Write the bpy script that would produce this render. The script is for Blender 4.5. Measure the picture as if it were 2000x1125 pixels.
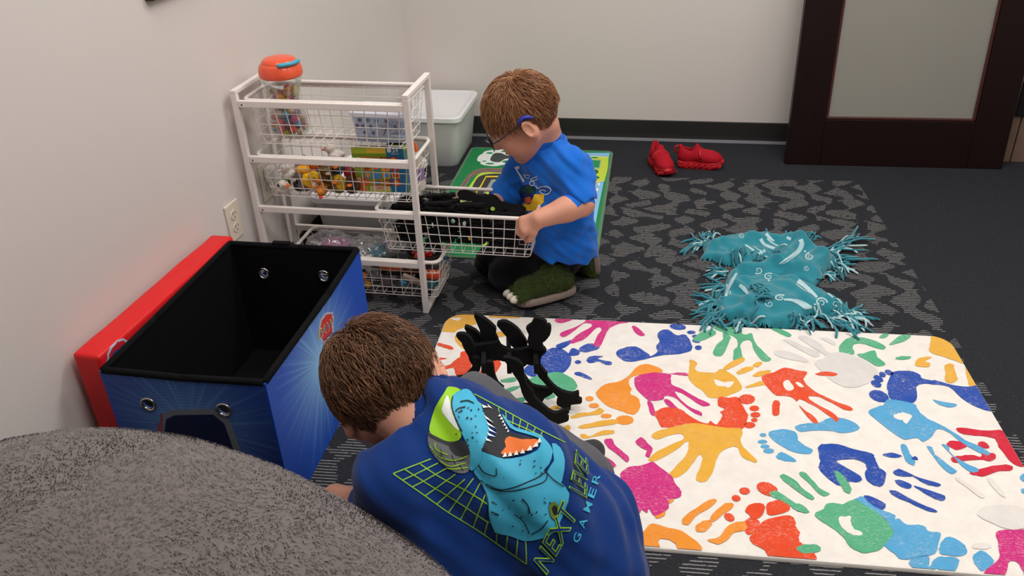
import bpy, bmesh, math, random
import numpy as np
from mathutils import Vector, Matrix, noise as mnoise
from mathutils.bvhtree import BVHTree
from mathutils.geometry import tessellate_polygon

for o in list(bpy.data.objects): bpy.data.objects.remove(o)
scene = bpy.context.scene
col = scene.collection
random.seed(7); rng = np.random.default_rng(7)
PI = math.pi

# ------------------------------------------------------------------ camera
F_PX, PITCH, ROLL, CAM_H = 1597.8, 0.5264, -0.0344, 1.4103
cp, sp = math.cos(PITCH), math.sin(PITCH)
FW = Vector((0, cp, -sp)); RT0 = Vector((1, 0, 0)); UP0 = Vector((0, sp, cp))
RT = math.cos(ROLL)*RT0 + math.sin(ROLL)*UP0
UP = -math.sin(ROLL)*RT0 + math.cos(ROLL)*UP0
EYE = Vector((0, 0, CAM_H))
cd = bpy.data.cameras.new('camera'); cam = bpy.data.objects.new('camera', cd); col.objects.link(cam)
cd.sensor_width = 36; cd.lens = F_PX/2000*36; cd.clip_start = 0.02
M3 = Matrix((RT, UP, -FW)).transposed(); M4 = M3.to_4x4(); M4.translation = EYE
cam.matrix_world = M4
scene.camera = cam

# ------------------------------------------------------------------ view + world
vs = scene.view_settings
vs.view_transform = 'Standard'; vs.look = 'None'; vs.gamma = 1; vs.use_curve_mapping = False
vs.exposure = 0.0
scene.display_settings.display_device = 'sRGB'
world = bpy.data.worlds.new('world'); scene.world = world; world.use_nodes = True
world.node_tree.nodes['Background'].inputs[0].default_value = (1, .97, .94, 1)
world.node_tree.nodes['Background'].inputs[1].default_value = 0.25

LIGHT_SPOTS = [(0.95, 2.55, 26), (0.95, 0.35, 22), (-0.35, 1.5, 10), (2.3, 1.4, 12)]
LIGHT_COL = (1.0, 0.97, 0.94)
CEIL = 2.72

# ------------------------------------------------------------------ pixel helpers (photo taken as 2000 x 1125)
def ray(px):
    d = FW*F_PX + RT*(px[0]-1000) - UP*(px[1]-562.5)
    return d.normalized()
def onz(px, z=0.0):
    d = ray(px); return EYE + d*((z-EYE.z)/d.z)
def onpl(px, p0, n):
    d = ray(px); return EYE + d*((Vector(p0)-EYE).dot(n)/d.dot(n))
def aty(px, y):
    d = ray(px); return EYE + d*(y/d.y)
def dep(px, D):
    d = ray(px); return EYE + d*(D/d.dot(FW))
def crop(x0, y0, s):
    return lambda pts: [(x0+p[0]/s, y0+p[1]/s) for p in pts]

# ------------------------------------------------------------------ objects
def link(o, parent=None):
    col.objects.link(o)
    if parent is not None: o.parent = parent
    return o
def tag(o, label=None, cat=None, group=None, kind=None):
    if label: o['label'] = label
    if cat: o['category'] = cat
    if group: o['group'] = group
    if kind: o['kind'] = kind
    return o
def empty(name, loc=(0, 0, 0), rz=0.0):
    o = bpy.data.objects.new(name, None); o.empty_display_size = .05
    o.location = loc; o.rotation_euler = (0, 0, rz); return link(o)
def mesh_obj(name, verts, faces, mat, parent=None, smooth=False, local=True):
    me = bpy.data.meshes.new(name)
    me.from_pydata([tuple(v) for v in verts], [], faces); me.update()
    if smooth: me.shade_smooth()
    if mat: me.materials.append(mat)
    return link(bpy.data.objects.new(name, me), parent)

class MB:
    """collects shapes into one mesh"""
    def __init__(s): s.v = []; s.f = []
    def add(s, vs, fs):
        o = len(s.v); s.v += [tuple(v) for v in vs]; s.f += [tuple(i+o for i in f) for f in fs]; return s
    def box(s, lo, hi, M=None):
        x0, y0, z0 = lo; x1, y1, z1 = hi
        vs = [Vector(p) for p in ((x0,y0,z0),(x1,y0,z0),(x1,y1,z0),(x0,y1,z0),(x0,y0,z1),(x1,y0,z1),(x1,y1,z1),(x0,y1,z1))]
        if M is not None: vs = [M @ v for v in vs]
        return s.add(vs, [(0,3,2,1),(4,5,6,7),(0,1,5,4),(1,2,6,5),(2,3,7,6),(3,0,4,7)])
    def bbox(s, lo, hi, b=.003, M=None, seg=2):
        bm = bmesh.new(); bmesh.ops.create_cube(bm, size=1)
        c = [(a+d)/2 for a, d in zip(lo, hi)]; e = [(d-a) for a, d in zip(lo, hi)]
        for v in bm.verts: v.co = Vector((c[i]+v.co[i]*e[i] for i in range(3)))
        bmesh.ops.bevel(bm, geom=bm.edges[:], offset=b, segments=seg, profile=.5, affect='EDGES')
        if M is not None: bmesh.ops.transform(bm, matrix=M, verts=bm.verts)
        bm.verts.index_update()
        s.add([v.co.copy() for v in bm.verts], [[v.index for v in f.verts] for f in bm.faces]); bm.free(); return s
    def tube(s, pts, r, n=6, closed=False, cap=True):
        pts = [Vector(p) for p in pts]; m = len(pts)
        if m < 2: return s
        rs = r if isinstance(r, (list, tuple)) else [r]*m
        T = []
        for i in range(m):
            a = pts[(i-1) % m] if (closed or i > 0) else pts[i]
            b = pts[(i+1) % m] if (closed or i < m-1) else pts[i]
            t = (b-a); T.append(t.normalized() if t.length > 1e-9 else Vector((0, 0, 1)))
        ref = Vector((0, 0, 1)) if abs(T[0].z) < .9 else Vector((1, 0, 0))
        N = (ref - T[0]*ref.dot(T[0])).normalized(); vs = []
        for i in range(m):
            N = (N - T[i]*N.dot(T[i]))
            N = N.normalized() if N.length > 1e-6 else T[i].orthogonal().normalized()
            B = T[i].cross(N)
            for k in range(n):
                a = 2*PI*k/n + PI/n
                vs.append(pts[i] + (N*math.cos(a)+B*math.sin(a))*rs[i])
        fs = []
        for i in range(m if closed else m-1):
            j = (i+1) % m
            for k in range(n):
                l = (k+1) % n; fs.append((i*n+k, i*n+l, j*n+l, j*n+k))
        if cap and not closed:
            fs.append(tuple(range(n))[::-1]); fs.append(tuple((m-1)*n+k for k in range(n)))
        return s.add(vs, fs)
    def lathe(s, prof, n=24, M=None, cap=True):
        vs = []; fs = []
        for r, z in prof:
            for k in range(n):
                a = 2*PI*k/n; v = Vector((r*math.cos(a), r*math.sin(a), z)); vs.append(M @ v if M is not None else v)
        for i in range(len(prof)-1):
            for k in range(n):
                l = (k+1) % n; fs.append((i*n+k, i*n+l, (i+1)*n+l, (i+1)*n+k))
        if cap:
            fs.append(tuple(range(n))[::-1]); fs.append(tuple((len(prof)-1)*n+k for k in range(n)))
        return s.add(vs, fs)
    def prism(s, poly, t, M=None, holes=()):
        """poly: 2D outline in XY, extruded from z=-t/2 to t/2"""
        loops = [[Vector((p[0], p[1], 0)) for p in q] for q in [poly, *holes]]
        tri = tessellate_polygon(loops); flat = [p for q in loops for p in q]; n = len(flat)
        vs = [p+Vector((0, 0, t/2)) for p in flat] + [p-Vector((0, 0, t/2)) for p in flat]
        fs = []
        for a, b, c in tri:
            nz = (flat[b]-flat[a]).cross(flat[c]-flat[a]).z
            if nz < 0: b, c = c, b
            fs.append((a, b, c)); fs.append((a+n, c+n, b+n))
        o = 0
        for q in loops:
            m = len(q); area = sum(q[i].x*q[(i+1) % m].y-q[(i+1) % m].x*q[i].y for i in range(m))
            hole = q is not loops[0]
            for i in range(m):
                j = (i+1) % m
                f = (o+i, o+i+n, o+j+n, o+j)
                fs.append(f if (area > 0) != hole else f[::-1])
            o += m
        if M is not None: vs = [M @ v for v in vs]
        return s.add(vs, fs)
    def ell(s, c, r, n=12, m=8, M=None):
        vs = []; fs = []
        for i in range(m+1):
            th = PI*i/m
            for k in range(n):
                a = 2*PI*k/n
                v = Vector((c[0]+r[0]*math.sin(th)*math.cos(a), c[1]+r[1]*math.sin(th)*math.sin(a), c[2]+r[2]*math.cos(th)))
                vs.append(M @ v if M is not None else v)
        for i in range(m):
            for k in range(n):
                l = (k+1) % n; fs.append((i*n+k, (i+1)*n+k, (i+1)*n+l, i*n+l))
        return s.add(vs, fs)
    def build(s, name, mat, parent=None, smooth=False):
        o = mesh_obj(name, s.v, s.f, mat, parent, smooth)
        if smooth == 'auto':
            o.data.shade_smooth()
            o.data.set_sharp_from_angle(angle=math.radians(38))
        return o

def copy_tree(o, parent=None):
    c = o.copy(); link(c)
    if parent is not None: c.parent = parent
    for ch in list(o.children): copy_tree(ch, c)
    return c

def spline(pts, k=4, closed=True):
    P = [Vector((*p, 0)) if len(p) == 2 else Vector(p) for p in pts]; n = len(P); out = []
    for i in range(n if closed else n-1):
        p0 = P[(i-1) % n] if closed or i > 0 else P[0]; p1 = P[i]
        p2 = P[(i+1) % n]; p3 = P[(i+2) % n] if closed or i < n-2 else P[n-1]
        for j in range(k):
            t = j/k
            out.append(.5*((2*p1)+(-p0+p2)*t+(2*p0-5*p1+4*p2-p3)*t*t+(-p0+3*p1-3*p2+p3)*t**3))
    if not closed: out.append(P[-1])
    return [tuple(v) for v in out] if len(pts[0]) == 3 else [(v.x, v.y) for v in out]
def ellp(cx, cy, rx, ry, rot=0, n=14):
    return [(cx+rx*math.cos(a)*math.cos(rot)-ry*math.sin(a)*math.sin(rot), cy+rx*math.cos(a)*math.sin(rot)+ry*math.sin(a)*math.cos(rot)) for a in [2*PI*i/n for i in range(n)]]
def strokep(pts, w):
    """outline polygon of a polyline with width w (2D)"""
    L = []; Rr = []; n = len(pts)
    ws = w if isinstance(w, (list, tuple)) else [w]*n
    for i in range(n):
        a = pts[max(i-1, 0)]; b = pts[min(i+1, n-1)]
        dx, dy = b[0]-a[0], b[1]-a[1]; l = math.hypot(dx, dy) or 1
        nx, ny = -dy/l*ws[i]/2, dx/l*ws[i]/2
        L.append((pts[i][0]+nx, pts[i][1]+ny)); Rr.append((pts[i][0]-nx, pts[i][1]-ny))
    return L+Rr[::-1]

# ------------------------------------------------------------------ materials
def lin(c):
    c = c/255
    return c/12.92 if c <= .04045 else ((c+.055)/1.055)**2.4
def S(r, g, b, k=1.0):
    return tuple(min(.9, lin(x)*k) for x in (r, g, b))
class NT:
    def __init__(s, name):
        s.m = bpy.data.materials.new(name); s.m.use_nodes = True; s.t = s.m.node_tree
        s.b = s.t.nodes['Principled BSDF']; s.out = s.t.nodes['Material Output']
    def n(s, typ, **kw):
        x = s.t.nodes.new(typ)
        for k, v in kw.items(): setattr(x, k, v)
        return x
    def l(s, a, b): s.t.links.new(a, b)
    def tc(s, which='Object'): return s.n('ShaderNodeTexCoord').outputs[which]
    def noise(s, vec, scale, detail=3, rough=.5, dist=0):
        x = s.n('ShaderNodeTexNoise'); x.inputs['Scale'].default_value = scale; x.inputs['Detail'].default_value = detail
        x.inputs['Roughness'].default_value = rough; x.inputs['Distortion'].default_value = dist
        if vec is not None: s.l(vec, x.inputs['Vector'])
        return x.outputs['Fac']
    def math(s, op, a, b=None, c=None, clamp=False):
        x = s.n('ShaderNodeMath', operation=op); x.use_clamp = clamp
        for i, q in enumerate((a, b, c)):
            if q is None: continue
            if isinstance(q, (int, float)): x.inputs[i].default_value = q
            else: s.l(q, x.inputs[i])
        return x.outputs[0]
    def ramp(s, fac, stops, interp='LINEAR'):
        x = s.n('ShaderNodeValToRGB'); r = x.color_ramp; r.interpolation = interp
        while len(r.elements) < len(stops): r.elements.new(.5)
        for e, (p, cc) in zip(r.elements, stops):
            e.position = p; e.color = (*cc, 1) if len(cc) == 3 else cc
        s.l(fac, x.inputs[0]); return x.outputs[0]
    def mix(s, fac, a, b, blend='MIX'):
        x = s.n('ShaderNodeMix', data_type='RGBA', blend_type=blend)
        for i, q in ((0, fac), (6, a), (7, b)):
            if isinstance(q, (int, float)): x.inputs[i].default_value = q
            elif isinstance(q, (tuple, list)): x.inputs[i].default_value = (*q, 1) if len(q) == 3 else q
            else: s.l(q, x.inputs[i])
        return x.outputs[2]
    def base(s, c):
        if isinstance(c, (tuple, list)): s.b.inputs['Base Color'].default_value = (*c[:3], 1)
        else: s.l(c, s.b.inputs['Base Color'])
    def bump(s, h, strength=.3, dist=.01):
        x = s.n('ShaderNodeBump'); x.inputs['Strength'].default_value = strength; x.inputs['Distance'].default_value = dist
        s.l(h, x.inputs['Height']); s.l(x.outputs[0], s.b.inputs['Normal']); return x
    def set(s, **kw):
        for k, v in kw.items(): s.b.inputs[k].default_value = v
        return s
_mc = {}
def M_(name, c, rough=.6, var=.08, scale=40, bump=0, bscale=200, spec=.4, metal=0, coat=0, sheen=0, bdist=.002):
    if name in _mc: return _mc[name]
    t = NT(name); t.set(Roughness=rough, Metallic=metal); t.b.inputs['Specular IOR Level'].default_value = spec
    if coat: t.set(**{'Coat Weight': coat, 'Coat Roughness': .15})
    if sheen: t.set(**{'Sheen Weight': sheen, 'Sheen Roughness': .5})
    v = t.tc()
    if var:
        n = t.noise(v, scale, 3)
        t.base(t.mix(n, tuple(x*(1-var) for x in c), tuple(min(1, x*(1+var)) for x in c)))
    else: t.base(c)
    if bump: t.bump(t.noise(v, bscale, 2), bump, bdist)
    _mc[name] = t.m; return t.m

# ------------------------------------------------------------------ signed-distance modelling
def _ax(a): return np.asarray(a, dtype=np.float32)
class SDF:
    """smooth-blended round cones / ellipsoids on a grid, meshed with surface nets"""
    def __init__(s): s.p = []
    def cone(s, a, b, r0, r1=None, k=.012, op='u'): s.p.append(('c', _ax(a), _ax(b), r0, r0 if r1 is None else r1, k, op)); return s
    def chain(s, pts, rs, k=.012, op='u'):
        for i in range(len(pts)-1): s.cone(pts[i], pts[i+1], rs[i], rs[i+1], k, op)
        return s
    def ball(s, c, r, k=.012, op='u'): return s.cone(c, _ax(c)+_ax((0, 0, 1e-4)), r, r, k, op)
    def ell(s, c, r, R=None, k=.012, op='u'):
        s.p.append(('e', _ax(c), _ax(r), np.eye(3, dtype=np.float32) if R is None else np.array(R, dtype=np.float32), k, op)); return s
    def half(s, p, n, k=.004, op='s'): s.p.append(('h', _ax(p), _ax(Vector(n).normalized()), k, op)); return s
    def eval(s, P, lo=None, hi=None):
        D = np.full(P.shape[:-1], .5, dtype=np.float32)
        for q in s.p:
            k, op = q[-2], q[-1]
            sl = (slice(None),)*(P.ndim-1)
            if lo is not None and q[0] != 'h':
                if q[0] == 'c':
                    m = max(q[3], q[4])+k+.03; a = np.minimum(q[1], q[2])-m; b = np.maximum(q[1], q[2])+m
                else:
                    m = float(q[2].max())+k+.03; a = q[1]-m; b = q[1]+m
                i0 = np.clip(((a-lo)/s.h).astype(int), 0, P.shape[0:3]); i1 = np.clip(((b-lo)/s.h).astype(int)+2, 0, P.shape[0:3])
                sl = tuple(slice(int(i0[i]), int(i1[i])) for i in range(3))
            X = P[sl]
            if X.size == 0: continue
            if q[0] == 'c':
                ba = q[2]-q[1]; pa = X-q[1]
                t = np.clip((pa@ba)/max(float(ba@ba), 1e-12), 0, 1)
                d = np.linalg.norm(pa-t[..., None]*ba, axis=-1)-(q[3]+(q[4]-q[3])*t)
            elif q[0] == 'e':
                y = (X-q[1])@q[3]
                k0 = np.linalg.norm(y/q[2], axis=-1); k1 = np.linalg.norm(y/(q[2]**2), axis=-1)
                d = k0*(k0-1)/np.maximum(k1, 1e-6)
            else: d = (X-q[1])@q[2]
            A = D[sl]
            if op == 'u':
                h = np.clip(.5+.5*(A-d)/k, 0, 1); D[sl] = A*(1-h)+d*h-k*h*(1-h)
            elif op == 's':
                d = -d; h = np.clip(.5-.5*(A-d)/k, 0, 1); D[sl] = A*(1-h)+d*h+k*h*(1-h)
            elif op == 'i':
                h = np.clip(.5-.5*(A-d)/k, 0, 1); D[sl] = A*(1-h)+d*h+k*h*(1-h)
        return D
    def mesh(s, name, h, mat, parent=None, lo=None, hi=None, fn=None, smooth=2):
        s.h = h
        if lo is None:
            L = []; H = []
            for q in s.p:
                if q[-1] != 'u': continue
                if q[0] == 'c': m = max(q[3], q[4]); L.append(np.minimum(q[1], q[2])-m); H.append(np.maximum(q[1], q[2])+m)
                elif q[0] == 'e': m = q[2].max(); L.append(q[1]-m); H.append(q[1]+m)
            lo = np.min(L, 0)-4*h; hi = np.max(H, 0)+4*h
        lo = np.array(lo, dtype=np.float32); hi = np.array(hi, dtype=np.float32)
        n = np.ceil((hi-lo)/h).astype(int)+1
        g = [lo[i]+h*np.arange(n[i], dtype=np.float32) for i in range(3)]
        P = np.stack(np.meshgrid(*g, indexing='ij'), -1)
        D = s.eval(P, lo, hi)
        if fn is not None: D = fn(P, D)
        V, Q = surface_nets(D, lo, h)
        V = relax(V, Q, smooth)
        me = bpy.data.meshes.new(name); me.from_pydata(V.tolist(), [], Q.tolist()); me.update(); me.shade_smooth()
        if mat: me.materials.append(mat)
        return link(bpy.data.objects.new(name, me), parent)
def surface_nets(D, lo, h):
    ins = D < 0
    s = np.array(D.shape)-1
    cnt = np.zeros(s, dtype=np.float32); pos = np.zeros((*s, 3), dtype=np.float32)
    cors = [(i, j, k) for i in (0, 1) for j in (0, 1) for k in (0, 1)]
    def C(c): return (slice(c[0], c[0]+s[0]), slice(c[1], c[1]+s[1]), slice(c[2], c[2]+s[2]))
    anyi = np.zeros(s, bool); alli = np.ones(s, bool)
    for c in cors: x = ins[C(c)]; anyi |= x; alli &= x
    act = anyi & ~alli; idx = np.argwhere(act)
    pos = np.zeros((len(idx), 3)); cnt = np.zeros(len(idx))
    for a in cors:
        for ax in range(3):
            if a[ax]: continue
            b = list(a); b[ax] = 1
            da = D[tuple((idx+np.array(a)).T)]; db = D[tuple((idx+np.array(b)).T)]
            x = (da < 0) != (db < 0); t = np.where(x, da/np.where(x, da-db, 1), 0)
            p = np.tile(np.array(a, float), (len(idx), 1)); p[:, ax] += t
            pos += p*x[:, None]; cnt += x
    V = (idx+pos/np.maximum(cnt, 1)[:, None])*h+lo
    num = -np.ones(s, dtype=np.int64); num[act] = np.arange(len(idx))
    Q = []
    for ax in range(3):
        u, w = (ax+1) % 3, (ax+2) % 3
        A = [slice(None)]*3; B = [slice(None)]*3; A[ax] = slice(0, -1); B[ax] = slice(1, None)
        ch = ins[tuple(A)] != ins[tuple(B)]
        e = np.argwhere(ch)
        e = e[(e[:, u] > 0) & (e[:, w] > 0) & (e[:, u] < s[u]) & (e[:, w] < s[w])]
        if len(e) == 0: continue
        q = []
        for du, dw in ((-1, -1), (0, -1), (0, 0), (-1, 0)):
            f = e.copy(); f[:, u] += du; f[:, w] += dw; q.append(num[tuple(f.T)])
        q = np.stack(q, 1); fl = ~ins[tuple(e.T)]
        q[fl] = q[fl][:, ::-1]; Q.append(q)
    return V, np.concatenate(Q)
def relax(V, Q, it, lam=.5):
    for _ in range(it):
        A = np.zeros_like(V); n = np.zeros(len(V))
        for i in range(4):
            a, b = Q[:, i], Q[:, (i+1) % 4]
            np.add.at(A, a, V[b]); np.add.at(n, a, 1); np.add.at(A, b, V[a]); np.add.at(n, b, 1)
        V = V*(1-lam)+lam*A/np.maximum(n, 1)[:, None]
    return V

# ------------------------------------------------------------------ flat print laid onto surfaces
def flat_print(name, polys, mapper, mat, parent, step=None, holes=()):
    """polys: list of 2D outlines (holes only with one polygon); mapper: 2D -> local 3D"""
    bm = bmesh.new()
    for poly in polys:
        loops = [[Vector((p[0], p[1], 0)) for p in q] for q in [poly, *holes]]
        fl = [p for q in loops for p in q]
        vs = [bm.verts.new(p) for p in fl]
        for a, b, c in tessellate_polygon(loops):
            n = (fl[b]-fl[a]).cross(fl[c]-fl[a]).z
            if abs(n) < 1e-9: continue
            try: bm.faces.new((vs[a], vs[b], vs[c]) if n < 0 else (vs[a], vs[c], vs[b]))
            except ValueError: pass
    if step:
        xs = [v.co.x for v in bm.verts]; ys = [v.co.y for v in bm.verts]
        for ax, lo_, hi_ in ((0, min(xs), max(xs)), (1, min(ys), max(ys))):
            q = math.ceil(lo_/step)*step
            while q < hi_:
                co = Vector((q, 0, 0)) if ax == 0 else Vector((0, q, 0)); no = Vector((1, 0, 0)) if ax == 0 else Vector((0, 1, 0))
                bmesh.ops.bisect_plane(bm, geom=bm.verts[:]+bm.edges[:]+bm.faces[:], dist=1e-6, plane_co=co, plane_no=no); q += step
    bad = []
    for v in bm.verts:
        r = mapper((v.co.x, v.co.y))
        if r is None: bad.append(v)
        else: v.co = r
    if bad: bmesh.ops.delete(bm, geom=bad, context='VERTS')
    me = bpy.data.meshes.new(name); bm.to_mesh(me); bm.free()
    if step: me.shade_smooth()
    me.materials.append(mat)
    return link(bpy.data.objects.new(name, me), parent)
def bvh_of(objs):
    V = []; Fc = []
    for o in objs:
        mw = o.matrix_world if o.parent is None else o.parent.matrix_basis @ o.matrix_basis
        b = len(V); V += [mw @ v.co for v in o.data.vertices]; Fc += [[i+b for i in p.vertices] for p in o.data.polygons]
    return BVHTree.FromPolygons(V, Fc)
def surf_mapper(bvh, off=.0012, inv=None):
    def f(p):
        d = ray(p); loc, nor, i, dist = bvh.ray_cast(EYE, d)
        if loc is None: return None
        if nor.dot(d) > 0: nor = -nor
        q = loc + nor*off
        return inv @ q if inv is not None else q
    return f
def text_polys(txt, offset=0.0, size=1.0, shear=0.0, bold=False):
    """triangles of a text as 2D (verts, faces), plus width"""
    cu = bpy.data.curves.new('t', 'FONT'); cu.body = txt; cu.size = size; cu.shear = shear; cu.offset = offset
    cu.resolution_u = 3
    o = bpy.data.objects.new('t', cu); col.objects.link(o)
    dg = bpy.context.evaluated_depsgraph_get(); me = o.evaluated_get(dg).to_mesh()
    V = [(v.co.x, v.co.y) for v in me.vertices]; T = [tuple(p.vertices) for p in me.polygons]
    o.evaluated_get(dg).to_mesh_clear(); bpy.data.objects.remove(o); bpy.data.curves.remove(cu)
    return V, T
def text_print(name, txt, quad, mapper, mat, parent, offset=0, shear=0, step=None, ref=None):
    """quad: pixel corners bottom-left, bottom-right, top-right, top-left of the text's bounding box"""
    V0, T0 = text_polys(txt, 0, 1, shear)
    x0, x1 = min(v[0] for v in V0), max(v[0] for v in V0); y0, y1 = min(v[1] for v in V0), max(v[1] for v in V0)
    V, T = text_polys(txt, offset, 1, shear) if offset else (V0, T0)
    def m(p):
        u = (p[0]-x0)/(x1-x0); w = (p[1]-y0)/(y1-y0)
        a, b, c, d = quad
        return mapper(tuple(a[i]*(1-u)*(1-w)+b[i]*u*(1-w)+c[i]*u*w+d[i]*(1-u)*w for i in (0, 1)))
    return flat_print(name, [[V[i] for i in t] for t in T], m, mat, parent, step)
# ------------------------------------------------------------------ the setting
WA = .225                                   # left wall, BA = back wall direction
BA = -.179
COR = onz((814, 261))
WL_D = Vector((-math.sin(WA), -math.cos(WA), 0)); WL_N = Vector((math.cos(WA), -math.sin(WA), 0))
WB_D = Vector((math.cos(BA), math.sin(BA), 0)); WB_N = Vector((math.sin(BA), -math.cos(BA), 0))

def wall_mat(name, c):
    t = NT(name); v = t.tc(); t.set(Roughness=.62); t.b.inputs['Specular IOR Level'].default_value = .25
    n = t.noise(v, 2.2, 3)
    t.base(t.mix(n, tuple(x*.985 for x in c), tuple(x*1.015 for x in c)))
    t.bump(t.noise(v, 150, 3, .6), .12, .002); return t.m
m_wall = wall_mat('wall_paint', S(220, 212, 207))
m_ceil = wall_mat('ceiling_tile', S(232, 229, 224))

def slab(name, p0, d, n, length, h0, h1, th, mat, parent=None):
    """vertical slab: front face starts at p0, runs along d, n points into the room"""
    M = Matrix((d, n, Vector((0, 0, 1)))).transposed().to_4x4(); M.translation = p0
    return MB().box((0, -th, h0), (length, 0, h1), M).build(name, mat, parent)
W_LEN = 6.6
wl = slab('wall_left', COR, WL_D, WL_N, W_LEN, 0, CEIL, .1, m_wall); tag(wl, kind='structure', label='pale warm white painted wall behind the wire rack')
wb = slab('wall_back', COR-WB_D*.12, WB_D, WB_N, 4.4, 0, CEIL, .1, m_wall); tag(wb, kind='structure', label='pale greige painted back wall behind the shoes')
pR = COR+WB_D*4.1
wr = slab('wall_right', pR, -WB_D.cross(Vector((0, 0, 1)))*-1 if False else WB_N, -WB_D, 6.6, 0, CEIL, .1, m_wall); tag(wr, kind='structure', label='pale painted wall on the right side of the room')
pF = COR+WL_D*6.3
wf = slab('wall_front', pF-WB_D*.5, WB_D, -WB_N, 6.2, 0, CEIL, .1, m_wall); tag(wf, kind='structure', label='pale painted wall behind the camera')

# carpet: charcoal loop with pale broken dashes woven in patches
def carpet_mat():
    t = NT('carpet'); t.set(Roughness=.95); t.b.inputs['Specular IOR Level'].default_value = .1
    co = t.tc()
    rot = t.n('ShaderNodeVectorRotate', rotation_type='Z_AXIS'); rot.inputs['Angle'].default_value = .135
    t.l(co, rot.inputs['Vector']); v = rot.outputs[0]
    sep = t.n('ShaderNodeSeparateXYZ'); t.l(v, sep.inputs[0]); x, y = sep.outputs[0], sep.outputs[1]
    speck = t.noise(v, 420, 2, .6); big = t.noise(v, 60, 2, .5)
    base = t.mix(t.math('MULTIPLY', speck, 1), S(14, 15, 18), S(66, 68, 73))
    base = t.mix(t.math('MULTIPLY', big, .35), base, S(40, 42, 48))
    fleck = t.math('GREATER_THAN', t.noise(v, 330, 1, .3), .72)
    base = t.mix(t.math('MULTIPLY', fleck, .55), base, S(126, 127, 129))
    # lines run along x, one every 9.6 mm
    wob = t.math('MULTIPLY', t.math('SUBTRACT', t.noise(v, 90, 2), .5), .0035)
    ph = t.math('FRACT', t.math('DIVIDE', t.math('ADD', y, wob), .0105))
    line = t.math('LESS_THAN', t.math('ABSOLUTE', t.math('SUBTRACT', ph, .5)), .14)
    row = t.math('FLOOR', t.math('DIVIDE', y, .0105))
    # patch mask: wavy upright columns of lens-shaped cells, cut and shifted band by band
    band = t.math('FLOOR', t.math('DIVIDE', t.math('ADD', y, t.math('MULTIPLY', t.math('SINE', t.math('MULTIPLY', x, 19)), .014)), .086))
    h1 = t.math('FRACT', t.math('MULTIPLY', t.math('SINE', t.math('MULTIPLY', band, 12.9898)), 43.7585))
    u = t.math('ADD', t.math('DIVIDE', x, .118), t.math('MULTIPLY', h1, .55))
    u = t.math('ADD', u, t.math('MULTIPLY', t.math('SINE', t.math('MULTIPLY', y, 27)), .22))
    u = t.math('ADD', u, t.math('MULTIPLY', t.math('SUBTRACT', t.noise(v, 7, 2), .5), 1.3))
    cl_ = t.math('FLOOR', u); h2 = t.math('FRACT', t.math('MULTIPLY', t.math('SINE', t.math('ADD', t.math('MULTIPLY', cl_, 78.233), t.math('MULTIPLY', band, 37.719))), 9758.5453))
    wd = t.math('ADD', t.math('MULTIPLY', t.math('SINE', t.math('ADD', t.math('MULTIPLY', y, 58), t.math('MULTIPLY', cl_, 2.3))), .17), t.math('ADD', t.math('MULTIPLY', h2, .30), .10))
    mask = t.math('LESS_THAN', t.math('ABSOLUTE', t.math('SUBTRACT', t.math('FRACT', u), .5)), wd)
    # the patterned field stops short of the walls
    inx = t.math('LESS_THAN', x, XMAX); iny = t.math('LESS_THAN', y, YMAX)
    brk = t.math('GREATER_THAN', t.noise(v, 75, 2), .36)
    fac = line
    for q in (mask, inx, iny, brk): fac = t.math('MULTIPLY', fac, q)
    yarn = t.mix(speck, S(96, 95, 94), S(196, 193, 189))
    fac = t.math('MULTIPLY', fac, .85)
    t.base(t.mix(fac, base, yarn))
    h = t.math('ADD', t.math('MULTIPLY', speck, .7), t.math('MULTIPLY', big, .5))
    t.bump(h, .9, .004)
    return t.m
def crot(p, a=.135): return (p.x*math.cos(a)-p.y*math.sin(a), p.x*math.sin(a)+p.y*math.cos(a))
XMAX = (crot(onz((1694, 352)))[0]+crot(onz((1830, 648)))[0])/2
YMAX = crot(onz((1450, 350)))[1]
m_carpet = carpet_mat()
fl = MB().box((-2.6, -3.2, -.06), (4.6, 4.4, 0)).build('floor', m_carpet); tag(fl, kind='structure', label='charcoal office carpet with pale dashed pattern')
cl = MB().box((-2.6, -3.2, CEIL), (4.6, 4.4, CEIL+.08)).build('ceiling', m_ceil); tag(cl, kind='structure', label='white ceiling above the play corner')

# vinyl cove base: dark strip with a pale toe
m_base = M_('cove_base_vinyl', S(44, 44, 43), .45, .05, bump=.05)
m_toe = M_('cove_base_toe', S(150, 152, 158), .5, .06)
def baseboard(name, p0, d, n, L, label):
    e = slab(name, p0, d, n, L, .012, .1016, .0001, m_base); e.data.clear_geometry()
    M = Matrix((d, n, Vector((0, 0, 1)))).transposed().to_4x4(); M.translation = p0
    prof = [(0, .0), (.014, .0), (.014, .003), (.006, .014), (.0045, .03), (.0045, .098), (.003, .1016), (0, .1016)]
    vs = [M @ Vector((x, a, b)) for x in (0, L) for a, b in prof]; k = len(prof)
    fs = [(i, (i+1) % k, k+(i+1) % k, k+i) for i in range(k)] + [tuple(range(k))[::-1], tuple(range(k, 2*k))]
    e.data.from_pydata(vs, [], fs); e.data.update()
    tag(e, kind='structure', label=label)
    toe = MB().box((0, .0135, .0015), (L, .019, .013), M).build('toe_strip', m_toe, e)
    return e
baseboard('baseboard_back', COR, WB_D, WB_N, 4.05, 'dark vinyl cove base along the back wall')
baseboard('baseboard_left', COR+WL_D*6.2, -WL_D, WL_N, 6.18, 'dark vinyl cove base along the left wall')

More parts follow.
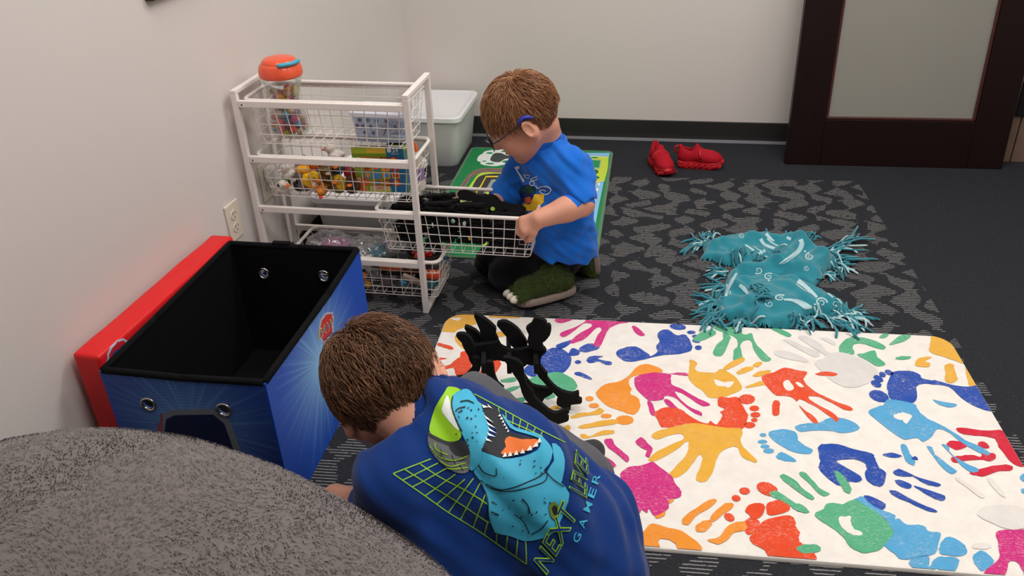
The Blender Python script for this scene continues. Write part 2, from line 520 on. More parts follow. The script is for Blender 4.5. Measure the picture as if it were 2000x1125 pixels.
# ceiling panels that light the room
m_fix = M_('fixture_white', S(235, 235, 232), .4, 0)
t = NT('lamp_diffuser'); t.set(Roughness=.5); t.base((.9, .9, .88)); t.b.inputs['Emission Color'].default_value = (*LIGHT_COL, 1); t.b.inputs['Emission Strength'].default_value = 3.0
m_diff = t.m
LN = ['above the teal blanket', 'above the handprint rug', 'above the blue toy box', 'nearest the right wall']
for (x, y, w), where in zip(LIGHT_SPOTS, LN):
    e = empty('ceiling_light', (x, y, CEIL), BA)
    tag(e, 'white recessed ceiling light panel '+where, 'ceiling light', 'ceiling light panels')
    b = MB()
    for lo, hi in (((-.62, -.32, -.03), (.62, -.29, -.001)), ((-.62, .29, -.03), (.62, .32, -.001)), ((-.62, -.29, -.03), (-.59, .29, -.001)), ((.59, -.29, -.03), (.62, .29, -.001))): b.box(lo, hi)
    b.build('frame', m_fix, e)
    MB().box((-.59, -.29, -.012), (.59, .29, -.004)).build('diffuser', m_diff, e)
    ld = bpy.data.lights.new('lamp', 'AREA'); ld.shape = 'RECTANGLE'; ld.size = 1.16; ld.size_y = .56; ld.energy = w; ld.color = LIGHT_COL
    lo = link(bpy.data.objects.new('lamp', ld), e); lo.location = (0, 0, -.035)

# ------------------------------------------------------------------ dark glazed door leaning on the back wall
dL, dR = onz((1533, 321)), onz((1956, 331))
dang = math.atan2(dR.y-dL.y, dR.x-dL.x); dW = (dR-dL).length; dH = 2.05; dT = .044
gap = abs((dL+dR-2*COR).dot(WB_N))/2
lean = math.asin((gap-dT-.02)/dH)
MD = Matrix.Translation(dL) @ Matrix.Rotation(dang, 4, 'Z') @ Matrix.Rotation(-lean, 4, 'X')
MDi = MD.inverted(); dn = (MD.to_3x3() @ Vector((0, -1, 0)))
def dloc(px): return MDi @ onpl(px, dL, dn)
g0, g1, g2 = dloc((1614, 234)), dloc((1906, 238)), dloc((1645, 0))
gx0, gx1, gz0, gz1 = (g0.x+g2.x)/2, g1.x, (g0.z+g1.z)/2, 1.93
m_door = NT('dark_mahogany'); v = m_door.tc(); mp = m_door.n('ShaderNodeMapping'); mp.inputs['Scale'].default_value = (14, 14, 1.2); m_door.l(v, mp.inputs[0])
m_door.base(m_door.mix(m_door.noise(mp.outputs[0], 4, 5, .6, 1.5), S(17, 7, 7), S(32, 13, 11))); m_door.set(Roughness=.42, **{'Specular IOR Level': .25}); m_door = m_door.m
m_bead = M_('mahogany_bead', S(72, 36, 32), .35, .15)
tg = NT('frosted_glass'); tg.base(S(196, 194, 184)); tg.set(Roughness=.30, **{'Transmission Weight': .55, 'IOR': 1.25}); tg.b.inputs['Specular IOR Level'].default_value = .5
tg.bump(tg.noise(tg.tc(), 300, 2), .05, .001)
d = bpy.data.objects.new('door_1', None); link(d); d.matrix_world = MD
tag(d, 'dark mahogany door with frosted glass leaning on the back wall', None, None, 'structure')
MB().bbox((0, 0, 0), (gx0, dT, dH), .003).build('stile', m_door, d)
MB().bbox((gx1, 0, 0), (dW, dT, dH), .003).build('stile', m_door, d)
MB().bbox((gx0, 0, 0), (gx1, dT, gz0), .002).build('bottom_rail', m_door, d)
MB().bbox((gx0, 0, gz1), (gx1, dT, dH), .002).build('top_rail', m_door, d)
b = MB()
for lo, hi in (((gx0, .004, gz0), (gx1, .016, gz0+.012)), ((gx0, .004, gz1-.012), (gx1, .016, gz1)), ((gx0, .004, gz0), (gx0+.012, .016, gz1)), ((gx1-.012, .004, gz0), (gx1, .016, gz1))): b.bbox(lo, hi, .004)
b.build('glazing_bead', m_bead, d)
MB().box((gx0, .017, gz0), (gx1, .023, gz1)).build('glass_pane', tg.m, d)
# pale timber door edge standing behind it, with its black strike box
pl = onz((1957, 329)); m_tim = M_('pale_timber', S(118, 96, 80), .6, .18, 18, bump=.05)
e = bpy.data.objects.new('door_2', None); link(e)
e.matrix_world = Matrix.Translation(pl+Vector((-.30, .13, 0))) @ Matrix.Rotation(dang, 4, 'Z') @ Matrix.Rotation(-lean*.42, 4, 'X')
tag(e, 'pale unfinished timber door slab behind the dark glazed door', None, None, 'structure')
MB().bbox((0, 0, 0), (.375, .04, 2.04), .002).build('slab', m_tim, e)
MB().bbox((.38, 0, 0), (.86, .04, 2.04), .002).build('slab', m_tim, e)
MB().bbox((.345, -.012, .21), (.40, .001, .36), .002).build('strike_plate', M_('black_steel', S(18, 18, 20), .4, .05), e)

# ------------------------------------------------------------------ fixtures on the left wall
def wallM(px):
    p = onpl(px, COR, WL_N); M = Matrix((-WL_D, WL_N*-1, Vector((0, 0, 1)))).transposed().to_4x4(); M.translation = p
    return M
m_plate = M_('ivory_plastic', S(226, 214, 196), .35, .04)
m_slot = M_('outlet_slot_dark', S(40, 34, 30), .6, 0)
def outlet(px, label, sc=1.0):
    e = bpy.data.objects.new('wall_outlet', None); link(e); e.matrix_world = wallM(px) @ Matrix.Scale(sc, 4)
    tag(e, label, 'outlet')
    MB().bbox((-.038, -.007, -.06), (.038, -.0003, .06), .0025).build('cover_plate', m_plate, e)
    for z in (.021, -.021):
        r = MB().prism(spline([(-.016, -.008), (-.016, .008), (0, .016), (.016, .008), (.016, -.008), (0, -.016)], 3), .003, Matrix.Translation((0, -.008, z)) @ Matrix.Rotation(PI/2, 4, 'X')).build('socket', m_plate, e)
        b = MB(); b.box((-.008, -.0101, z+.001), (-.0055, -.0096, z+.010)); b.box((.0055, -.0101, z+.002), (.0078, -.0096, z+.009)); b.ell((0, -.0096, z-.008), (.0028, .0006, .0028), 8, 4)
        b.build('slots', m_slot, r)
    MB().ell((0, -.0075, 0), (.0028, .0014, .0028), 10, 5).build('screw', m_plate, e)
    return e
outlet((455, 431), 'ivory wall outlet above the red lid', 1.0)
o2 = outlet((519, 352), 'ivory wall outlet with a white plug behind the rack', 1.05)
MB().bbox((-.024, -.05, .0), (.024, -.0105, .05), .006).build('plug_adapter', M_('white_plastic', S(228, 226, 222), .35, .03), o2, 'auto')
# framed sign, only its lower corner hangs into the photo
p = onpl((283, 3), COR, WL_N); Ms = Matrix((-WL_D, WL_N*-1, Vector((0, 0, 1)))).transposed().to_4x4(); Ms.translation = p
e = bpy.data.objects.new('picture_frame', None); link(e); e.matrix_world = Ms
tag(e, 'dark framed picture high on the left wall', 'picture')
MB().bbox((0, -.022, 0), (.30, -.0005, .024), .002).build('frame', M_('dark_frame_wood', S(60, 44, 38), .5, .1), e)
b = MB(); b.bbox((0, -.022, .024), (.024, -.0005, .37), .002); b.bbox((.276, -.022, .024), (.30, -.0005, .37), .002); b.bbox((0, -.022, .37), (.30, -.0005, .394), .002)
b.build('frame', M_('dark_frame_wood', S(60, 44, 38)), e)
MB().box((.024, -.008, .024), (.276, -.004, .37)).build('backing', M_('picture_mount', S(220, 216, 208), .6, .03), e)
# ------------------------------------------------------------------ handprint rug
RGA, RGX, RGY, RGW, RGD = -.1501, -.2116, 2.2604, 1.5349, .9189
RT_TOP = .011
rug = empty('handprint_rug', (RGX, RGY, 0), RGA)
tag(rug, 'white plush rug printed with colourful hands and feet', 'rug')
RUG_I = (Matrix.Translation((RGX, RGY, 0)) @ Matrix.Rotation(RGA, 4, 'Z')).inverted()
def plush(name, c, c2=None, worn=.0):
    t = NT(name); v = t.tc(); t.set(Roughness=.9, **{'Sheen Weight': .25}); t.b.inputs['Specular IOR Level'].default_value = .15
    n = t.noise(v, 28, 4, .6); f = t.noise(v, 320, 3, .65)
    cc = t.mix(n, tuple(x*.86 for x in c), tuple(min(.92, x*1.12) for x in c))
    if worn:
        mp = t.n('ShaderNodeMapping'); mp.inputs['Scale'].default_value = (1, 2.4, 1); mp.inputs['Rotation'].default_value = (0, 0, .5); t.l(v, mp.inputs[0])
        w = t.noise(mp.outputs[0], 130, 4, .72, .6)
        k = t.math('MULTIPLY', t.math('SUBTRACT', w, .52), 5.5, clamp=True)
        k = t.math('MULTIPLY', k, t.math('MULTIPLY', t.math('SUBTRACT', t.noise(v, 16, 3), .32), 3.0, clamp=True))
        cc = t.mix(t.math('MULTIPLY', k, worn*1.7), cc, S(240, 226, 216))
    t.base(cc); t.bump(f, .35, .002); return t.m
m_rug = plush('rug_pile_white', S(240, 231, 223))
RP = {'Y': plush('print_ochre', S(229, 172, 60), worn=.25), 'O': plush('print_orange', S(240, 146, 48), worn=.3), 'R': plush('print_vermilion', S(226, 74, 36), worn=.35),
      'M': plush('print_magenta', S(205, 42, 126), worn=.35), 'B': plush('print_blue', S(30, 74, 166), worn=.4), 'G': plush('print_green', S(84, 172, 130), worn=.35),
      'S': plush('print_sky_blue', S(84, 164, 210), worn=.35), 'C': plush('print_crimson', S(206, 30, 58), worn=.15), 'W': m_rug, 'A': plush('print_pale_grey', S(216, 212, 208)), 'E': plush('print_stone', S(226, 220, 214))}
def rounded_rect(w, d, r, n=6):
    out = []
    for cx, cy, a0 in ((w-r, -r, 0), (r, -r, PI/2), (r, -d+r, PI), (w-r, -d+r, 1.5*PI)):
        for i in range(n+1):
            a = a0+PI/2*i/n; out.append((cx+r*math.cos(a), cy+r*math.sin(a)))
    return out
def mat_slab(name, w, d, r, th, mat, parent, edge=.006):
    b = MB(); rings = []
    prof = [(0, .0006), (-.0, th*.55), (edge*.35, th*.9), (edge, th), (edge*2.2, th*.985)]
    O = rounded_rect(w, d, r, 8); k = len(O); cx, cy = w/2, -d/2
    vs = []
    for ins, z in prof:
        for x, y in O:
            dx, dy = cx-x, cy-y
            vs.append((x+math.copysign(min(ins, abs(dx)), dx), y+math.copysign(min(ins, abs(dy)), dy), z))
    fs = []
    for j in range(len(prof)-1):
        for i in range(k): fs.append((j*k+i, j*k+(i+1) % k, (j+1)*k+(i+1) % k, (j+1)*k+i))
    fs.append(tuple((len(prof)-1)*k+i for i in range(k))); fs.append(tuple(range(k))[::-1])
    return b.add(vs, fs).build(name, mat, parent, 'auto')
mat_slab('pile', RGW, RGD, .06, RT_TOP, m_rug, rug)

cA = crop(1100, 600, 3.75); cB = crop(1500, 620, 3.75); cC = crop(1180, 840, 3.948); cD = crop(1560, 840, 3.948); cE = crop(860, 590, 3.879); cF = crop(780, 590, 9.375)
NPR = [0]
RUGPOLY = rounded_rect(RGW-.008, RGD-.008, .056, 6)
def clip_poly(poly, conv):
    """Sutherland-Hodgman against a convex outline (counter-clockwise)"""
    out = poly
    for i in range(len(conv)):
        a, b = conv[i], conv[(i+1) % len(conv)]
        ins = lambda p: (b[0]-a[0])*(p[1]-a[1])-(b[1]-a[1])*(p[0]-a[0]) >= 0
        res = []
        for j in range(len(out)):
            p, q = out[j], out[(j+1) % len(out)]
            if ins(p): res.append(p)
            if ins(p) != ins(q):
                d1 = (b[0]-a[0])*(p[1]-a[1])-(b[1]-a[1])*(p[0]-a[0]); d2 = (b[0]-a[0])*(q[1]-a[1])-(b[1]-a[1])*(q[0]-a[0])
                t = d1/(d1-d2); res.append((p[0]+(q[0]-p[0])*t, p[1]+(q[1]-p[1])*t))
        out = res
        if not out: return []
    return out
RUGCLIP = [(x+.004, y-.004) for x, y in RUGPOLY]
def rprint(colr, cr, *polys, name='printed_mark', sp=3):
    NPR[0] += 1; z = RT_TOP+.0004+NPR[0]*.00003
    loc = []
    for p in polys:
        q = cr(spline(p, sp)) if sp else cr(p)
        L = []
        for a in q:
            w = RUG_I @ onz(a, RT_TOP); L.append((w.x, w.y))
        # ragged paint edge
        L = [(x+.0011*math.sin(i*2.7+x*400), y+.0011*math.cos(i*1.9+y*350)) for i, (x, y) in enumerate(L)]
        L = clip_poly(L, RUGCLIP)
        if len(L) > 2: loc.append(L)
    for L in loc: flat_print(name, [L], lambda p: Vector((p[0], p[1], z)), RP[colr], rug)
def dots(cr, *els): return [ellp(*e) for e in els]
H = 'handprint'; FT = 'footprint'
# far left
rprint('Y', cF, [(760, 545), (850, 280), (960, 190), (1390, 195), (1380, 260), (1420, 400), (1180, 470), (1060, 510), (1010, 560), (880, 545)], sp=0, name=H)
rprint('W', cF, [(940, 295), (1135, 292), (1060, 340), (1000, 325)])
rprint('Y', cE, [(365, 108), (400, 97), (520, 103), (600, 113), (590, 124), (450, 120), (375, 116)], [(110, 255), (180, 330), (205, 352), (165, 352), (120, 300)], [(420, 230), (480, 228), (500, 250), (460, 266), (420, 255)], name=H)
rprint('R', cE, [(0, 420), (55, 428), (0, 440)], [(-10, 490), (70, 475), (110, 440), (150, 415), (155, 380), (210, 370), (230, 400), (225, 430), (240, 470), (220, 520), (205, 545), (120, 555), (100, 500), (40, 510), (-10, 522)], [(-10, 578), (60, 560), (115, 560), (60, 585), (-10, 592)], [(385, 460), (430, 430), (460, 470), (410, 550), (390, 530)], [(300, 520), (335, 512), (350, 545), (320, 542)], [(318, 640), (355, 612), (345, 650)], name=H)
rprint('R', cF, [(690, 790), (725, 745), (850, 780), (960, 820), (995, 850), (960, 875), (820, 835)], name=H)
rprint('A', cE, [(470, 195), (560, 200), (640, 215), (650, 250), (560, 260), (480, 235)])
rprint('B', cE, [(740, 480), (790, 380), (880, 345), (960, 380), (995, 450), (940, 530), (860, 540), (780, 545)], [(875, 330), (920, 310), (985, 290), (990, 310), (930, 352), (890, 350)], [(972, 392), (1000, 350), (1050, 370), (1050, 400), (1000, 410)], [(1055, 350), (1120, 315), (1200, 325), (1195, 355), (1110, 380), (1060, 375)], ellp(1043, 455, 24, 14), [(1105, 440), (1150, 410), (1235, 410), (1190, 430), (1230, 440), (1295, 455), (1290, 480), (1240, 470), (1200, 450), (1140, 465)], [(1015, 545), (1050, 530), (1120, 560), (1150, 590), (1090, 575)], [(630, 520), (690, 470), (730, 520), (725, 562), (670, 560)], name=H)
rprint('G', cE, [(680, 580), (790, 545), (900, 530), (1000, 580), (1040, 640), (985, 690), (920, 690), (820, 640), (700, 620)], [(460, 590), (560, 570), (570, 600), (480, 610)], [(480, 665), (590, 635), (600, 650), (500, 690)], [(575, 735), (640, 720), (640, 750), (590, 762)], [(790, 720), (850, 695), (870, 720), (810, 738)], name=H)
rprint('M', cE, [(868, 130), (930, 110), (1022, 112), (1010, 130), (940, 156), (880, 155)], [(1095, 112), (1250, 118), (1432, 138), (1425, 155), (1350, 165), (1285, 200), (1245, 260), (1215, 335), (1160, 325), (1195, 250), (1222, 205), (1185, 195), (1110, 270), (1005, 315), (985, 300), (1060, 235), (1142, 188), (1140, 165), (1080, 165), (1010, 225), (940, 266), (905, 250), (930, 225), (1030, 185), (1100, 145)], name=H)
rprint('Y', cE, [(830, 802), (890, 785), (900, 808), (850, 815)], [(690, 860), (720, 830), (800, 870), (900, 950), (980, 930), (970, 1000), (890, 1005), (750, 920)], name=H)
# middle band
rprint('M', cA, [(505, 140), (540, 148), (595, 195), (580, 214), (530, 190)])
rprint('B', cA, [(390, 330), (440, 300), (530, 290), (620, 340), (640, 360), (690, 325), (680, 290), (705, 250), (690, 205), (710, 175), (770, 165), (830, 205), (890, 200), (920, 230), (945, 290), (930, 322), (850, 345), (740, 350), (640, 370), (560, 390), (470, 400), (410, 370)], *dots(cA, (840, 145, 60, 22, .1), (938, 185, 31, 13), (968, 215, 24, 13), (975, 248, 30, 14, .2), (990, 298, 26, 17)), name=FT)
rprint('G', cA, [(948, 240), (1000, 190), (1090, 165), (1120, 185), (1090, 215), (1000, 250)], [(1100, 155), (1160, 133), (1230, 140), (1320, 200), (1380, 190), (1400, 250), (1440, 300), (1520, 380), (1500, 398), (1450, 390), (1400, 320), (1370, 245), (1312, 255), (1298, 295), (1312, 360), (1280, 385), (1245, 392), (1250, 320), (1278, 280), (1268, 235), (1200, 195)], [(1170, 185), (1225, 215), (1215, 260), (1170, 350), (1110, 357), (1098, 320), (1130, 270), (1170, 230)], [(1508, 150), (1590, 160), (1665, 195), (1660, 222), (1600, 200)], name=H)
rprint('Y', cA, [(930, 385), (980, 410), (965, 450), (1000, 475), (1110, 480), (1160, 453), (1230, 490), (1290, 545), (1305, 600), (1230, 640), (1130, 665), (1060, 660), (1020, 610), (960, 570), (915, 510), (925, 440)], [(1175, 440), (1260, 385), (1325, 368), (1320, 400), (1240, 440), (1190, 460)], [(1272, 475), (1340, 440), (1392, 438), (1380, 462), (1290, 492)], [(1388, 425), (1430, 400), (1458, 410), (1420, 442)], [(1385, 500), (1440, 470), (1520, 465), (1500, 492), (1420, 512)], [(1338, 582), (1440, 545), (1525, 545), (1480, 570), (1360, 592)], name=H)
rprint('W', cA, [(1113, 530), (1180, 550), (1250, 545), (1222, 590), (1180, 582), (1120, 572)])
rprint('O', cA, [(240, 630), (300, 570), (420, 540), (480, 500), (540, 440), (600, 418), (680, 435), (730, 465), (700, 485), (580, 492), (500, 515), (480, 560), (502, 600), (492, 640), (540, 660), (562, 700), (560, 750), (510, 787), (440, 765), (360, 740), (280, 690)], *dots(cA, (193, 671, 30, 18), (225, 722, 37, 18), (315, 798, 40, 16), (450, 828, 66, 34)), name=FT)
rprint('Y', cA, [(55, 802), (130, 775), (210, 770), (260, 740), (300, 760), (270, 785), (180, 795), (70, 816)], [(115, 872), (200, 850), (330, 825), (400, 830), (380, 855), (250, 875), (130, 890)], [(123, 938), (150, 930), (200, 945), (290, 905), (372, 905), (360, 930), (250, 945), (150, 964)], name=H)
rprint('M', cA, [(518, 530), (560, 500), (660, 480), (780, 490), (788, 530), (800, 570), (870, 600), (950, 650), (1077, 712), (1030, 727), (960, 690), (870, 632), (818, 622), (860, 680), (940, 740), (1012, 770), (1010, 798), (940, 762), (850, 692), (810, 660), (745, 652), (730, 676), (640, 686), (600, 660), (540, 600)], [(770, 488), (880, 480), (912, 490), (900, 502)], [(738, 690), (770, 678), (850, 750), (912, 795), (880, 800), (800, 750)], [(618, 688), (642, 692), (677, 770), (660, 798), (630, 760)], name=H)
rprint('R', cA, [(668, 790), (690, 758), (760, 733), (860, 750), (920, 790), (1000, 840), (1060, 852), (1080, 833), (1120, 862), (1167, 800), (1150, 770), (1182, 745), (1133, 720), (1140, 660), (1210, 665), (1280, 660), (1312, 720), (1352, 790), (1342, 850), (1330, 870), (1290, 900), (1200, 907), (1080, 890), (950, 860), (830, 882), (720, 880), (700, 840)], *dots(cA, (1345, 675, 60, 36), (1400, 742, 35, 20), (1408, 790, 36, 20), (1400, 828, 24, 15), (1365, 865, 42, 23)), name=FT)
rprint('Y', cC, [(365, 55), (410, 8), (600, -38), (700, -52), (900, -20), (1050, -10), (1062, 40), (1050, 90), (1100, 160), (1177, 235), (1160, 250), (1070, 210), (1030, 140), (990, 130), (930, 150), (885, 190), (865, 240), (832, 330), (800, 385), (765, 402), (708, 385), (730, 310), (760, 220), (735, 190), (700, 240), (620, 330), (540, 372), (508, 332), (560, 270), (630, 200), (652, 120), (640, 90), (560, 150), (440, 220), (380, 242), (343, 230), (400, 170), (500, 120), (612, 70), (590, 30), (480, 50), (420, 72)], name=H)
rprint('S', cB, [(5, 842), (100, 820), (180, 830), (215, 860), (220, 900), (270, 940), (325, 970), (310, 997), (220, 997), (120, 955), (40, 900)], [(200, 800), (260, 780), (370, 770), (440, 740), (520, 738), (600, 755), (667, 800), (650, 830), (560, 850), (440, 830), (330, 832), (230, 837)], [(58, 1020), (100, 988), (200, 1040), (190, 1060), (90, 1045)], *[ellp(x-1500, y-75, a, b) for x, y, a, b in ((1463, 937, 24, 13), (1460, 987, 35, 14), (1478, 1021, 33, 14), (1505, 1054, 40, 18))], name=FT)
# right
rprint('G', cB, [(518, 240), (540, 190), (600, 150), (700, 150), (800, 180), (862, 215), (840, 236), (760, 215), (700, 195), (630, 197), (622, 230), (632, 272), (540, 267)], [(650, 275), (700, 265), (780, 243), (800, 290), (863, 347), (790, 357), (730, 320)], [(613, 142), (650, 108), (657, 120), (625, 147)], [(813, 147), (840, 125), (887, 120), (860, 152)], [(888, 197), (960, 140), (1010, 126), (1048, 133), (1020, 165), (930, 197)], [(933, 300), (980, 285), (1048, 289), (1030, 305), (960, 311)], name=H)
rprint('A', cB, [(40, 255), (100, 245), (230, 280), (300, 330), (220, 320), (80, 290)], [(108, 165), (170, 168), (280, 220), (380, 260), (340, 290), (200, 220)], [(390, 155), (430, 150), (497, 190), (480, 206)], [(225, 145), (270, 135), (380, 190), (440, 260), (540, 258), (700, 310), (800, 390), (790, 420), (700, 500), (560, 512), (450, 450), (380, 380), (340, 330), (420, 285), (300, 205)], name=H)
rprint('R', cB, [(-47, 435), (40, 405), (120, 370), (220, 388), (287, 405), (260, 455), (300, 510), (370, 560), (480, 610), (600, 655), (617, 680), (560, 677), (450, 620), (380, 585), (310, 578), (302, 602), (380, 650), (470, 700), (517, 740), (500, 767), (440, 720), (380, 675), (290, 625), (230, 600), (210, 617), (160, 580), (60, 572), (0, 520)], [(223, 640), (280, 690), (340, 730), (367, 775), (330, 772), (290, 730)], [(38, 620), (80, 613), (87, 650), (77, 716), (33, 712)], [(343, 415), (420, 398), (507, 415), (480, 432), (400, 428)], name=H)
rprint('W', cB, [(108, 492), (130, 462), (155, 465), (190, 520), (140, 537)], [(202, 480), (225, 475), (262, 505), (235, 513)])
rprint('Y', cB, [(1205, 130), (1290, 130), (1345, 155), (1440, 330), (1380, 320), (1290, 292), (1190, 255), (1183, 210)], [(1078, 352), (1100, 300), (1195, 290), (1180, 305), (1150, 322), (1187, 340), (1170, 367)], [(1293, 360), (1320, 340), (1360, 350), (1370, 400), (1387, 450), (1350, 482), (1298, 467), (1300, 410)], [(1443, 370), (1475, 375), (1550, 507), (1478, 507), (1458, 440)], name=H)
rprint('B', cB, [(868, 490), (900, 420), (920, 398), (1030, 393), (1110, 420), (1130, 450), (1200, 463), (1230, 463), (1330, 490), (1450, 510), (1560, 513), (1660, 683), (1540, 662), (1420, 592), (1330, 512), (1210, 492), (1120, 490), (1085, 520), (1092, 590), (1060, 630), (960, 612), (890, 590), (878, 540)], *dots(cB, (885, 405, 32, 18, .4), (838, 420, 26, 18, .5), (808, 450, 38, 21, .5), (792, 488, 41, 23, .4), (812, 578, 74, 40, .3)), name=FT)
rprint('S', cB, [(733, 690), (800, 655), (850, 640), (880, 600), (1060, 630), (1100, 680), (1160, 740), (1250, 780), (1400, 870), (1500, 940), (1600, 980), (1628, 1000), (1590, 1010), (1520, 980), (1450, 920), (1330, 850), (1270, 820), (1230, 830), (1200, 870), (1140, 912), (1090, 885), (1000, 897), (920, 850), (840, 790), (770, 730)], [(1208, 605), (1280, 618), (1382, 640), (1340, 662), (1260, 642)], [(968, 940), (1010, 938), (1040, 1000), (1077, 1060), (1060, 1087), (1010, 1050)], name=H)
rprint('W', cB, [(915, 720), (960, 705), (990, 698), (1050, 718), (1040, 750), (1010, 782), (985, 755), (945, 748)])
rprint('B', cB, [(838, 1010), (910, 993), (982, 1015), (930, 1032)], [(1050, 1040), (1070, 1018), (1097, 1035), (1085, 1047)])
rprint('C', cB, [(1378, 825), (1410, 808), (1560, 830), (1740, 835), (1810, 940), (1890, 1085), (1820, 1087), (1760, 1040), (1690, 950), (1660, 890), (1560, 870), (1430, 857)], [(1308, 930), (1350, 903), (1462, 935), (1380, 972)], [(1533, 925), (1570, 910), (1617, 940), (1610, 962), (1550, 947)], name=H)
rprint('C', cD, [(1173, 215), (1250, 200), (1330, 193), (1400, 210), (1420, 178), (1500, 183), (1523, 215), (1480, 242), (1400, 230), (1300, 237), (1210, 257)], [(1318, 330), (1440, 290), (1600, 268), (1652, 290), (1620, 317), (1520, 322), (1440, 357), (1370, 352)], name=H)
rprint('S', cD, [(983, 130), (1030, 138), (1050, 190), (1140, 260), (1218, 320), (1190, 340), (1140, 322), (1060, 232)], [(1103, 115), (1150, 123), (1180, 190), (1290, 260), (1382, 300), (1365, 330), (1310, 317), (1230, 252), (1160, 172)], [(1150, 0), (1270, 75), (1400, 130), (1475, 180), (1450, 195), (1370, 165), (1250, 95)], name=H)
rprint('B', cD, [(148, 160), (170, 113), (300, 113), (420, 148), (560, 180), (587, 220), (620, 290), (673, 330), (660, 400), (620, 437), (550, 412), (508, 350), (525, 300), (500, 252), (420, 227), (300, 232), (310, 260), (420, 320), (487, 375), (460, 402), (390, 402), (320, 432), (240, 390), (180, 330), (153, 290), (165, 240)], [(728, 325), (770, 303), (840, 330), (930, 370), (1088, 415), (1060, 437), (960, 412), (880, 362), (770, 357)], [(743, 400), (770, 386), (867, 425), (860, 452), (790, 442)], [(888, 433), (980, 455), (1080, 490), (1133, 520), (1110, 547), (1050, 532), (960, 482)], [(698, 475), (740, 468), (850, 525), (960, 580), (1062, 620), (1040, 637), (960, 612), (850, 562), (740, 512)], name=H)
rprint('E', cD, [(1440, 590), (1700, 590), (1800, 700), (1700, 770), (1560, 750), (1380, 660)], [(1212, 382), (1240, 375), (1425, 500), (1405, 525), (1290, 440)], [(1450, 372), (1500, 390), (1590, 500), (1570, 515), (1490, 440)], [(1330, 885), (1400, 870), (1490, 890), (1440, 920), (1350, 915)], name=H)
rprint('G', cD, [(3, 342), (35, 326), (100, 380), (160, 450), (237, 495), (200, 512), (140, 482), (70, 402)], [(0, 570), (77, 625), (60, 642), (-5, 628), (-60, 590)], [(273, 325), (310, 323), (370, 390), (407, 460), (390, 490), (350, 472), (300, 392)], [(118, 655), (190, 610), (230, 563), (340, 575), (430, 538), (520, 590), (620, 650), (700, 730), (733, 800), (690, 850), (640, 912), (580, 942), (490, 947), (400, 902), (348, 830), (372, 800), (340, 822), (260, 760), (180, 710)], name=H)
rprint('S', cD, [(500, 518), (600, 600), (742, 660), (740, 690), (780, 688), (830, 730), (960, 738), (1000, 780), (1092, 800), (1080, 870), (1050, 952), (920, 982), (800, 1002), (730, 952), (660, 892), (700, 842), (733, 795), (690, 722), (600, 640), (450, 545), (430, 533)], [(1087, 900), (1110, 850), (1160, 826), (1230, 850), (1292, 910), (1280, 962), (1180, 972), (1088, 952)], [(848, 1020), (900, 990), (1000, 968), (1000, 1050), (1020, 1042), (1060, 985), (1130, 980), (1222, 988), (1232, 1040), (1190, 1102), (1090, 1102), (1070, 1072), (980, 1092), (890, 1072)], [(1343, 985), (1380, 938), (1430, 943), (1502, 1010), (1430, 1092), (1370, 1052)], [(1705, 370), (1740, 335), (1790, 360), (1760, 410)], [(1712, 470), (1745, 445), (1790, 470), (1750, 498)], name=FT)
rprint('W', cD, [(308, 700), (318, 668), (345, 672), (400, 668), (402, 720), (430, 770), (487, 790), (470, 817), (400, 802), (340, 762)])
rprint('B', cD, [(498, 510), (570, 520), (667, 575), (660, 607), (620, 612), (540, 562)])
rprint('M', cD, [(1523, 790), (1600, 772), (1690, 772), (1800, 760), (1900, 800), (1950, 1000), (1900, 1150), (1780, 1200), (1740, 1120), (1700, 1040), (1655, 1010), (1610, 1030), (1580, 1130), (1430, 1125), (1450, 1070), (1540, 1000), (1542, 900)], name=H)
rprint('G', cC, [(1358, 352), (1400, 346), (1480, 400), (1540, 460), (1617, 520), (1600, 539), (1540, 512), (1450, 442), (1380, 392)], name=H)
rprint('R', cC, [(1118, 830), (1180, 760), (1260, 690), (1430, 660), (1477, 720), (1470, 740), (1507, 790), (1500, 850), (1530, 880), (1600, 930), (1640, 1010), (1480, 1010), (1280, 985), (1240, 930), (1150, 880)], [(1248, 600), (1270, 560), (1350, 543), (1420, 570), (1432, 610), (1380, 642), (1275, 662)], [(1088, 620), (1130, 575), (1232, 573), (1222, 660), (1160, 690), (1110, 652)], [(1083, 720), (1120, 680), (1202, 710), (1160, 780), (1100, 807)], *dots(cC, (1258, 457, 85, 48, .35), (1083, 472, 41, 26, .1), (1018, 528, 34, 24, .2), (965, 675, 43, 28, .5)), name=FT)
rprint('O', cC, [(598, 690), (660, 640), (730, 590), (840, 533), (864, 560), (800, 610), (720, 650), (650, 727), (610, 727)], [(813, 690), (870, 620), (930, 568), (992, 570), (985, 612), (920, 652), (840, 707)], [(703, 750), (740, 715), (800, 698), (830, 730), (770, 787), (715, 782)], [(798, 850), (880, 830), (930, 770), (980, 725), (1080, 708), (1092, 770), (1000, 792), (940, 852), (870, 882)], name=H)
rprint('O', cC, [(200, 905), (280, 810), (340, 740), (400, 726), (500, 760), (590, 775), (680, 840), (742, 890), (742, 950), (590, 945), (550, 880), (480, 843), (420, 850), (413, 920)], [(493, 530), (542, 545), (500, 572)], [(393, 662), (472, 628), (460, 667), (410, 684)], name=FT)
rprint('G', cC, [(1272, 485), (1330, 473), (1400, 520), (1480, 570), (1577, 625), (1555, 642), (1480, 617), (1390, 562), (1290, 512)], [(1480, 915), (1540, 885), (1640, 890), (1670, 915), (1640, 945), (1540, 955)], name=H)
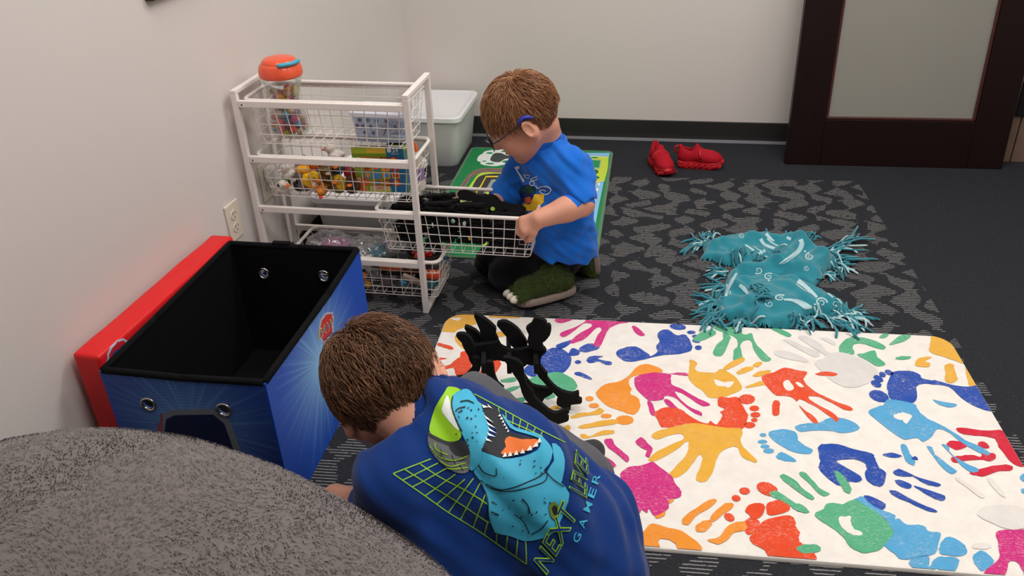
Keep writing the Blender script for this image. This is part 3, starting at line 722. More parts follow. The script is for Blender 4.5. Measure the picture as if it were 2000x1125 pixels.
rprint('M', cC, [(133, 325), (200, 285), (290, 275), (370, 248), (430, 290), (510, 350), (560, 430), (595, 480), (580, 522), (500, 547), (495, 602), (420, 652), (385, 662), (345, 612), (330, 640), (290, 615), (270, 645), (240, 600), (180, 500), (130, 400)], [(0, 82), (30, 70), (60, 75), (95, 130), (150, 170), (192, 220), (175, 252), (110, 192), (40, 142)], [(243, 92), (285, 60), (330, 100), (372, 145), (350, 213), (318, 197), (330, 160), (290, 140)], [(-20, 200), (60, 240), (92, 275), (70, 292), (0, 242)], name=H)

# prints that lie under the crouching child
def inpoly(p, A):
    c = False
    for i in range(len(A)):
        a, b = A[i], A[(i+1) % len(A)]
        if (a[1] > p[1]) != (b[1] > p[1]) and p[0] < (b[0]-a[0])*(p[1]-a[1])/(b[1]-a[1])+a[0]: c = not c
    return c
UNDER = [(690, 1000), (760, 890), (860, 820), (930, 830), (1080, 900), (1225, 975), (1215, 1125), (780, 1125)]
def toscreen(p):
    d = p-EYE; z = d.dot(FW); return (1000+F_PX*d.dot(RT)/z, 562.5-F_PX*d.dot(UP)/z)
RUG_W = RUG_I.inverted()
for o in list(rug.children):
    if not o.name.startswith(('handprint', 'footprint')): continue
    for dx, dy in ((-.80, .02), (-.62, -.30), (-.45, -.12)):
        if all(.01 < v.co.x+dx < RGW-.01 and -RGD+.01 < v.co.y+dy < -.01 and inpoly(toscreen(RUG_W @ (v.co+Vector((dx, dy, 0)))), UNDER) for v in o.data.vertices):
            c = o.copy(); link(c, rug); c.location = (dx, dy, .0016 if dx > -.7 else .0001); break

# ------------------------------------------------------------------ town play mat behind the kneeling child
tl, tr, lf = onz((921, 289)), onz((1198, 297)), onz((862, 386))
ang = math.atan2(tr.y-tl.y, tr.x-tl.x); mw = (tr-tl).length
side = (lf-tl).normalized()
PMD = 1.13
mat_o = empty('town_play_mat', tl, ang)
tag(mat_o, 'green play mat printed with roads, railway and town', 'play mat')
PM_I = (Matrix.Translation(tl) @ Matrix.Rotation(ang, 4, 'Z')).inverted()
mat_slab('felt_base', mw, PMD, .03, .006, plush('mat_edge_green', S(88, 128, 96)), mat_o, .003)
cM = crop(830, 270, 5.128)
PMC = {k: M_('mat_'+k, S(*c), .85, .1, 60, .1, 300, .2) for k, c in dict(green=(38, 134, 78), grass=(40, 150, 86), lime=(192, 218, 74), road=(60, 62, 60), line=(238, 204, 60), grey=(158, 164, 162), white=(232, 238, 236), dark=(72, 80, 76), rail=(150, 132, 118), sleeper=(88, 60, 52), water=(136, 192, 232), tree=(36, 112, 62), sand=(240, 226, 170)).items()}
npm = [0]
def mprint(c, polys, sp=3, local=False):
    npm[0] += 1; z = .0063+npm[0]*.00005; out = []
    for p in polys:
        q = spline(p, sp) if sp else p
        if local: out.append(q); continue
        L = [(PM_I @ onz(a, .006)) for a in cM(q)]; L = [(v.x, v.y) for v in L]
        L = clip_poly(L, [(x+.006, y-.006) for x, y in rounded_rect(mw-.012, PMD-.012, .026, 4)])
        if len(L) > 2: out.append(L)
    for L in out: flat_print('printed_area', [L], lambda p: Vector((p[0], p[1], z)), PMC[c], mat_o)
mprint('green', [[(x+.012, y-.012) for x, y in rounded_rect(mw-.024, PMD-.024, .022, 4)]], 0, True)
mprint('lime', [[(480, 430), (560, 350), (720, 335), (1000, 320), (1300, 330), (1640, 300), (1640, 1000), (1300, 1150), (700, 1150), (250, 760), (330, 650)]])
mprint('rail', [strokep(spline([(150, 830), (250, 690), (330, 560), (400, 450), (460, 370), (540, 332), (640, 320), (760, 324), (900, 305)], 4, False), 44)], 0)
for o_ in (-9, 9):
    mprint('sleeper', [strokep(spline([(150+o_, 830), (250+o_, 690), (330+o_, 560), (400+o_, 450), (460+o_, 370+o_), (540, 332+o_), (640, 320+o_), (760, 324+o_), (900, 305+o_)], 4, False), 7)], 0)
mprint('road', [[(300, 830), (370, 690), (440, 560), (510, 420), (570, 372), (700, 355), (900, 360), (1200, 360), (1200, 560), (1000, 1000), (500, 1000)]])
mprint('line', [strokep([(500, 560), (560, 480), (612, 385), (845, 384), (1000, 384)], 14), strokep([(420, 566), (575, 572)], 13), strokep([(500, 548), (520, 556)], 16), strokep([(640, 618), (735, 622)], 12), strokep([(420, 642), (520, 650)], 12)], 0)
mprint('grey', [[(575, 572), (668, 413), (900, 415), (900, 590)]], 0)
mprint('lime', [[(690, 422), (880, 424), (880, 490), (690, 485)], [(600, 570), (640, 512), (880, 520), (880, 580)]], 0)
mprint('tree', [ellp(733, 458, 14, 32, .3), ellp(797, 458, 14, 30, .3), ellp(705, 528, 15, 18), ellp(756, 528, 13, 15), ellp(740, 560, 10, 22, .3), ellp(680, 560, 9, 18, .3)], 0)
mprint('white', [[(523, 210), (540, 178), (580, 153), (600, 133), (680, 117), (700, 122), (780, 110), (860, 115), (960, 130), (980, 230), (900, 265), (830, 262), (760, 272), (700, 282), (600, 272), (553, 255), (562, 240), (528, 230)]])
mprint('dark', [[(653, 215), (690, 155), (760, 150), (810, 170), (870, 182), (870, 202), (800, 210), (750, 240), (690, 238)]])
mprint('grass', [ellp(648, 150, 34, 9), ellp(650, 256, 45, 9), ellp(800, 133, 38, 9), ellp(815, 236, 42, 12), ellp(595, 232, 22, 6)], 0)
mprint('water', [[(1600, 148), (1853, 148), (1842, 186), (1700, 178), (1600, 182)]], 0)
mprint('lime', [[(1600, 184), (1700, 180), (1840, 192), (1832, 300), (1800, 430), (1700, 448), (1600, 450)]], 0)
mprint('sand', [strokep([(1600, 186), (1700, 182), (1842, 192)], 7), strokep([(1600, 452), (1700, 448), (1796, 428)], 7)], 0)
mprint('grey', [[(1640, 212), (1766, 218), (1748, 308), (1640, 300)]], 0)
mprint('grass', [[(1640, 220), (1755, 226), (1742, 296), (1640, 290)], ellp(1700, 196, 38, 8)], 0)
mprint('tree', [ellp(1698, 338, 42, 24), ellp(1698, 396, 54, 15)], 0)
mprint('line', [strokep([(1738, 340), (1790, 342)], 8), strokep([(1745, 396), (1758, 396)], 5)], 0)
mprint('water', [[(1600, 460), (1700, 456), (1792, 436), (1740, 690), (1700, 900), (1600, 900)]], 0)
mprint('white', [ellp(1678, 490, 10, 14), ellp(1742, 462, 12, 14), [(1680, 530), (1725, 500), (1745, 515), (1715, 540), (1705, 630), (1680, 640)]], 0)
# ------------------------------------------------------------------ white wire drawer rack
RA, RX, RY, RW, RD, RH = -.2012, -.2767, 2.2786, .5471, .2377, .7268
RKM = Matrix.Translation((RX, RY, 0)) @ Matrix.Rotation(RA, 4, 'Z'); RKI = RKM.inverted()
RK_N = RKM.to_3x3() @ Vector((0, 1, 0))
def rk(px, Y):
    """rack-local (X, Y, Z) of a pixel on the upright plane at depth Y in the rack"""
    return RKI @ onpl(px, RKM @ Vector((0, Y, 0)), RK_N)
m_white = M_('white_coated_steel', S(236, 228, 222), .38, .03, 30)
m_dot = M_('hole_dark', S(45, 38, 34), .7, 0)
rack = empty('wire_drawer_rack', (RX, RY, 0), RA)
tag(rack, 'white coated steel rack with four sliding wire drawers', 'rack')
PS = .018
for x in (-RW, -PS):
    for y in (0, RD-PS):
        MB().bbox((x, y, .012), (x+PS, y+PS, RH-.012), .0015).build('post', m_white, rack)
    MB().bbox((x, 0, RH-.0119), (x+PS, RD, RH), .0015).build('top_bar', m_white, rack)
    MB().bbox((x, 0, 0), (x+PS, RD, .0119), .0015).build('foot_bar', m_white, rack)
LV = [.690, .516, .349, .178]
for z in LV:
    for y in (.002, RD-.016):
        r = MB().bbox((-RW+PS+.0003, y, z-.014), (-PS-.0003, y+.014, z+.006), .002).build('runner', m_white, rack)
        MB().ell((-RW+PS+.012, y if y < .1 else y+.014, z-.006), (.003, .0008, .003), 8, 4).build('screw_hole', m_dot, r)
def basket_drawer(x0, z, L=.505, depth=.136):
    y0, y1 = .0175, RD-.0175; zr = z+.0035; x1 = x0+L
    e = bpy.data.objects.new('wire_drawer', None); link(e, rack)
    loop = []
    R_ = .028
    for cx, cy, a0 in ((x1-R_, y1-R_, 0), (x0+R_, y1-R_, PI/2), (x0+R_, y0+R_, PI), (x1-R_, y0+R_, 1.5*PI)):
        for i in range(6):
            a = a0+PI/2*i/5; loop.append((cx+R_*math.cos(a), cy+R_*math.sin(a), zr))
    MB().tube(loop, .0062, 8, closed=True).build('rim', m_white, e, True)
    zb = z-depth; t = .020; r = .00135
    def P(x, y, q): # q 0..1 from rim to floor, side walls taper inwards
        k = t*q
        xx = x0+k+(x-x0)*(L-2*k)/L; yy = y0+k+(y-y0)*(y1-y0-2*k)/(y1-y0)
        return (xx, yy, zr-.004+(zb-zr+.004)*q)
    nx = 14; ny = 5
    for i in range(nx):
        x = x0+.02+(L-.04)*i/(nx-1)
        MB().tube([P(x, y0, 0), P(x, y0, .97), P(x, y0+.008, 1), P(x, y1-.008, 1), P(x, y1, .97), P(x, y1, 0)], r, 5).build('wire', m_white, e)
    for i in range(ny):
        y = y0+.02+(y1-y0-.04)*i/(ny-1)
        MB().tube([P(x0, y, 0), P(x0, y, .97), P(x0+.008, y, 1), P(x1-.008, y, 1), P(x1, y, .97), P(x1, y, 0)], r, 5).build('wire', m_white, e)
    for q in (.27, .53, .78, 1.0):
        MB().tube([P(x0+.01, y0, q), P(x1-.01, y0, q), P(x1, y0+.01, q), P(x1, y1-.01, q), P(x1-.01, y1, q), P(x0+.01, y1, q), P(x0, y1-.01, q), P(x0, y0+.01, q)], r, 5, closed=True).build('wire', m_white, e)
    return e
BX = [-.520, -.515, -.150, -.462]
BF = [.558, .384, .217, .046]
for x0, z in zip(BX, LV): basket_drawer(x0, z)

def rkobj(o):
    """a thing built in rack coordinates stands in the room on its own"""
    o.location = (RX, RY, 0); o.rotation_euler = (0, 0, RA); return o

# ------------------------------------------------------------------ jar of counting beads
def clear_mat(name, tint, rough=.05, gl=.12, op=.0):
    t = NT(name); tr = t.n('ShaderNodeBsdfTransparent'); tr.inputs[0].default_value = (*tint, 1)
    g = t.n('ShaderNodeBsdfGlossy'); g.inputs['Roughness'].default_value = rough; g.inputs[0].default_value = (1, 1, 1, 1)
    d = t.n('ShaderNodeBsdfDiffuse'); d.inputs[0].default_value = (.85, .87, .88, 1)
    lw = t.n('ShaderNodeLayerWeight'); lw.inputs['Blend'].default_value = .35
    m1 = t.n('ShaderNodeMixShader'); t.l(t.math('ADD', t.math('MULTIPLY', lw.outputs['Fresnel'], .45), gl*.3), m1.inputs[0]); t.l(tr.outputs[0], m1.inputs[1]); t.l(g.outputs[0], m1.inputs[2])
    m2 = t.n('ShaderNodeMixShader'); m2.inputs[0].default_value = op; t.l(m1.outputs[0], m2.inputs[1]); t.l(d.outputs[0], m2.inputs[2])
    t.l(m2.outputs[0], t.out.inputs[0]); return t.m
m_pet = clear_mat('clear_pet', (.97, .98, .98), .06, .10, .02)
m_film = clear_mat('clear_film', (.93, .94, .95), .12, .35, .10)
JX, JY, JZ = -.425, .103, BF[0]+.003
jar = empty('bead_jar'); tag(jar, 'clear jar of bright counting beads with a coral lid', 'jar')
jar.matrix_world = RKM @ Matrix.Translation((JX, JY, JZ))
prof = [(.030, .0), (.050, .003), (.058, .014), (.0595, .035), (.056, .060), (.047, .088), (.0435, .105), (.045, .125), (.052, .15), (.0585, .170), (.0585, .185)]
pr2 = [(p[0], p[1]) for p in spline([(a, b) for a, b in prof], 3, False)]
MB().lathe(pr2+[(r-.0018, z) for r, z in pr2[::-1]], 32, None, False).build('jar_body', m_pet, jar, True)
m_coral = M_('coral_plastic', S(238, 92, 58), .3, .03, coat=.3)
lidp = [(.056, .183), (.063, .186), (.0655, .192), (.065, .205), (.060, .219), (.054, .2255), (.0525, .2262), (.052, .229), (.045, .2365), (.03, .241), (.012, .243), (.001, .2432)]
lo_ = MB().lathe([(r, z) for r, z in spline(lidp, 3, False)], 36).build('screw_lid', m_coral, jar, 'auto')
arc = [(.060*math.cos(a), .060*math.sin(a), .2295) for a in [(-1.25+1.5*i/10) for i in range(11)]]
MB().tube(arc, [.003]+[.0062]*9+[.003], 8).build('carry_handle', M_('aqua_plastic', S(74, 172, 200), .35, .03), lo_, True)
def jr(z): return float(np.interp(z, [p[1] for p in prof], [p[0] for p in prof]))
BEADC = {'magenta': (200, 38, 130), 'sky blue': (70, 160, 190), 'coral red': (226, 74, 66), 'lime green': (190, 200, 50), 'tan': (196, 150, 112), 'yellow': (234, 184, 48), 'plum': (120, 34, 92), 'navy': (48, 62, 104)}
bead_mesh = {}
def bead_shape(k):
    b = MB(); r = .0115
    if k == 0: b.ell((0, 0, 0), (r, r, r), 10, 7)
    elif k == 1: b.bbox((-r*.82,)*3, (r*.82,)*3, .003)
    elif k == 2: b.lathe([(r*.5, -r*.8), (r*.95, -r*.55), (r*.95, r*.55), (r*.5, r*.8)], 10)
    else: b.ell((0, 0, 0), (r*1.3, r*.8, r*.8), 10, 6)
    return b
spots = []; tries = 0
while len(spots) < 150 and tries < 60000:
    tries += 1
    z = .014+random.random()*.125; r = max(0, jr(z)-.0155)
    a = random.random()*2*PI; q = r*math.sqrt(random.random()); p = Vector((q*math.cos(a), q*math.sin(a), z))
    if all((p-s).length > .0185 for s in spots): spots.append(p)
for i, p in enumerate(spots):
    cn = list(BEADC)[i*5 % 8 if i % 3 else (i*3) % 7]; k = i % 4
    if (cn, k) not in bead_mesh:
        o = bead_shape(k).build('counting_bead', M_('bead_'+cn.replace(' ', '_'), S(*BEADC[cn]), .4, .05), None, 'auto'); bead_mesh[(cn, k)] = o.data
    else: o = link(bpy.data.objects.new('counting_bead', bead_mesh[(cn, k)]))
    o.matrix_world = RKM @ Matrix.Translation((JX+p.x, JY+p.y, JZ+p.z)) @ Matrix.Rotation(i*1.3, 4, 'Z') @ Matrix.Rotation(i*.7, 4, 'X')
    tag(o, cn+' counting bead inside the clear jar', 'bead', cn+' beads in the clear jar')

# ------------------------------------------------------------------ lidded tubs
def tub_mat(name, c, alpha):
    t = NT(name); t.base(c); t.set(Roughness=.35); t.b.inputs['Specular IOR Level'].default_value = .45
    tl_ = t.n('ShaderNodeBsdfTranslucent'); tl_.inputs[0].default_value = (*c, 1)
    tr = t.n('ShaderNodeBsdfTransparent'); tr.inputs[0].default_value = (*[min(1, x*1.1) for x in c], 1)
    m = t.n('ShaderNodeMixShader'); m.inputs[0].default_value = .3; t.l(t.b.outputs[0], m.inputs[1]); t.l(tl_.outputs[0], m.inputs[2])
    m2 = t.n('ShaderNodeMixShader'); m2.inputs[0].default_value = alpha; t.l(m.outputs[0], m2.inputs[1]); t.l(tr.outputs[0], m2.inputs[2])
    t.l(m2.outputs[0], t.out.inputs[0]); return t.m
m_tub = tub_mat('milky_plastic', S(236, 238, 237), .16)
m_tublid = M_('milky_lid', S(232, 233, 236), .35, .02)
def rr(w, d, r, z, n=5):
    return [(x-w/2, y+d/2, z) for x, y in rounded_rect(w, d, r, n)]
def loft(rings, capb=True, capt=True):
    k = len(rings[0]); vs = [p for r in rings for p in r]; fs = []
    for j in range(len(rings)-1):
        for i in range(k): fs.append((j*k+i, j*k+(i+1) % k, (j+1)*k+(i+1) % k, (j+1)*k+i))
    if capb: fs.append(tuple(range(k))[::-1])
    if capt: fs.append(tuple((len(rings)-1)*k+i for i in range(k)))
    return MB().add(vs, fs)
def tub(name, label, M, w, d, h, tp=.03, fill=None, group=None):
    e = empty(name); e.matrix_world = M; tag(e, label, 'storage tub', group)
    r = min(w, d)*.13; th = .003
    rings = [rr(w-tp*2, d-tp*2, r, .0), rr(w-tp*1.8, d-tp*1.8, r, .006), rr(w-tp, d-tp, r, h*.5), rr(w-.012, d-.012, r, h-.02)]
    inner = [rr(w-.012-2*th, d-.012-2*th, r-th, h-.02), rr(w-tp-2*th, d-tp-2*th, r-th, h*.5), rr(w-tp*2-2*th, d-tp*2-2*th, r-th, .006)]
    loft(rings+inner).build('body', m_tub, e, 'auto')
    lid = loft([rr(w, d, r, h-.026), rr(w+.006, d+.006, r, h-.024), rr(w+.006, d+.006, r, h-.006), rr(w-.002, d-.002, r, h-.001), rr(w-.012, d-.012, r, h), rr(w-.03, d-.03, r*.8, h-.001), rr(w-.044, d-.044, r*.7, h-.007)]).build('lid', m_tublid, e, 'auto')
    MB().ell((0, 0, h-.007), (.012, .012, .0012), 12, 4).build('mould_mark', m_tublid, lid)
    if fill:
        for z0, z1, c in fill:
            q0 = w-tp*(2-z0/h*2)-2*th-.008; 
            loft([rr(w-tp*2-.02, d-tp*2-.02, r*.8, z0), rr(w-tp*1.6-.02, d-tp*1.6-.02, r*.8, z1)]).build('contents', M_('tub_fill_%d%d%d' % c, S(*c), .8, .35, 25), e)
    return e
MT = Matrix.Rotation(BA, 4, 'Z')
tub('lidded_tub', 'milky plastic tub with white lid beside the green mat', Matrix.Translation((-.318, 3.755, 0)) @ Matrix.Rotation(-.19, 4, 'Z'), .300, .42, .245, .034, [(.008, .05, (196, 158, 160)), (.052, .13, (186, 176, 170)), (.132, .165, (222, 206, 170))], 'milky lidded tubs')
tub('lidded_tub', 'milky plastic tub of pink things behind the wire rack', Matrix.Translation((-.515, 2.875, 0)) @ Matrix.Rotation(-.2, 4, 'Z'), .325, .43, .25, .035, [(.008, .09, (178, 178, 172)), (.092, .19, (226, 176, 186))], 'milky lidded tubs')

# ------------------------------------------------------------------ small tub of googly eyes with a number card
ge = empty('eye_tub'); tag(ge, 'small frosted tub with googly eyes in the top drawer', 'tub')
ge.matrix_world = RKM @ Matrix.Translation((-.125, .112, BF[0]+.003)) @ Matrix.Rotation(-.06, 4, 'Z')
m_frost = tub_mat('frosted_clear', S(226, 230, 238), .84)
gw, gd, gh = .165, .115, .092
rings = [rr(gw-.02, gd-.02, .012, 0), rr(gw-.006, gd-.006, .014, gh*.86), rr(gw-.010, gd-.010, .012, gh*.86), rr(gw-.024, gd-.024, .010, .002)]
loft(rings).build('body', m_frost, ge, 'auto')
gl = loft([rr(gw, gd, .015, gh*.86), rr(gw+.004, gd+.004, .016, gh*.89), rr(gw+.002, gd+.002, .015, gh*.985), rr(gw-.01, gd-.01, .012, gh)]).build('lid', tub_mat('frosted_lid', S(232, 234, 242), .12), ge, 'auto')
MB().bbox((-.008, -.006, gh), (.008, .004, gh+.0012), .0005).build('lid_tab', m_dot, gl)
m_eyew = M_('eye_white', S(236, 236, 238), .3, 0); m_eyes = {k: M_('eye_'+k, S(*c), .25, 0) for k, c in dict(black=(26, 28, 34), blue=(66, 148, 190), brown=(84, 66, 60), ink=(34, 48, 66)).items()}
for i, (x, z, k) in enumerate(((-.052, .064, 'ink'), (-.027, .065, 'blue'), (-.001, .065, 'blue'), (.030, .065, 'brown'), (-.062, .045, 'black'), (-.045, .044, 'ink'), (-.020, .044, 'ink'), (-.040, .026, 'black'), (-.014, .026, 'black'), (.055, .05, 'black'))):
    o = empty('googly_eye'); o.matrix_world = ge.matrix_world @ Matrix.Translation((x*1.05, -gd/2+.0165, z))
    tag(o, k.replace('ink', 'dark blue')+' googly eye in the small frosted tub', 'googly eye', k.replace('ink', 'dark blue')+' googly eyes in the frosted tub')
    MB().ell((0, 0, 0), (.0088, .0025, .0088), 14, 6).build('eye_white', m_eyew, o, True)
    MB().ell((.0008, -.0022, .0005), (.0058, .0012, .0058), 14, 5).build('pupil', m_eyes[k], o, True)
nc = empty('number_card'); nc.matrix_world = ge.matrix_world @ Matrix.Translation((.022, -gd/2+.018, .008)); tag(nc, 'cream card printed with a seven in the frosted tub', 'card')
MB().bbox((-.019, 0, 0), (.019, .002, .046), .0006).build('card', M_('cream_card', S(236, 226, 216), .6, .03), nc)
text_print('numeral', '7', [(-.009, .010), (.009, .010), (.009, .036), (-.009, .036)], lambda p: Vector((p[0], -.0004, p[1])), m_dot, nc)

# ------------------------------------------------------------------ number puzzle box standing in the second drawer
pb = empty('puzzle_box'); tag(pb, 'green and blue number puzzle box standing in the second drawer', 'puzzle box')
PBM = RKM @ Matrix.Translation((-.217, .070, BF[1]+.006)) @ Matrix.Rotation(.02, 4, 'Z') @ Matrix.Rotation(-.03, 4, 'Y'); pb.matrix_world = PBM
pw, ph, pd = .168, .138, .052
PC = {k: M_('card_'+k, S(*c), .45, .05, 50) for k, c in dict(green=(134, 164, 46), lime=(178, 196, 60), blue=(36, 112, 160), teal=(46, 132, 158), orange=(226, 104, 44), amber=(232, 160, 52), cream=(236, 214, 172), red=(186, 52, 44), brown=(120, 76, 44), white=(236, 234, 228), yellow=(240, 196, 70), sky=(84, 150, 206)).items()}
MB().bbox((0, 0, 0), (pw, pd, ph), .0015).build('carton', PC['green'], pb)
def pf(polys, c, lay=0): # front print, coordinates in millimetres from the lower left
    for q in polys: flat_print('front_print', [[(x/1000, y/1000) for x, y in q]], lambda p: Vector((p[0], -.0004-lay*.0003, p[1])), PC[c], pb)
sq = lambda x, y, w, h: [(x, y), (x+w, y), (x+w, y+h), (x, y+h)]
pf([sq(112, 1, 55, 148)], 'blue'); pf([sq(1, 128, 110, 21)], 'lime'); pf([sq(50, 131, 60, 14)], 'yellow', 1)
pf([sq(1, 1, 34, 20), sq(40, 1, 70, 8)], 'lime', 1)
cc = ['orange', 'amber', 'red', 'sky', 'teal', 'brown', 'amber', 'orange', 'sky', 'amber', 'red', 'orange']
k = 0
for r_ in range(4):
    for c_ in range(4):
        if r_ == 0 and c_ == 0: continue
        pf([sq(30+c_*30, 22+r_*25, 25, 21)], cc[(k*5) % 12], 1)
        pf([spline([(35+c_*30, 27+r_*25), (35+c_*30, 38+r_*25), (43+c_*30, 41+r_*25), (50+c_*30, 35+r_*25), (48+c_*30, 26+r_*25)], 3)], cc[(k*7+4) % 12], 2); k += 1
pf([spline([(4, 24), (2, 42), (10, 52), (28, 50), (44, 44), (46, 30), (36, 22), (16, 20)], 3)], 'orange', 2)
pf([ellp(12, 44, 5.5, 5.5)], 'white', 3); pf([ellp(12.5, 44, 2.5, 2.5)], 'brown', 4); pf([ellp(29, 46, 3, 3)], 'brown', 3)
pf([spline([(10, 2), (8, 14), (14, 20), (28, 18), (32, 4)], 3)], 'orange', 2)
pf([ellp(20, 108, 15, 9)], 'cream', 3)
pf([sq(44, 8, 64, 13)], 'cream', 3)
fm = lambda lay: (lambda p: Vector((p[0]/1000, -.0004-lay*.0003, p[1]/1000)))
text_print('lettering', 'NUMBERS', [(50, 11), (103, 11), (103, 18.5), (50, 18.5)], fm(4), PC['red'], pb, .008)
text_print('lettering', '24', [(132, 133), (150, 133), (150, 146), (132, 146)], fm(2), PC['white'], pb, .008)
text_print('lettering', 'PIECES', [(128, 126), (151, 126), (151, 130), (128, 130)], fm(2), PC['white'], pb)
flat_print('badge', [[(x/1000, y/1000) for x, y in ellp(122, 139, 7, 7)]], fm(2) if False else (lambda p: Vector((p[0], -.001, p[1]))), PC['white'], pb)
for y0, c in ((.006, 'blue'), (.03, 'lime')):
    flat_print('side_print', [[(y0, .004), (y0+.018, .004), (y0+.018, ph-.004), (y0, ph-.004)]], lambda p: Vector((pw+.0004, p[0], p[1])), PC[c], pb)
flat_print('top_print', [[(.002, .004), (pw-.05, .004), (pw-.05, pd-.004), (.002, pd-.004)]], lambda p: Vector((p[0], p[1], ph+.0004)), PC['brown'], pb)
# glue bottle standing behind the box
gb = empty('glue_bottle'); gb.matrix_world = RKM @ Matrix.Translation((-.035, .135, BF[1]+.003)); tag(gb, 'cream squeeze bottle behind the number puzzle box', 'bottle')
MB().lathe(spline([(.018, 0), (.0195, .004), (.0195, .09), (.017, .105), (.008, .115), (.006, .125)], 3, False), 18).build('body', M_('cream_bottle', S(232, 222, 208), .35, .03), gb, 'auto')
MB().lathe([(.0198, .03), (.0198, .07)], 18, None, False).build('label_band', M_('violet_band', S(150, 120, 170), .5, .2), gb)
MB().lathe([(.0075, .123), (.0075, .135), (.003, .15)], 12).build('cap', PC['orange'], gb, 'auto')

# ------------------------------------------------------------------ rubber bath animals in the second drawer
def duck_mesh():
    s = SDF()
    s.ell((0, 0, .020), (.027, .022, .0195), None, .008); s.ell((-.022, 0, .029), (.012, .010, .008), None, .010)
    s.ell((.016, 0, .046), (.0175, .0165, .0165), None, .007); s.half((0, 0, .002), (0, 0, 1), .002)
    for sg in (-1, 1): s.ell((-.004, sg*.020, .024), (.015, .005, .010), None, .005)
    return s.mesh('body', .0022, None)
dk = duck_mesh(); DUCK = dk.data; bpy.data.objects.remove(dk)
bk = MB().ell((.036, 0, .042), (.010, .009, .0045), 12, 6).build('bill', None, None, True); BILL = bk.data; bpy.data.objects.remove(bk)
ey = MB(); ey.ell((.0285, .0095, .051), (.0022, .0022, .0030), 8, 5); EYE_L = ey.build('eye', None, None, True); EYEM = EYE_L.data; bpy.data.objects.remove(EYE_L)
ey = MB(); ey.ell((.0285, -.0095, .051), (.0022, .0022, .0030), 8, 5); EYE_L = ey.build('eye', None, None, True); EYEM2 = EYE_L.data; bpy.data.objects.remove(EYE_L)
def duck(px, Y, colr, label, bill=(236, 120, 40), sc=1.0, yaw=0, tilt=0, roll=0, hat=None, dz=0, spots_=None):
    sc *= .92; P = rk(px, max(Y, .032+.030*sc)); P.z = max(P.z, BF[1]+.005+.028*sc); P.x = max(P.x, BX[1]+.062*sc); P.y = min(P.y, .155)
    e = empty('rubber_duck'); e.matrix_world = RKM @ Matrix.Translation((P.x, P.y, P.z-.028*sc+dz)) @ Matrix.Rotation(yaw, 4, 'Z') @ Matrix.Rotation(tilt, 4, 'Y') @ Matrix.Rotation(roll, 4, 'X') @ Matrix.Scale(sc, 4)
    tag(e, label, 'rubber duck', 'rubber ducks in the second drawer')
    cm = M_('rubber_%d_%d_%d' % colr, S(*colr), .42, .06, 60)
    def part(n, me, m):
        o = link(bpy.data.objects.new(n, me.copy() if me.materials and me.materials[0] != m else me), e)
        if not o.data.materials: o.data = me.copy(); o.data.materials.append(m)
        else: o.data.materials[0] = m
        return o
    part('body', DUCK, cm); part('bill', BILL, M_('bill_%d_%d_%d' % bill, S(*bill), .4, .04))
    part('eye', EYEM, m_eyes['black']); part('eye', EYEM2, m_eyes['black'])
    if hat:
        b = MB(); b.lathe([(.001, .070), (.010, .069), (.013, .058), (.0135, .0555), (.021, .0545), (.021, .053), (.008, .0525)], 18, Matrix.Translation((.015, 0, 0)))
        b.build('hat', M_('hat_%d_%d_%d' % hat, S(*hat), .6, .05), e, 'auto')
    if spots_:
        sm = M_('patch_%d_%d_%d' % spots_, S(*spots_), .45, 0)
        for c, r in (((-.006, -.018, .026), (.009, .007, .006)), ((.010, -.012, .055), (.005, .006, .007)), ((-.016, .010, .028), (.008, .008, .006)), ((.004, .016, .022), (.008, .008, .006))):
            MB().ell(c, r, 10, 6).build('patch', sm, e, True)
    return e
kK = lambda x, y: (500+x/6.06, 270+y/6.06)
duck(kK(625, 475), .052, (244, 190, 24), 'plain yellow rubber duck largest at the front of the second drawer', sc=1.15, yaw=-.5, tilt=.25)
duck(kK(1025, 525), .055, (236, 184, 30), 'yellow rubber duck beside the number puzzle box', sc=1.0, yaw=-1.9)
duck(kK(400, 395), .085, (228, 220, 212), 'white rubber duck with black stripes upright at the drawer end', sc=1.05, yaw=-2.2, spots_=(24, 24, 26), bill=(226, 200, 190))
duck(kK(345, 520), .06, (226, 216, 206), 'white rubber duck lying low with black patches and orange bill', sc=.95, yaw=-.3, roll=.7, spots_=(28, 26, 26))
duck(kK(245, 498), .10, (46, 138, 48), 'green rubber duck at the wall end of the drawer', sc=.8, yaw=1.2)
duck(kK(470, 590), .06, (30, 28, 30), 'black rubber duck under the white striped one', sc=.85, yaw=2.2, roll=.6)
duck(kK(590, 630), .05, (104, 92, 92), 'grey rubber duck on the drawer floor under the yellow one', sc=1.05, yaw=2.6)
duck(kK(820, 425), .085, (128, 104, 56), 'olive brown rubber duck with a wide hat', sc=1.1, yaw=-.9, hat=(116, 92, 44), bill=(220, 190, 170))
duck(kK(1080, 385), .10, (150, 30, 44), 'dark red rubber duck tipped behind the small yellow one', sc=1.15, yaw=.4, tilt=.7)
duck(kK(945, 345), .125, (34, 78, 92), 'deep teal rubber duck at the back of the drawer', sc=1.15, yaw=-1.2)
duck(kK(780, 318), .125, (24, 24, 26), 'black and white rubber duck in the middle of the pile', sc=1.05, yaw=-.6, spots_=(214, 214, 214))
duck(kK(655, 275), .13, (222, 100, 36), 'orange rubber duck lying on top of the pile', sc=1.1, yaw=.3, roll=.8)
duck(kK(940, 185), .15, (234, 222, 214), 'white rubber duck peeping above the drawer rail', sc=1.05, yaw=PI, bill=(224, 130, 110))
duck(kK(540, 300), .11, (120, 52, 120), 'purple rubber duck behind the striped one', sc=.8, yaw=1)
duck(kK(1145, 590), .06, (74, 52, 42), 'dark brown rubber duck against the puzzle box', sc=1.1, yaw=-1.4)
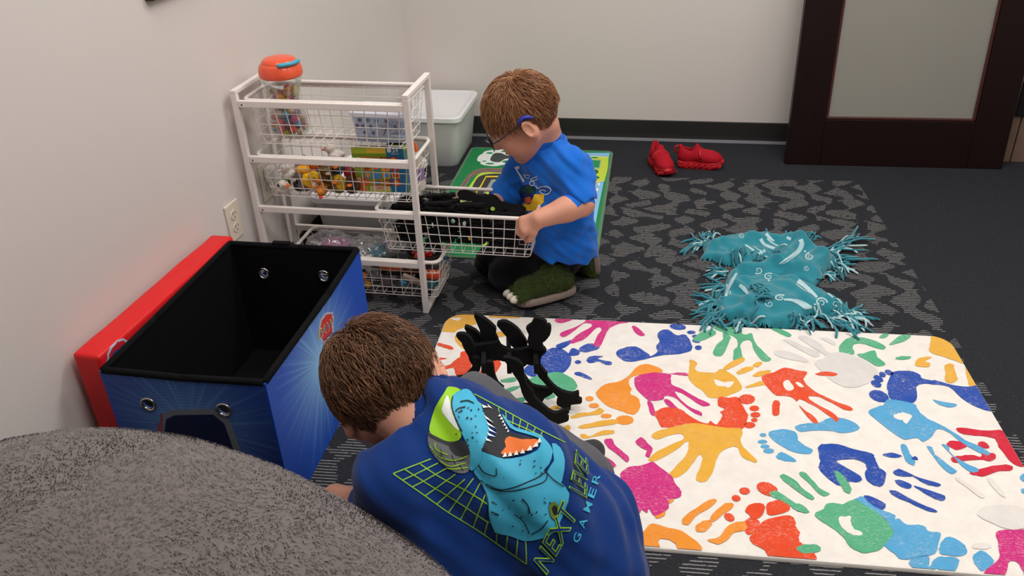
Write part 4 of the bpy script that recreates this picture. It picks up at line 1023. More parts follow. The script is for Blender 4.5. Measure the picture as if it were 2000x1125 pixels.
duck(kK(805, 665), .045, (206, 126, 44), 'amber rubber duck with red bill poking through the wires', sc=.8, yaw=-1.4, tilt=.9, bill=(232, 70, 30), dz=.006)
duck(kK(985, 640), .05, (126, 104, 34), 'mustard rubber duck under the small yellow one', sc=.95, yaw=2.9)
duck(kK(560, 350), .085, (236, 170, 40), 'golden rubber duck just behind the largest yellow one', sc=.95, yaw=.9, bill=(230, 80, 40))
duck(kK(720, 585), .05, (226, 200, 184), 'cream rubber duck with red patches on the drawer floor', sc=.8, yaw=-1.5, spots_=(176, 40, 44))
duck(kK(890, 545), .075, (104, 84, 36), 'khaki rubber duck between the two yellow ducks', sc=.95, yaw=.2, spots_=(70, 120, 40))
# ------------------------------------------------------------------ black foam bone pieces in the pulled-out drawer
m_foam = M_('black_foam', S(24, 24, 25), .85, .2, 90, .25, 500, .15)
FO = [
    spline([(-.055, -.006), (-.04, -.016), (-.03, -.008), (-.01, -.012), (.01, -.008), (.03, -.014), (.05, -.006), (.058, .006), (.045, .016), (.03, .008), (.01, .012), (-.012, .007), (-.03, .014), (-.05, .010)], 2),
    spline([(-.04, -.02), (-.02, -.012), (0, -.022), (.02, -.010), (.042, -.018), (.036, 0), (.046, .016), (.02, .012), (.004, .024), (-.014, .012), (-.04, .02), (-.032, 0)], 2),
    spline([(-.06, .0), (-.045, -.012), (-.02, -.006), (.0, -.016), (.03, -.012), (.06, -.022), (.066, -.012), (.04, .004), (.02, .018), (.0, .010), (-.03, .014), (-.05, .012)], 2),
    spline([(-.03, -.03), (-.012, -.022), (0, -.034), (.014, -.022), (.03, -.028), (.026, -.006), (.036, .012), (.016, .02), (.006, .036), (-.012, .024), (-.03, .026), (-.024, .004)], 2)]
for k, f in enumerate(FO): pass
foam_me = []
for f in FO:
    o = MB().prism(f, .011).build('foam_bone', m_foam); foam_me.append(o.data); bpy.data.objects.remove(o)
def foam_at(local, rot, k, label, group='black foam bones in the pulled-out drawer', sc=1.0):
    o = link(bpy.data.objects.new('foam_bone', foam_me[k])); o.matrix_world = RKM @ Matrix.Translation(local) @ rot @ Matrix.Scale(sc, 4)
    tag(o, label, 'foam piece', group); return o
from mathutils import Euler
FB = 'black foam puzzle bone heaped in the pulled-out drawer'
for iz in range(11):
    for ix in range(4):
        for iy in range(2):
            if iz > 8 and (ix == 3 or (iz == 10 and ix == 0)): continue
            kx = .05 if iz < 9 else .16
            X = -.074+.107*ix+random.uniform(-.004, .004)+(.012 if iz % 2 else 0); Y = .087+.064*iy+random.uniform(-.003, .003); Z = BF[2]+.012+.0128*iz
            foam_at((X, Y, Z), Euler((random.uniform(-kx, kx), random.uniform(-kx, kx)*.6, random.uniform(-.18, .18)+PI*random.randrange(2))).to_matrix().to_4x4(), (0, 2, 1, 0)[random.randrange(4)], FB, sc=.84)
# larger skeleton pieces lying on the heap
for px, Y, k, e, sc, lab in (((940, 392), .13, 2, (1.2, .2, -.15), 1.35, 'jagged black foam backbone standing out of the heap'), ((890, 415), .12, 0, (1.0, -.1, .3), 1.2, 'knobbly black foam bone on the heap nearest the rack'), ((985, 402), .14, 0, (.9, .25, -.35), 1.25, 'long black foam bone under the child\'s far hand')):
    P = rk(px, Y); foam_at((P.x, P.y, P.z), Euler(e).to_matrix().to_4x4(), k, lab, sc=sc)
bit = spline([(-.007, -.003), (0, -.006), (.008, -.002), (.005, .005), (-.004, .006)], 2)
for i, (px, c, n) in enumerate((((948, 410), (170, 210, 70), 'lime green'), ((962, 408), (180, 220, 80), 'lime green'), ((917, 466), (236, 190, 60), 'yellow'), ((885, 432), (170, 220, 180), 'mint green'), ((900, 400), (238, 150, 60), 'orange'), ((907, 437), (214, 216, 214), 'white'), ((845, 440), (170, 200, 190), 'pale grey'))):
    P = rk(px, .045 if i > 1 and i != 4 else .1)
    o = MB().prism(bit, .004).build('foam_scrap', M_('scrap_%d_%d_%d' % c, S(*c), .8, .05)); o.matrix_world = RKM @ Matrix.Translation((P.x, P.y, P.z)) @ Euler((1.3, .3*i, .8*i)).to_matrix().to_4x4()
    tag(o, n+' foam scrap among the black foam bones'+(' near the middle' if i == 1 else ''), 'foam scrap', 'coloured foam scraps')

# ------------------------------------------------------------------ toys in the bottom drawer
zb = BF[3]+.004
def rplace(name, label, cat, x, y, z, e=(0, 0, 0), group=None):
    o = empty(name); o.matrix_world = RKM @ Matrix.Translation((x, y, z)) @ Euler(e).to_matrix().to_4x4(); return tag(o, label, cat, group)
def mc(n, c, r=.45): return M_('toy_'+n, S(*c), r, .08, 60)
# bagged toys
bag = rplace('toy_bag', 'clear plastic bag of toys tied at one end in the bottom drawer', 'bag', -.285, .118, zb+.098)
s = SDF(); s.ell((-.085, 0, .022), (.075, .072, .042), None, .02); s.ell((.045, -.005, .018), (.085, .070, .036), None, .03); s.ell((.135, .0, .040), (.030, .035, .030), None, .02); s.cone((.140, 0, .04), (.158, .01, .060), .014, .010, .02); s.ell((.166, .012, .066), (.020, .010, .012), None, .012)
def crinkle(P, D):
    x, y, z = P[..., 0], P[..., 1], P[..., 2]
    return D+.0035*np.sin(x*95+y*60+np.sin(z*140)*1.2)+.0028*np.sin(y*150-x*70+z*90)+.002*np.sin(x*210+z*170)
s.mesh('film', .0045, m_film, bag, fn=crinkle, smooth=1)
o = rplace('toy_pouch', 'purple and pink round toy inside the clear bag', 'toy', -.342, .115, zb+.108)
MB().ell((0, 0, .012), (.050, .046, .026), 20, 10).build('dome', mc('violet_pink', (178, 92, 150)), o, True); MB().lathe([(.046, -.012), (.052, -.004), (.051, .010), (.046, .012)], 24).build('rim', mc('purple', (86, 58, 170)), o, 'auto'); MB().bbox((-.02, -.056, -.010), (.03, -.048, .003), .003).build('clasp', mc('red', (206, 40, 44)), o)
o = rplace('toy_ball', 'teal bumpy ball inside the clear bag', 'toy', -.190, .10, zb+.110)
b = MB(); b.ell((0, 0, 0), (.030, .030, .028), 16, 10); b.build('ball', mc('teal', (44, 128, 146)), o, True)
for i in range(14):
    th = math.acos(1-2*(i+.5)/14); a = i*2.4; MB().ell((.029*math.sin(th)*math.cos(a), .029*math.sin(th)*math.sin(a), .027*math.cos(th)), (.006, .006, .006), 8, 5).build('bump', mc('teal', (44, 128, 146)), o, True)
# dark round bowl of small bright parts
bowl = rplace('parts_bowl', 'dark round tray of red and teal bits in the bottom drawer', 'tray', -.030, .112, zb+.082)
MB().lathe(spline([(.001, .002), (.035, .002), (.052, .012), (.060, .034), (.062, .042), (.058, .042), (.055, .034), (.048, .016), (.03, .007), (.001, .006)], 2, False), 26, None, False).build('tray', mc('charcoal', (40, 40, 46)), bowl, 'auto')
bc = [('red', (196, 44, 50)), ('teal', (44, 128, 146)), ('orange', (224, 84, 44)), ('white', (224, 216, 206)), ('brick', (150, 52, 44))]
for i in range(16):
    n, c = bc[i % 5]; a = i*2.4; r = .012+.030*((i*7) % 10)/10
    o = rplace('brick_toy', n+' toy bit in the dark round tray', 'toy brick', -.030+r*math.cos(a), .112+r*math.sin(a), zb+.110+.004*(i % 3), (i*.5, i*.8, i), n+' toy bits in the round tray')
    MB().bbox((-.009, -.007, -.005), (.009, .007, .005), .0015).build('block', mc(n, c), o)
    for sx in (-.004, .004): MB().lathe([(.0028, .005), (.0028, .0072)], 8, Matrix.Translation((sx, 0, 0))).build('stud', mc(n, c), o)
def blockset(n, c, x, y, z, e, d, lab, nm='toy_block', cat='toy', extra=None):
    o = rplace(nm, lab, cat, x, y, z, e); m = mc(n, c)
    MB().bbox((-d[0]/2, -d[1]/2, -d[2]/2), (d[0]/2, d[1]/2, d[2]/2), min(d)*.28, None, 3).build('body', m, o, 'auto')
    if extra == 'wheels':
        for sx in (-1, 1):
            for sy in (-1, 1): MB().lathe([(.010, -.003), (.010, .003)], 14, Matrix.Translation((sx*d[0]*.32, sy*d[1]*.52, -d[2]*.4)) @ Matrix.Rotation(PI/2, 4, 'X')).build('wheel', mc('tyre', (28, 28, 30)), o)
    if extra == 'limbs':
        for sx, dx in ((-1, .02), (1, .02)):
            MB().tube([(sx*d[0]*.3, 0, -d[2]*.3), (sx*d[0]*.6, -.004, -d[2]*1.0)], [.007, .005], 8).build('limb', m, o, True)
            MB().tube([(sx*d[0]*.4, 0, d[2]*.3), (sx*d[0]*.9, -.004, d[2]*.9)], [.006, .0045], 8).build('limb', m, o, True)
        MB().ell((0, -.002, d[2]*.95), (.012, .011, .013), 12, 8).build('head', m, o, True)
    if extra == 'teeth':
        for i in range(5): MB().lathe([(.004, 0), (.0005, .012)], 6, Matrix.Translation((-d[0]*.4+i*d[0]*.2, -d[1]*.3, d[2]*.45))).build('tooth', mc('ivory', (236, 230, 216)), o)
    return o
blockset('orange', (226, 92, 34), .004, .058, zb+.066, (.1, 0, .1), (.062, .03, .026), 'orange toy jaw with white teeth at the drawer front', extra='teeth')
blockset('teal2', (58, 124, 138), .000, .070, zb+.030, (.3, .2, 1.2), (.05, .03, .035), 'blue green toy block at the front corner of the bottom drawer')
blockset('bone', (206, 186, 166), -.055, .055, zb+.040, (0, .42, .06), (.085, .016, .018), 'bone coloured toy stick propped in the bottom drawer')
blockset('skyb', (62, 146, 184), -.095, .055, zb+.030, (.3, .3, .4), (.024, .022, .022), 'small sky blue toy knob on the drawer floor')
blockset('greyf', (120, 112, 108), -.160, .072, zb+.026, (.2, 1.3, .2), (.040, .022, .030), 'grey toy figure lying in the bottom drawer', 'toy_figure', 'toy figure', 'limbs')
blockset('rust', (176, 84, 38), -.135, .078, zb+.072, (.1, .1, .2), (.075, .034, .024), 'rust brown toy car under the clear bag', 'toy_car', 'toy car', 'wheels')
blockset('amber', (214, 130, 40), -.235, .052, zb+.045, (.4, .2, .6), (.030, .024, .022), 'amber toy cube near the drawer front')
blockset('gold', (226, 160, 50), -.300, .056, zb+.014, (.2, .1, .2), (.038, .022, .018), 'golden toy plank on the drawer floor')
blockset('gold2', (208, 146, 52), -.225, .056, zb+.013, (.1, .2, -.2), (.030, .020, .018), 'ochre toy plank beside the golden one')
blockset('whitefig', (216, 208, 200), -.215, .058, zb+.088, (.2, .4, .3), (.024, .016, .030), 'white toy figure under the clear bag', 'toy_figure', 'toy figure', 'limbs')
blockset('limest', (168, 190, 50), -.275, .052, zb+.072, (0, -.6, .1), (.055, .007, .007), 'lime green toy stick by the drawer wires')
blockset('cobalt', (36, 68, 160), -.285, .075, zb+.095, (.2, .1, .4), (.06, .04, .024), 'cobalt blue toy block under the clear bag')
blockset('brownb', (104, 60, 40), -.065, .095, zb+.060, (.5, .2, .9), (.06, .03, .03), 'brown toy log behind the bone coloured stick')
blockset('dark1', (54, 48, 48), -.30, .12, zb+.036, (.05, .1, .2), (.10, .06, .04), 'dark grey toy bus at the back of the bottom drawer', 'toy_bus', 'toy bus', 'wheels')
blockset('dark2', (70, 60, 54), -.15, .142, zb+.034, (.05, .05, .1), (.11, .05, .04), 'dark brown toy truck at the back of the bottom drawer', 'toy_truck', 'toy truck', 'wheels')
blockset('dark3', (46, 54, 62), -.04, .15, zb+.026, (.1, .1, -.3), (.07, .05, .04), 'slate toy wagon under the round tray', 'toy_wagon', 'toy wagon', 'wheels')
kn = rplace('yarn_knot', 'small blue yarn knot caught on the drawer end', 'yarn', .036, .125, zb+.088)
for i in range(5):
    a = i*1.3; MB().tube([(.0, .0, 0), (.006*math.cos(a), .012*math.sin(a), .010), (.012*math.cos(a+1), .018*math.sin(a+1), -.006)], .0022, 6).build('strand', mc('yarn', (40, 104, 160), .9), kn, True)

# ------------------------------------------------------------------ blue fabric storage box, open, black inside
BH = .37; BWx, BDy = .379, .617
bfr = onz((516, 747), BH); BANG = -.178
BM = Matrix.Translation((bfr.x, bfr.y, 0)) @ Matrix.Rotation(BANG, 4, 'Z'); BI = BM.inverted()
box = empty('storage_box'); box.matrix_world = BM
tag(box, 'blue printed fabric storage box standing open with black lining', 'storage box')
m_black = M_('black_lining', S(15, 15, 17), .85, .2, 40, .15, 300, .1)
def burst_mat(name, ax, cx, cz, deep, glow, stripes):
    t = NT(name); sep = t.n('ShaderNodeSeparateXYZ'); t.l(t.tc(), sep.inputs[0])
    a = t.math('SUBTRACT', sep.outputs[ax], cx); z = t.math('SUBTRACT', sep.outputs[2], cz)
    r = t.math('SQRT', t.math('ADD', t.math('MULTIPLY', a, a), t.math('MULTIPLY', z, z)))
    an = t.math('ARCTAN2', z, a); cv = t.n('ShaderNodeCombineXYZ'); t.l(t.math('MULTIPLY', an, 5.2), cv.inputs[0])
    n = t.noise(cv.outputs[0], 2.0, 3, .7)
    rays = t.math('MULTIPLY', t.math('SUBTRACT', n, .50), 5.0, clamp=True)
    fall = t.math('SUBTRACT', 1.0, t.math('MULTIPLY', r, 3.6), clamp=True)
    f = t.math('ADD', t.math('MULTIPLY', rays, t.math('MULTIPLY', fall, .75)), t.math('MULTIPLY', t.math('POWER', fall, 2.2), .85), clamp=True)
    c = t.mix(f, deep, glow)
    if stripes:
        ph = t.math('FRACT', t.math('DIVIDE', sep.outputs[2], .0085)); ln = t.math('LESS_THAN', ph, .42)
        c = t.mix(t.math('MULTIPLY', ln, .35), c, tuple(min(1, x*2.2+.01) for x in deep))
    t.base(c); t.set(Roughness=.55); t.bump(t.noise(t.tc(), 500, 2), .1, .001); return t.m
m_front = burst_mat('printed_front', 0, -.20, .235, S(14, 52, 132), S(120, 170, 222), True)
m_right = burst_mat('printed_side', 1, .27, .235, S(6, 74, 182), S(150, 208, 246), False)
def circ(cx, cy, r, n=18): return [(cx+r*math.cos(2*PI*i/n), cy+r*math.sin(2*PI*i/n)) for i in range(n)]
def bl(px, face):
    if face == 'F': return BI @ onpl(px, BM @ Vector((0, 0, 0)), BM.to_3x3() @ Vector((0, -1, 0)))
    if face == 'R': return BI @ onpl(px, BM @ Vector((0, 0, 0)), BM.to_3x3() @ Vector((1, 0, 0)))
    if face == 'K': return BI @ onpl(px, BM @ Vector((0, BDy, 0)), BM.to_3x3() @ Vector((0, -1, 0)))
gF = [bl((293, 786), 'F'), bl((440, 797), 'F')]; gK = [bl((517, 532), 'K'), bl((634, 537), 'K')]
GR = .0135
RX90 = Matrix.Rotation(PI/2, 4, 'X')
def panel(name, mat, y, th, holes, x0=-BWx, x1=0.):
    return MB().prism([(x0, .001), (x1, .001), (x1, BH), (x0, BH)], th, Matrix.Translation((0, y, 0)) @ RX90, [circ(h.x, h.z, GR) for h in holes]).build(name, mat, box)
panel('front_panel', m_front, -.003, .006, gF); panel('front_lining', m_black, .003, .0055, gF, -BWx+.006, -.006)
panel('back_panel', m_front, BDy+.003, .006, gK); panel('back_lining', m_black, BDy-.003, .0055, gK, -BWx+.006, -.006)
MB().box((0, -.006, .001), (.006, BDy+.006, BH)).build('side_panel', m_right, box); MB().box((-.0058, .0005, .001), (-.0003, BDy-.0005, BH)).build('side_lining', m_black, box)
MB().box((-BWx-.006, -.006, .001), (-BWx, BDy+.006, BH)).build('side_panel', m_right, box); MB().box((-BWx+.0003, .0005, .001), (-BWx+.0058, BDy-.0005, BH)).build('side_lining', m_black, box)
MB().box((-BWx+.006, .006, .002), (-.006, BDy-.006, .010)).build('floor_board', m_black, box)
MB().bbox((-.25, .16, .0105), (-.010, BDy-.05, .018), .002).build('loose_board', M_('black_board', S(24, 24, 26), .8, .1), box)
rim = [(.0, -.0005, BH), (-BWx*.5, -.002, BH-.003), (-BWx, 0, BH), (-BWx-.001, BDy*.35, BH-.002), (-BWx-.0, BDy, BH), (-BWx*.45, BDy+.002, BH-.002), (0, BDy, BH), (.004, BDy*.6, BH-.003)]
b = MB()
for a, c in zip(rim, rim[1:]+rim[:1]): 
    pts = [Vector(a).lerp(Vector(c), i/6) for i in range(7)]; b.tube(pts, .0085, 8)
b.build('rim_binding', m_black, box, True)
MB().bbox((-BWx*.66, BDy-.004, BH-.01), (-BWx*.52, BDy+.014, BH+.011), .003).build('pull_strap', m_black, box)
m_chrome = M_('nickel', S(190, 186, 180), .22, .03, metal=1.0)
def torus(R_, r, M, n=22): return MB().tube([M @ Vector((R_*math.cos(2*PI*i/n), R_*math.sin(2*PI*i/n), 0)) for i in range(n)], r, 8, closed=True)
for h in gF:
    torus(GR+.0025, .0036, Matrix.Translation((h.x, -.0065, h.z)) @ RX90).build('grommet', m_chrome, box, True)
for h in gK:
    torus(GR+.0025, .0036, Matrix.Translation((h.x, BDy-.0068, h.z)) @ RX90).build('grommet', m_chrome, box, True)
# printed emblem frame on the front and the title logo on the side
def bprint(face, polys, mat, lay, parent=box, name='printed_shape'):
    for q in polys:
        L = [bl(p, face) for p in q]
        if face == 'F': flat_print(name, [[(v.x, v.z) for v in L]], lambda p: Vector((p[0], -.0064-lay*.0003, p[1])), mat, parent)
        else: flat_print(name, [[(v.y, v.z) for v in L]], lambda p: Vector((.0064+lay*.0003, p[0], p[1])), mat, parent)
ink = lambda n, c: M_('ink_'+n, S(*c), .5, .04)
cG = crop(100, 420, 2.164)
bprint('F', [cG([(470, 835), (520, 815), (700, 812), (760, 860), (815, 1010), (830, 1060), (500, 1060), (455, 940)])], ink('steel', (116, 122, 134)), 0)
bprint('F', [cG([(492, 855), (530, 838), (690, 835), (738, 875), (785, 1010), (795, 1060), (520, 1060), (480, 940)])], ink('night', (16, 26, 66)), 1)
bprint('F', [cG([(470, 830), (475, 830), (475, 940), (470, 940)]), cG([(458, 870), (463, 870), (463, 930), (458, 930)])], ink('crimson', (176, 40, 50)), 2)
# generic rays inside the frame
for a in range(7):
    x = 520+a*36; bprint('F', [cG([(x, 1050), (640, 930), (x+12, 1050)])], ink('midblue', (34, 78, 160)), 2)
def logo(face, q, lay):
    bprint(face, [cG(q['o'])], ink('silver', (176, 186, 206)), lay); bprint(face, [cG(q['i'])], ink('logo_red', (196, 34, 40)), lay+1)
logo('R', dict(o=[(1122, 470), (1128, 440), (1150, 412), (1180, 408), (1184, 490), (1168, 528), (1142, 548), (1124, 520)], i=[(1128, 472), (1133, 446), (1152, 420), (1176, 416), (1179, 486), (1164, 520), (1144, 538), (1130, 512)]), 0)
def smap(lay):
    def f(p):
        v = bl(p, 'R'); return Vector((.0064+lay*.0003, v.y, v.z))
    return f
text_print('logo_text', 'PAW', cG([(1122, 524), (1184, 470), (1184, 428), (1122, 484)]), smap(2), ink('gold', (236, 190, 70)), box, .03)
text_print('logo_text', 'PAW', cG([(1125, 520), (1181, 470), (1181, 432), (1125, 486)]), smap(3), ink('logo_blue', (28, 74, 160)), box, .0)
bprint('R', [cG([(1140, 530), (1178, 492), (1180, 508), (1142, 548)])], ink('navy', (22, 44, 110)), 2)
text_print('logo_text', 'PATROL', cG([(1142, 545), (1179, 507), (1178, 496), (1141, 533)]), smap(4), ink('white', (232, 234, 240)), box, .01)

# ------------------------------------------------------------------ red padded lid standing against the wall
lp = onpl((123, 690), COR, WL_N); LH = lp.z; LT = .070; LL = .618
LM = Matrix((-WL_D, WL_N, Vector((0, 0, 1)))).transposed().to_4x4(); LM.translation = Vector((lp.x, lp.y, 0))+WL_N*.021
lid = empty('padded_lid'); lid.matrix_world = LM; tag(lid, 'red padded box lid standing on edge against the wall', 'box lid')
bm = bmesh.new(); bmesh.ops.create_cube(bm, size=1)
for v in bm.verts: v.co = Vector((LL*(v.co.x+.5), LT*(v.co.y+.5), LH*(v.co.z+.5)))
bmesh.ops.bevel(bm, geom=bm.edges[:], offset=.010, segments=3, profile=.6, affect='EDGES')
bmesh.ops.subdivide_edges(bm, edges=[e for e in bm.edges if e.calc_length() > .05], cuts=10, use_grid_fill=True)
for v in bm.verts:
    u, w = v.co.x/LL, v.co.z/LH
    bul = math.sin(max(0, min(1, u))*PI)**.5*math.sin(max(0, min(1, w))*PI)**.5
    if v.co.y > LT*.9: v.co.y += .006*bul
    v.co.z += (.004*mnoise.noise(Vector((u*5, v.co.y*20, 3))) if w > .9 else 0)
me = bpy.data.meshes.new('cushion'); bm.to_mesh(me); bm.free(); me.shade_smooth(); me.set_sharp_from_angle(angle=.9)
m_red = M_('red_vinyl', S(222, 32, 34), .42, .06, 12, .08, 120, .35); me.materials.append(m_red); cush = link(bpy.data.objects.new('cushion', me), lid)
bv = bvh_of([cush]); LMI = LM.inverted()
sm = surf_mapper(bv, .0008, LMI); sm2 = surf_mapper(bv, .0014, LMI); sm3 = surf_mapper(bv, .002, LMI)
m_red2 = M_('red_print_pale', S(236, 62, 58), .42, .06)
for i in range(9):
    f = i/8; cx, cy = 165+f*228, 664-f*190; r = 13-5.5*f
    ring = [(cx+r*math.cos(a), cy+r*.72*math.sin(a)) for a in [2*PI*j/16 for j in range(17)]]
    flat_print('paw_badge', [strokep(ring, 1.6)], sm, m_red2, lid, 4)
    flat_print('paw_badge', [ellp(cx, cy+2, r*.38, r*.26)], sm, m_red2, lid, 4)
sh = crop(100, 640, 5.115)
flat_print('emblem', [sh([(510, 400), (560, 310), (555, 265), (590, 190), (650, 130), (715, 105), (760, 130), (760, 260), (640, 420)])], sm, ink('silver', (176, 186, 206)), lid, 6)
flat_print('emblem', [sh([(530, 390), (575, 305), (575, 268), (605, 205), (655, 150), (715, 125), (740, 150), (740, 260), (640, 410)])], sm2, ink('logo_red', (196, 34, 40)), lid, 6)
flat_print('emblem', [sh([(610, 270), (620, 240), (660, 215), (672, 235), (640, 300)]), sh([(680, 200), (710, 170), (720, 180), (700, 220)]), sh([(540, 340), (585, 305), (600, 330), (560, 390)])], sm3, ink('logo_blue', (28, 74, 160)), lid, 6)

# ------------------------------------------------------------------ grey plush bean bag in the foreground
bb = SDF(); rot = Matrix.Rotation(-.6, 3, 'Z')
bb.ell((-.558, .609, .30), (.70, .50, .40), np.array(rot), .05)
bb.ell((-.558, .609, .13), (.62, .44, .16), np.array(rot), .12)
bb.half((0, 0, .001), (0, 0, 1), .03)
pw_ = COR+WL_N*.022
bb.half(pw_, WL_N, .06)
bagE = empty('bean_bag', (0, 0, 0)); tag(bagE, 'large grey plush bean bag filling the near left corner', 'bean bag')
def lumps(P, D):
    x, y, z = P[..., 0], P[..., 1], P[..., 2]
    return D+.006*np.sin(x*9+1.3*np.sin(y*7))*np.sin(y*8+z*5)+.0025*np.sin(x*31+y*17)*np.sin(y*27-z*22)
t = NT('grey_plush'); v = t.tc(); t.set(Roughness=.95, **{'Sheen Weight': .4}); t.b.inputs['Specular IOR Level'].default_value = .1
nn = t.noise(v, 34, 4, .65); t.base(t.mix(nn, S(92, 85, 84), S(118, 109, 107))); t.bump(t.noise(v, 160, 4, .7), .3, .005); m_plush = t.m
cover = bb.mesh('cover', .014, m_plush, bagE, fn=lumps)
t = NT('grey_pile'); ri = t.n('ShaderNodeNewGeometry').outputs['Random Per Island']; t.set(Roughness=.9, **{'Sheen Weight': .3}); t.b.inputs['Specular IOR Level'].default_value = .1
t.base(t.mix(ri, S(98, 90, 90), S(128, 119, 117))); m_pile = t.m
def fur(name, ob, n, L, wd, mat, parent, zmin=-1, lean=.7, seed=1, sel=None, freq=13.):
    """short blades standing on a surface"""
    r = np.random.default_rng(seed); me = ob.data
    V = np.zeros(len(me.vertices)*3); me.vertices.foreach_get('co', V); V = V.reshape(-1, 3)
    N = np.zeros(len(me.polygons)*3); me.polygons.foreach_get('normal', N); N = N.reshape(-1, 3)
    Cc = np.zeros(len(me.polygons)*3); me.polygons.foreach_get('center', Cc); Cc = Cc.reshape(-1, 3)
    A = np.zeros(len(me.polygons)); me.polygons.foreach_get('area', A)
    ok = (Cc[:, 2] > zmin)
    if sel is not None: ok &= sel(Cc, N)
    A = A*ok; idx = r.choice(len(A), n, p=A/A.sum())
    q = np.array([list(me.polygons[i].vertices)[:4] if len(me.polygons[i].vertices) >= 4 else list(me.polygons[i].vertices)[:3]+[me.polygons[i].vertices[2]] for i in range(len(me.polygons))])[idx]
    u, w = r.random((n, 1)), r.random((n, 1))
    P = (V[q[:, 0]]*(1-u)+V[q[:, 1]]*u)*(1-w)+(V[q[:, 3]]*(1-u)+V[q[:, 2]]*u)*w; Nn = N[idx]
    if me.polygons and np.mean(np.sum(N*(Cc-Cc.mean(0)), 1)) < 0: Nn = -Nn
    fl = np.stack([np.sin(P[:, 1]*freq+2*np.sin(P[:, 0]*freq*.7)), np.cos(P[:, 0]*freq*1.1+P[:, 2]*freq*.8), .4*np.sin(P[:, 0]*freq*1.5)], 1)+r.normal(0, .5, (n, 3))
    fl -= Nn*np.sum(fl*Nn, 1, keepdims=True); fl /= np.linalg.norm(fl, axis=1, keepdims=True)+1e-9
    side = np.cross(Nn, fl); l = L*(.6+.8*r.random((n, 1)))
    base = P-Nn*.001; mid = P+Nn*l*.5+fl*l*lean*.45; tip = P+Nn*l*.62+fl*l*lean*1.1
    vs = np.stack([base-side*wd, base+side*wd, mid-side*wd*.7, mid+side*wd*.7, tip], 1).reshape(-1, 3)
    o = np.arange(n)[:, None]*5
    me2 = bpy.data.meshes.new(name)
    f4 = (o+np.array([[0, 1, 3, 2]])).tolist(); f3 = (o+np.array([[2, 3, 4]])).tolist()
    me2.from_pydata(vs.tolist(), [], f4+f3); me2.update(); me2.materials.append(mat)
    ob2 = link(bpy.data.objects.new(name, me2), parent); ob2['kind'] = 'stuff'; return ob2
fur('plush_pile', cover, 120000, .0050, .0008, m_pile, bagE, .12, 1.3, 3, None, 19.)
# ------------------------------------------------------------------ red slip-on sneakers
m_knit = M_('red_knit', S(172, 18, 36), .75, .12, 120, .3, 420, .2); m_trim = M_('red_trim', S(186, 22, 34), .4, .05); m_sole = M_('red_sole', S(184, 28, 38), .35, .06, coat=.2); m_inner = M_('red_lining', S(150, 18, 28), .9, .05)
def sneaker(p, yaw, label, sc=1.0):
    e = empty('sneaker'); e.matrix_world = Matrix.Translation(p) @ Matrix.Rotation(yaw, 4, 'Z') @ Matrix.Scale(sc, 4)
    tag(e, label, 'shoe', 'pair of red sneakers')
    s = SDF()   # toe along +x, heel at -x, length about 0.2
    s.ell((.062, 0, .040), (.038, .034, .026), None, .02); s.ell((.02, 0, .048), (.05, .034, .032), None, .03)
    s.ell((-.055, 0, .050), (.036, .030, .042), None, .03); s.cone((-.07, 0, .05), (-.082, 0, .092), .022, .012, .02); s.cone((-.005, 0, .06), (-.022, 0, .100), .026, .014, .02)
    s.half((0, 0, .022), (0, 0, 1), .006)
    s.ell((-.048, 0, .105), (.034, .0165, .048), None, .006, 's')
    s.ell((-.048, 0, .060), (.030, .018, .022), None, .006, 's')
    up = s.mesh('upper', .0032, m_knit, e)
    # two-tier sculpted sole
    O = spline([(-.094, 0), (-.086, -.028), (-.05, -.034), (0, -.030), (.05, -.040), (.09, -.026), (.104, 0), (.09, .026), (.05, .040), (0, .030), (-.05, .034), (-.086, .028)], 4)
    rings = []
    for z, k, lift in ((.0, .93, 1), (.004, .99, 1), (.013, 1.0, 1), (.019, .95, 1), (.025, .99, 1), (.031, .93, 1)):
        rings.append([(x*k, y*k, z+max(0, x-.055)*.28+max(0, -x-.07)*.12) for x, y in O])
    loft(rings).build('sole', m_sole, e, 'auto')
    for i in range(7):
        x = -.07+i*.025
        for sg in (-1, 1):
            y = sg*(.032 if x < .03 else .038)
            MB().tube([(x, y, .006), (x+.014, y*1.01, .024)], .0035, 6).build('sole_strut', m_trim, e, True)
    MB().tube([(-.096, 0, .060), (-.110, 0, .074), (-.108, 0, .090), (-.093, 0, .096)], .0042, 6).build('pull_tab', m_trim, e, True)
    MB().tube(spline([(.004, -.034, .052), (.0, -.030, .070), (.0, 0, .087), (.0, .030, .070), (.004, .034, .052)], 4, False), .0058, 8).build('strap', m_trim, e, True)
    MB().ell((.098, 0, .030), (.010, .020, .013), 14, 8).build('toe_cap', m_trim, e, True)
    text_print('lettering', 'SPORT', [(.030, -.017), (.030, .015), (.016, .015), (.016, -.017)], lambda p: Vector((p[0], p[1], .0865-(p[0]-.006)*.30-abs(p[1])*.35)), M_('pale_print', S(236, 196, 196), .6, 0), e, .01)
    return e
s1 = onz((1291, 334)); s2 = onz((1362, 325))
sneaker((s1.x, s1.y+.02, 0), -1.42, 'red sneaker with its toe pointing at the camera', 1.04)
sneaker((s2.x+.005, s2.y-.005, 0), -.22, 'red sneaker with its toe pointing to the door', 1.02)

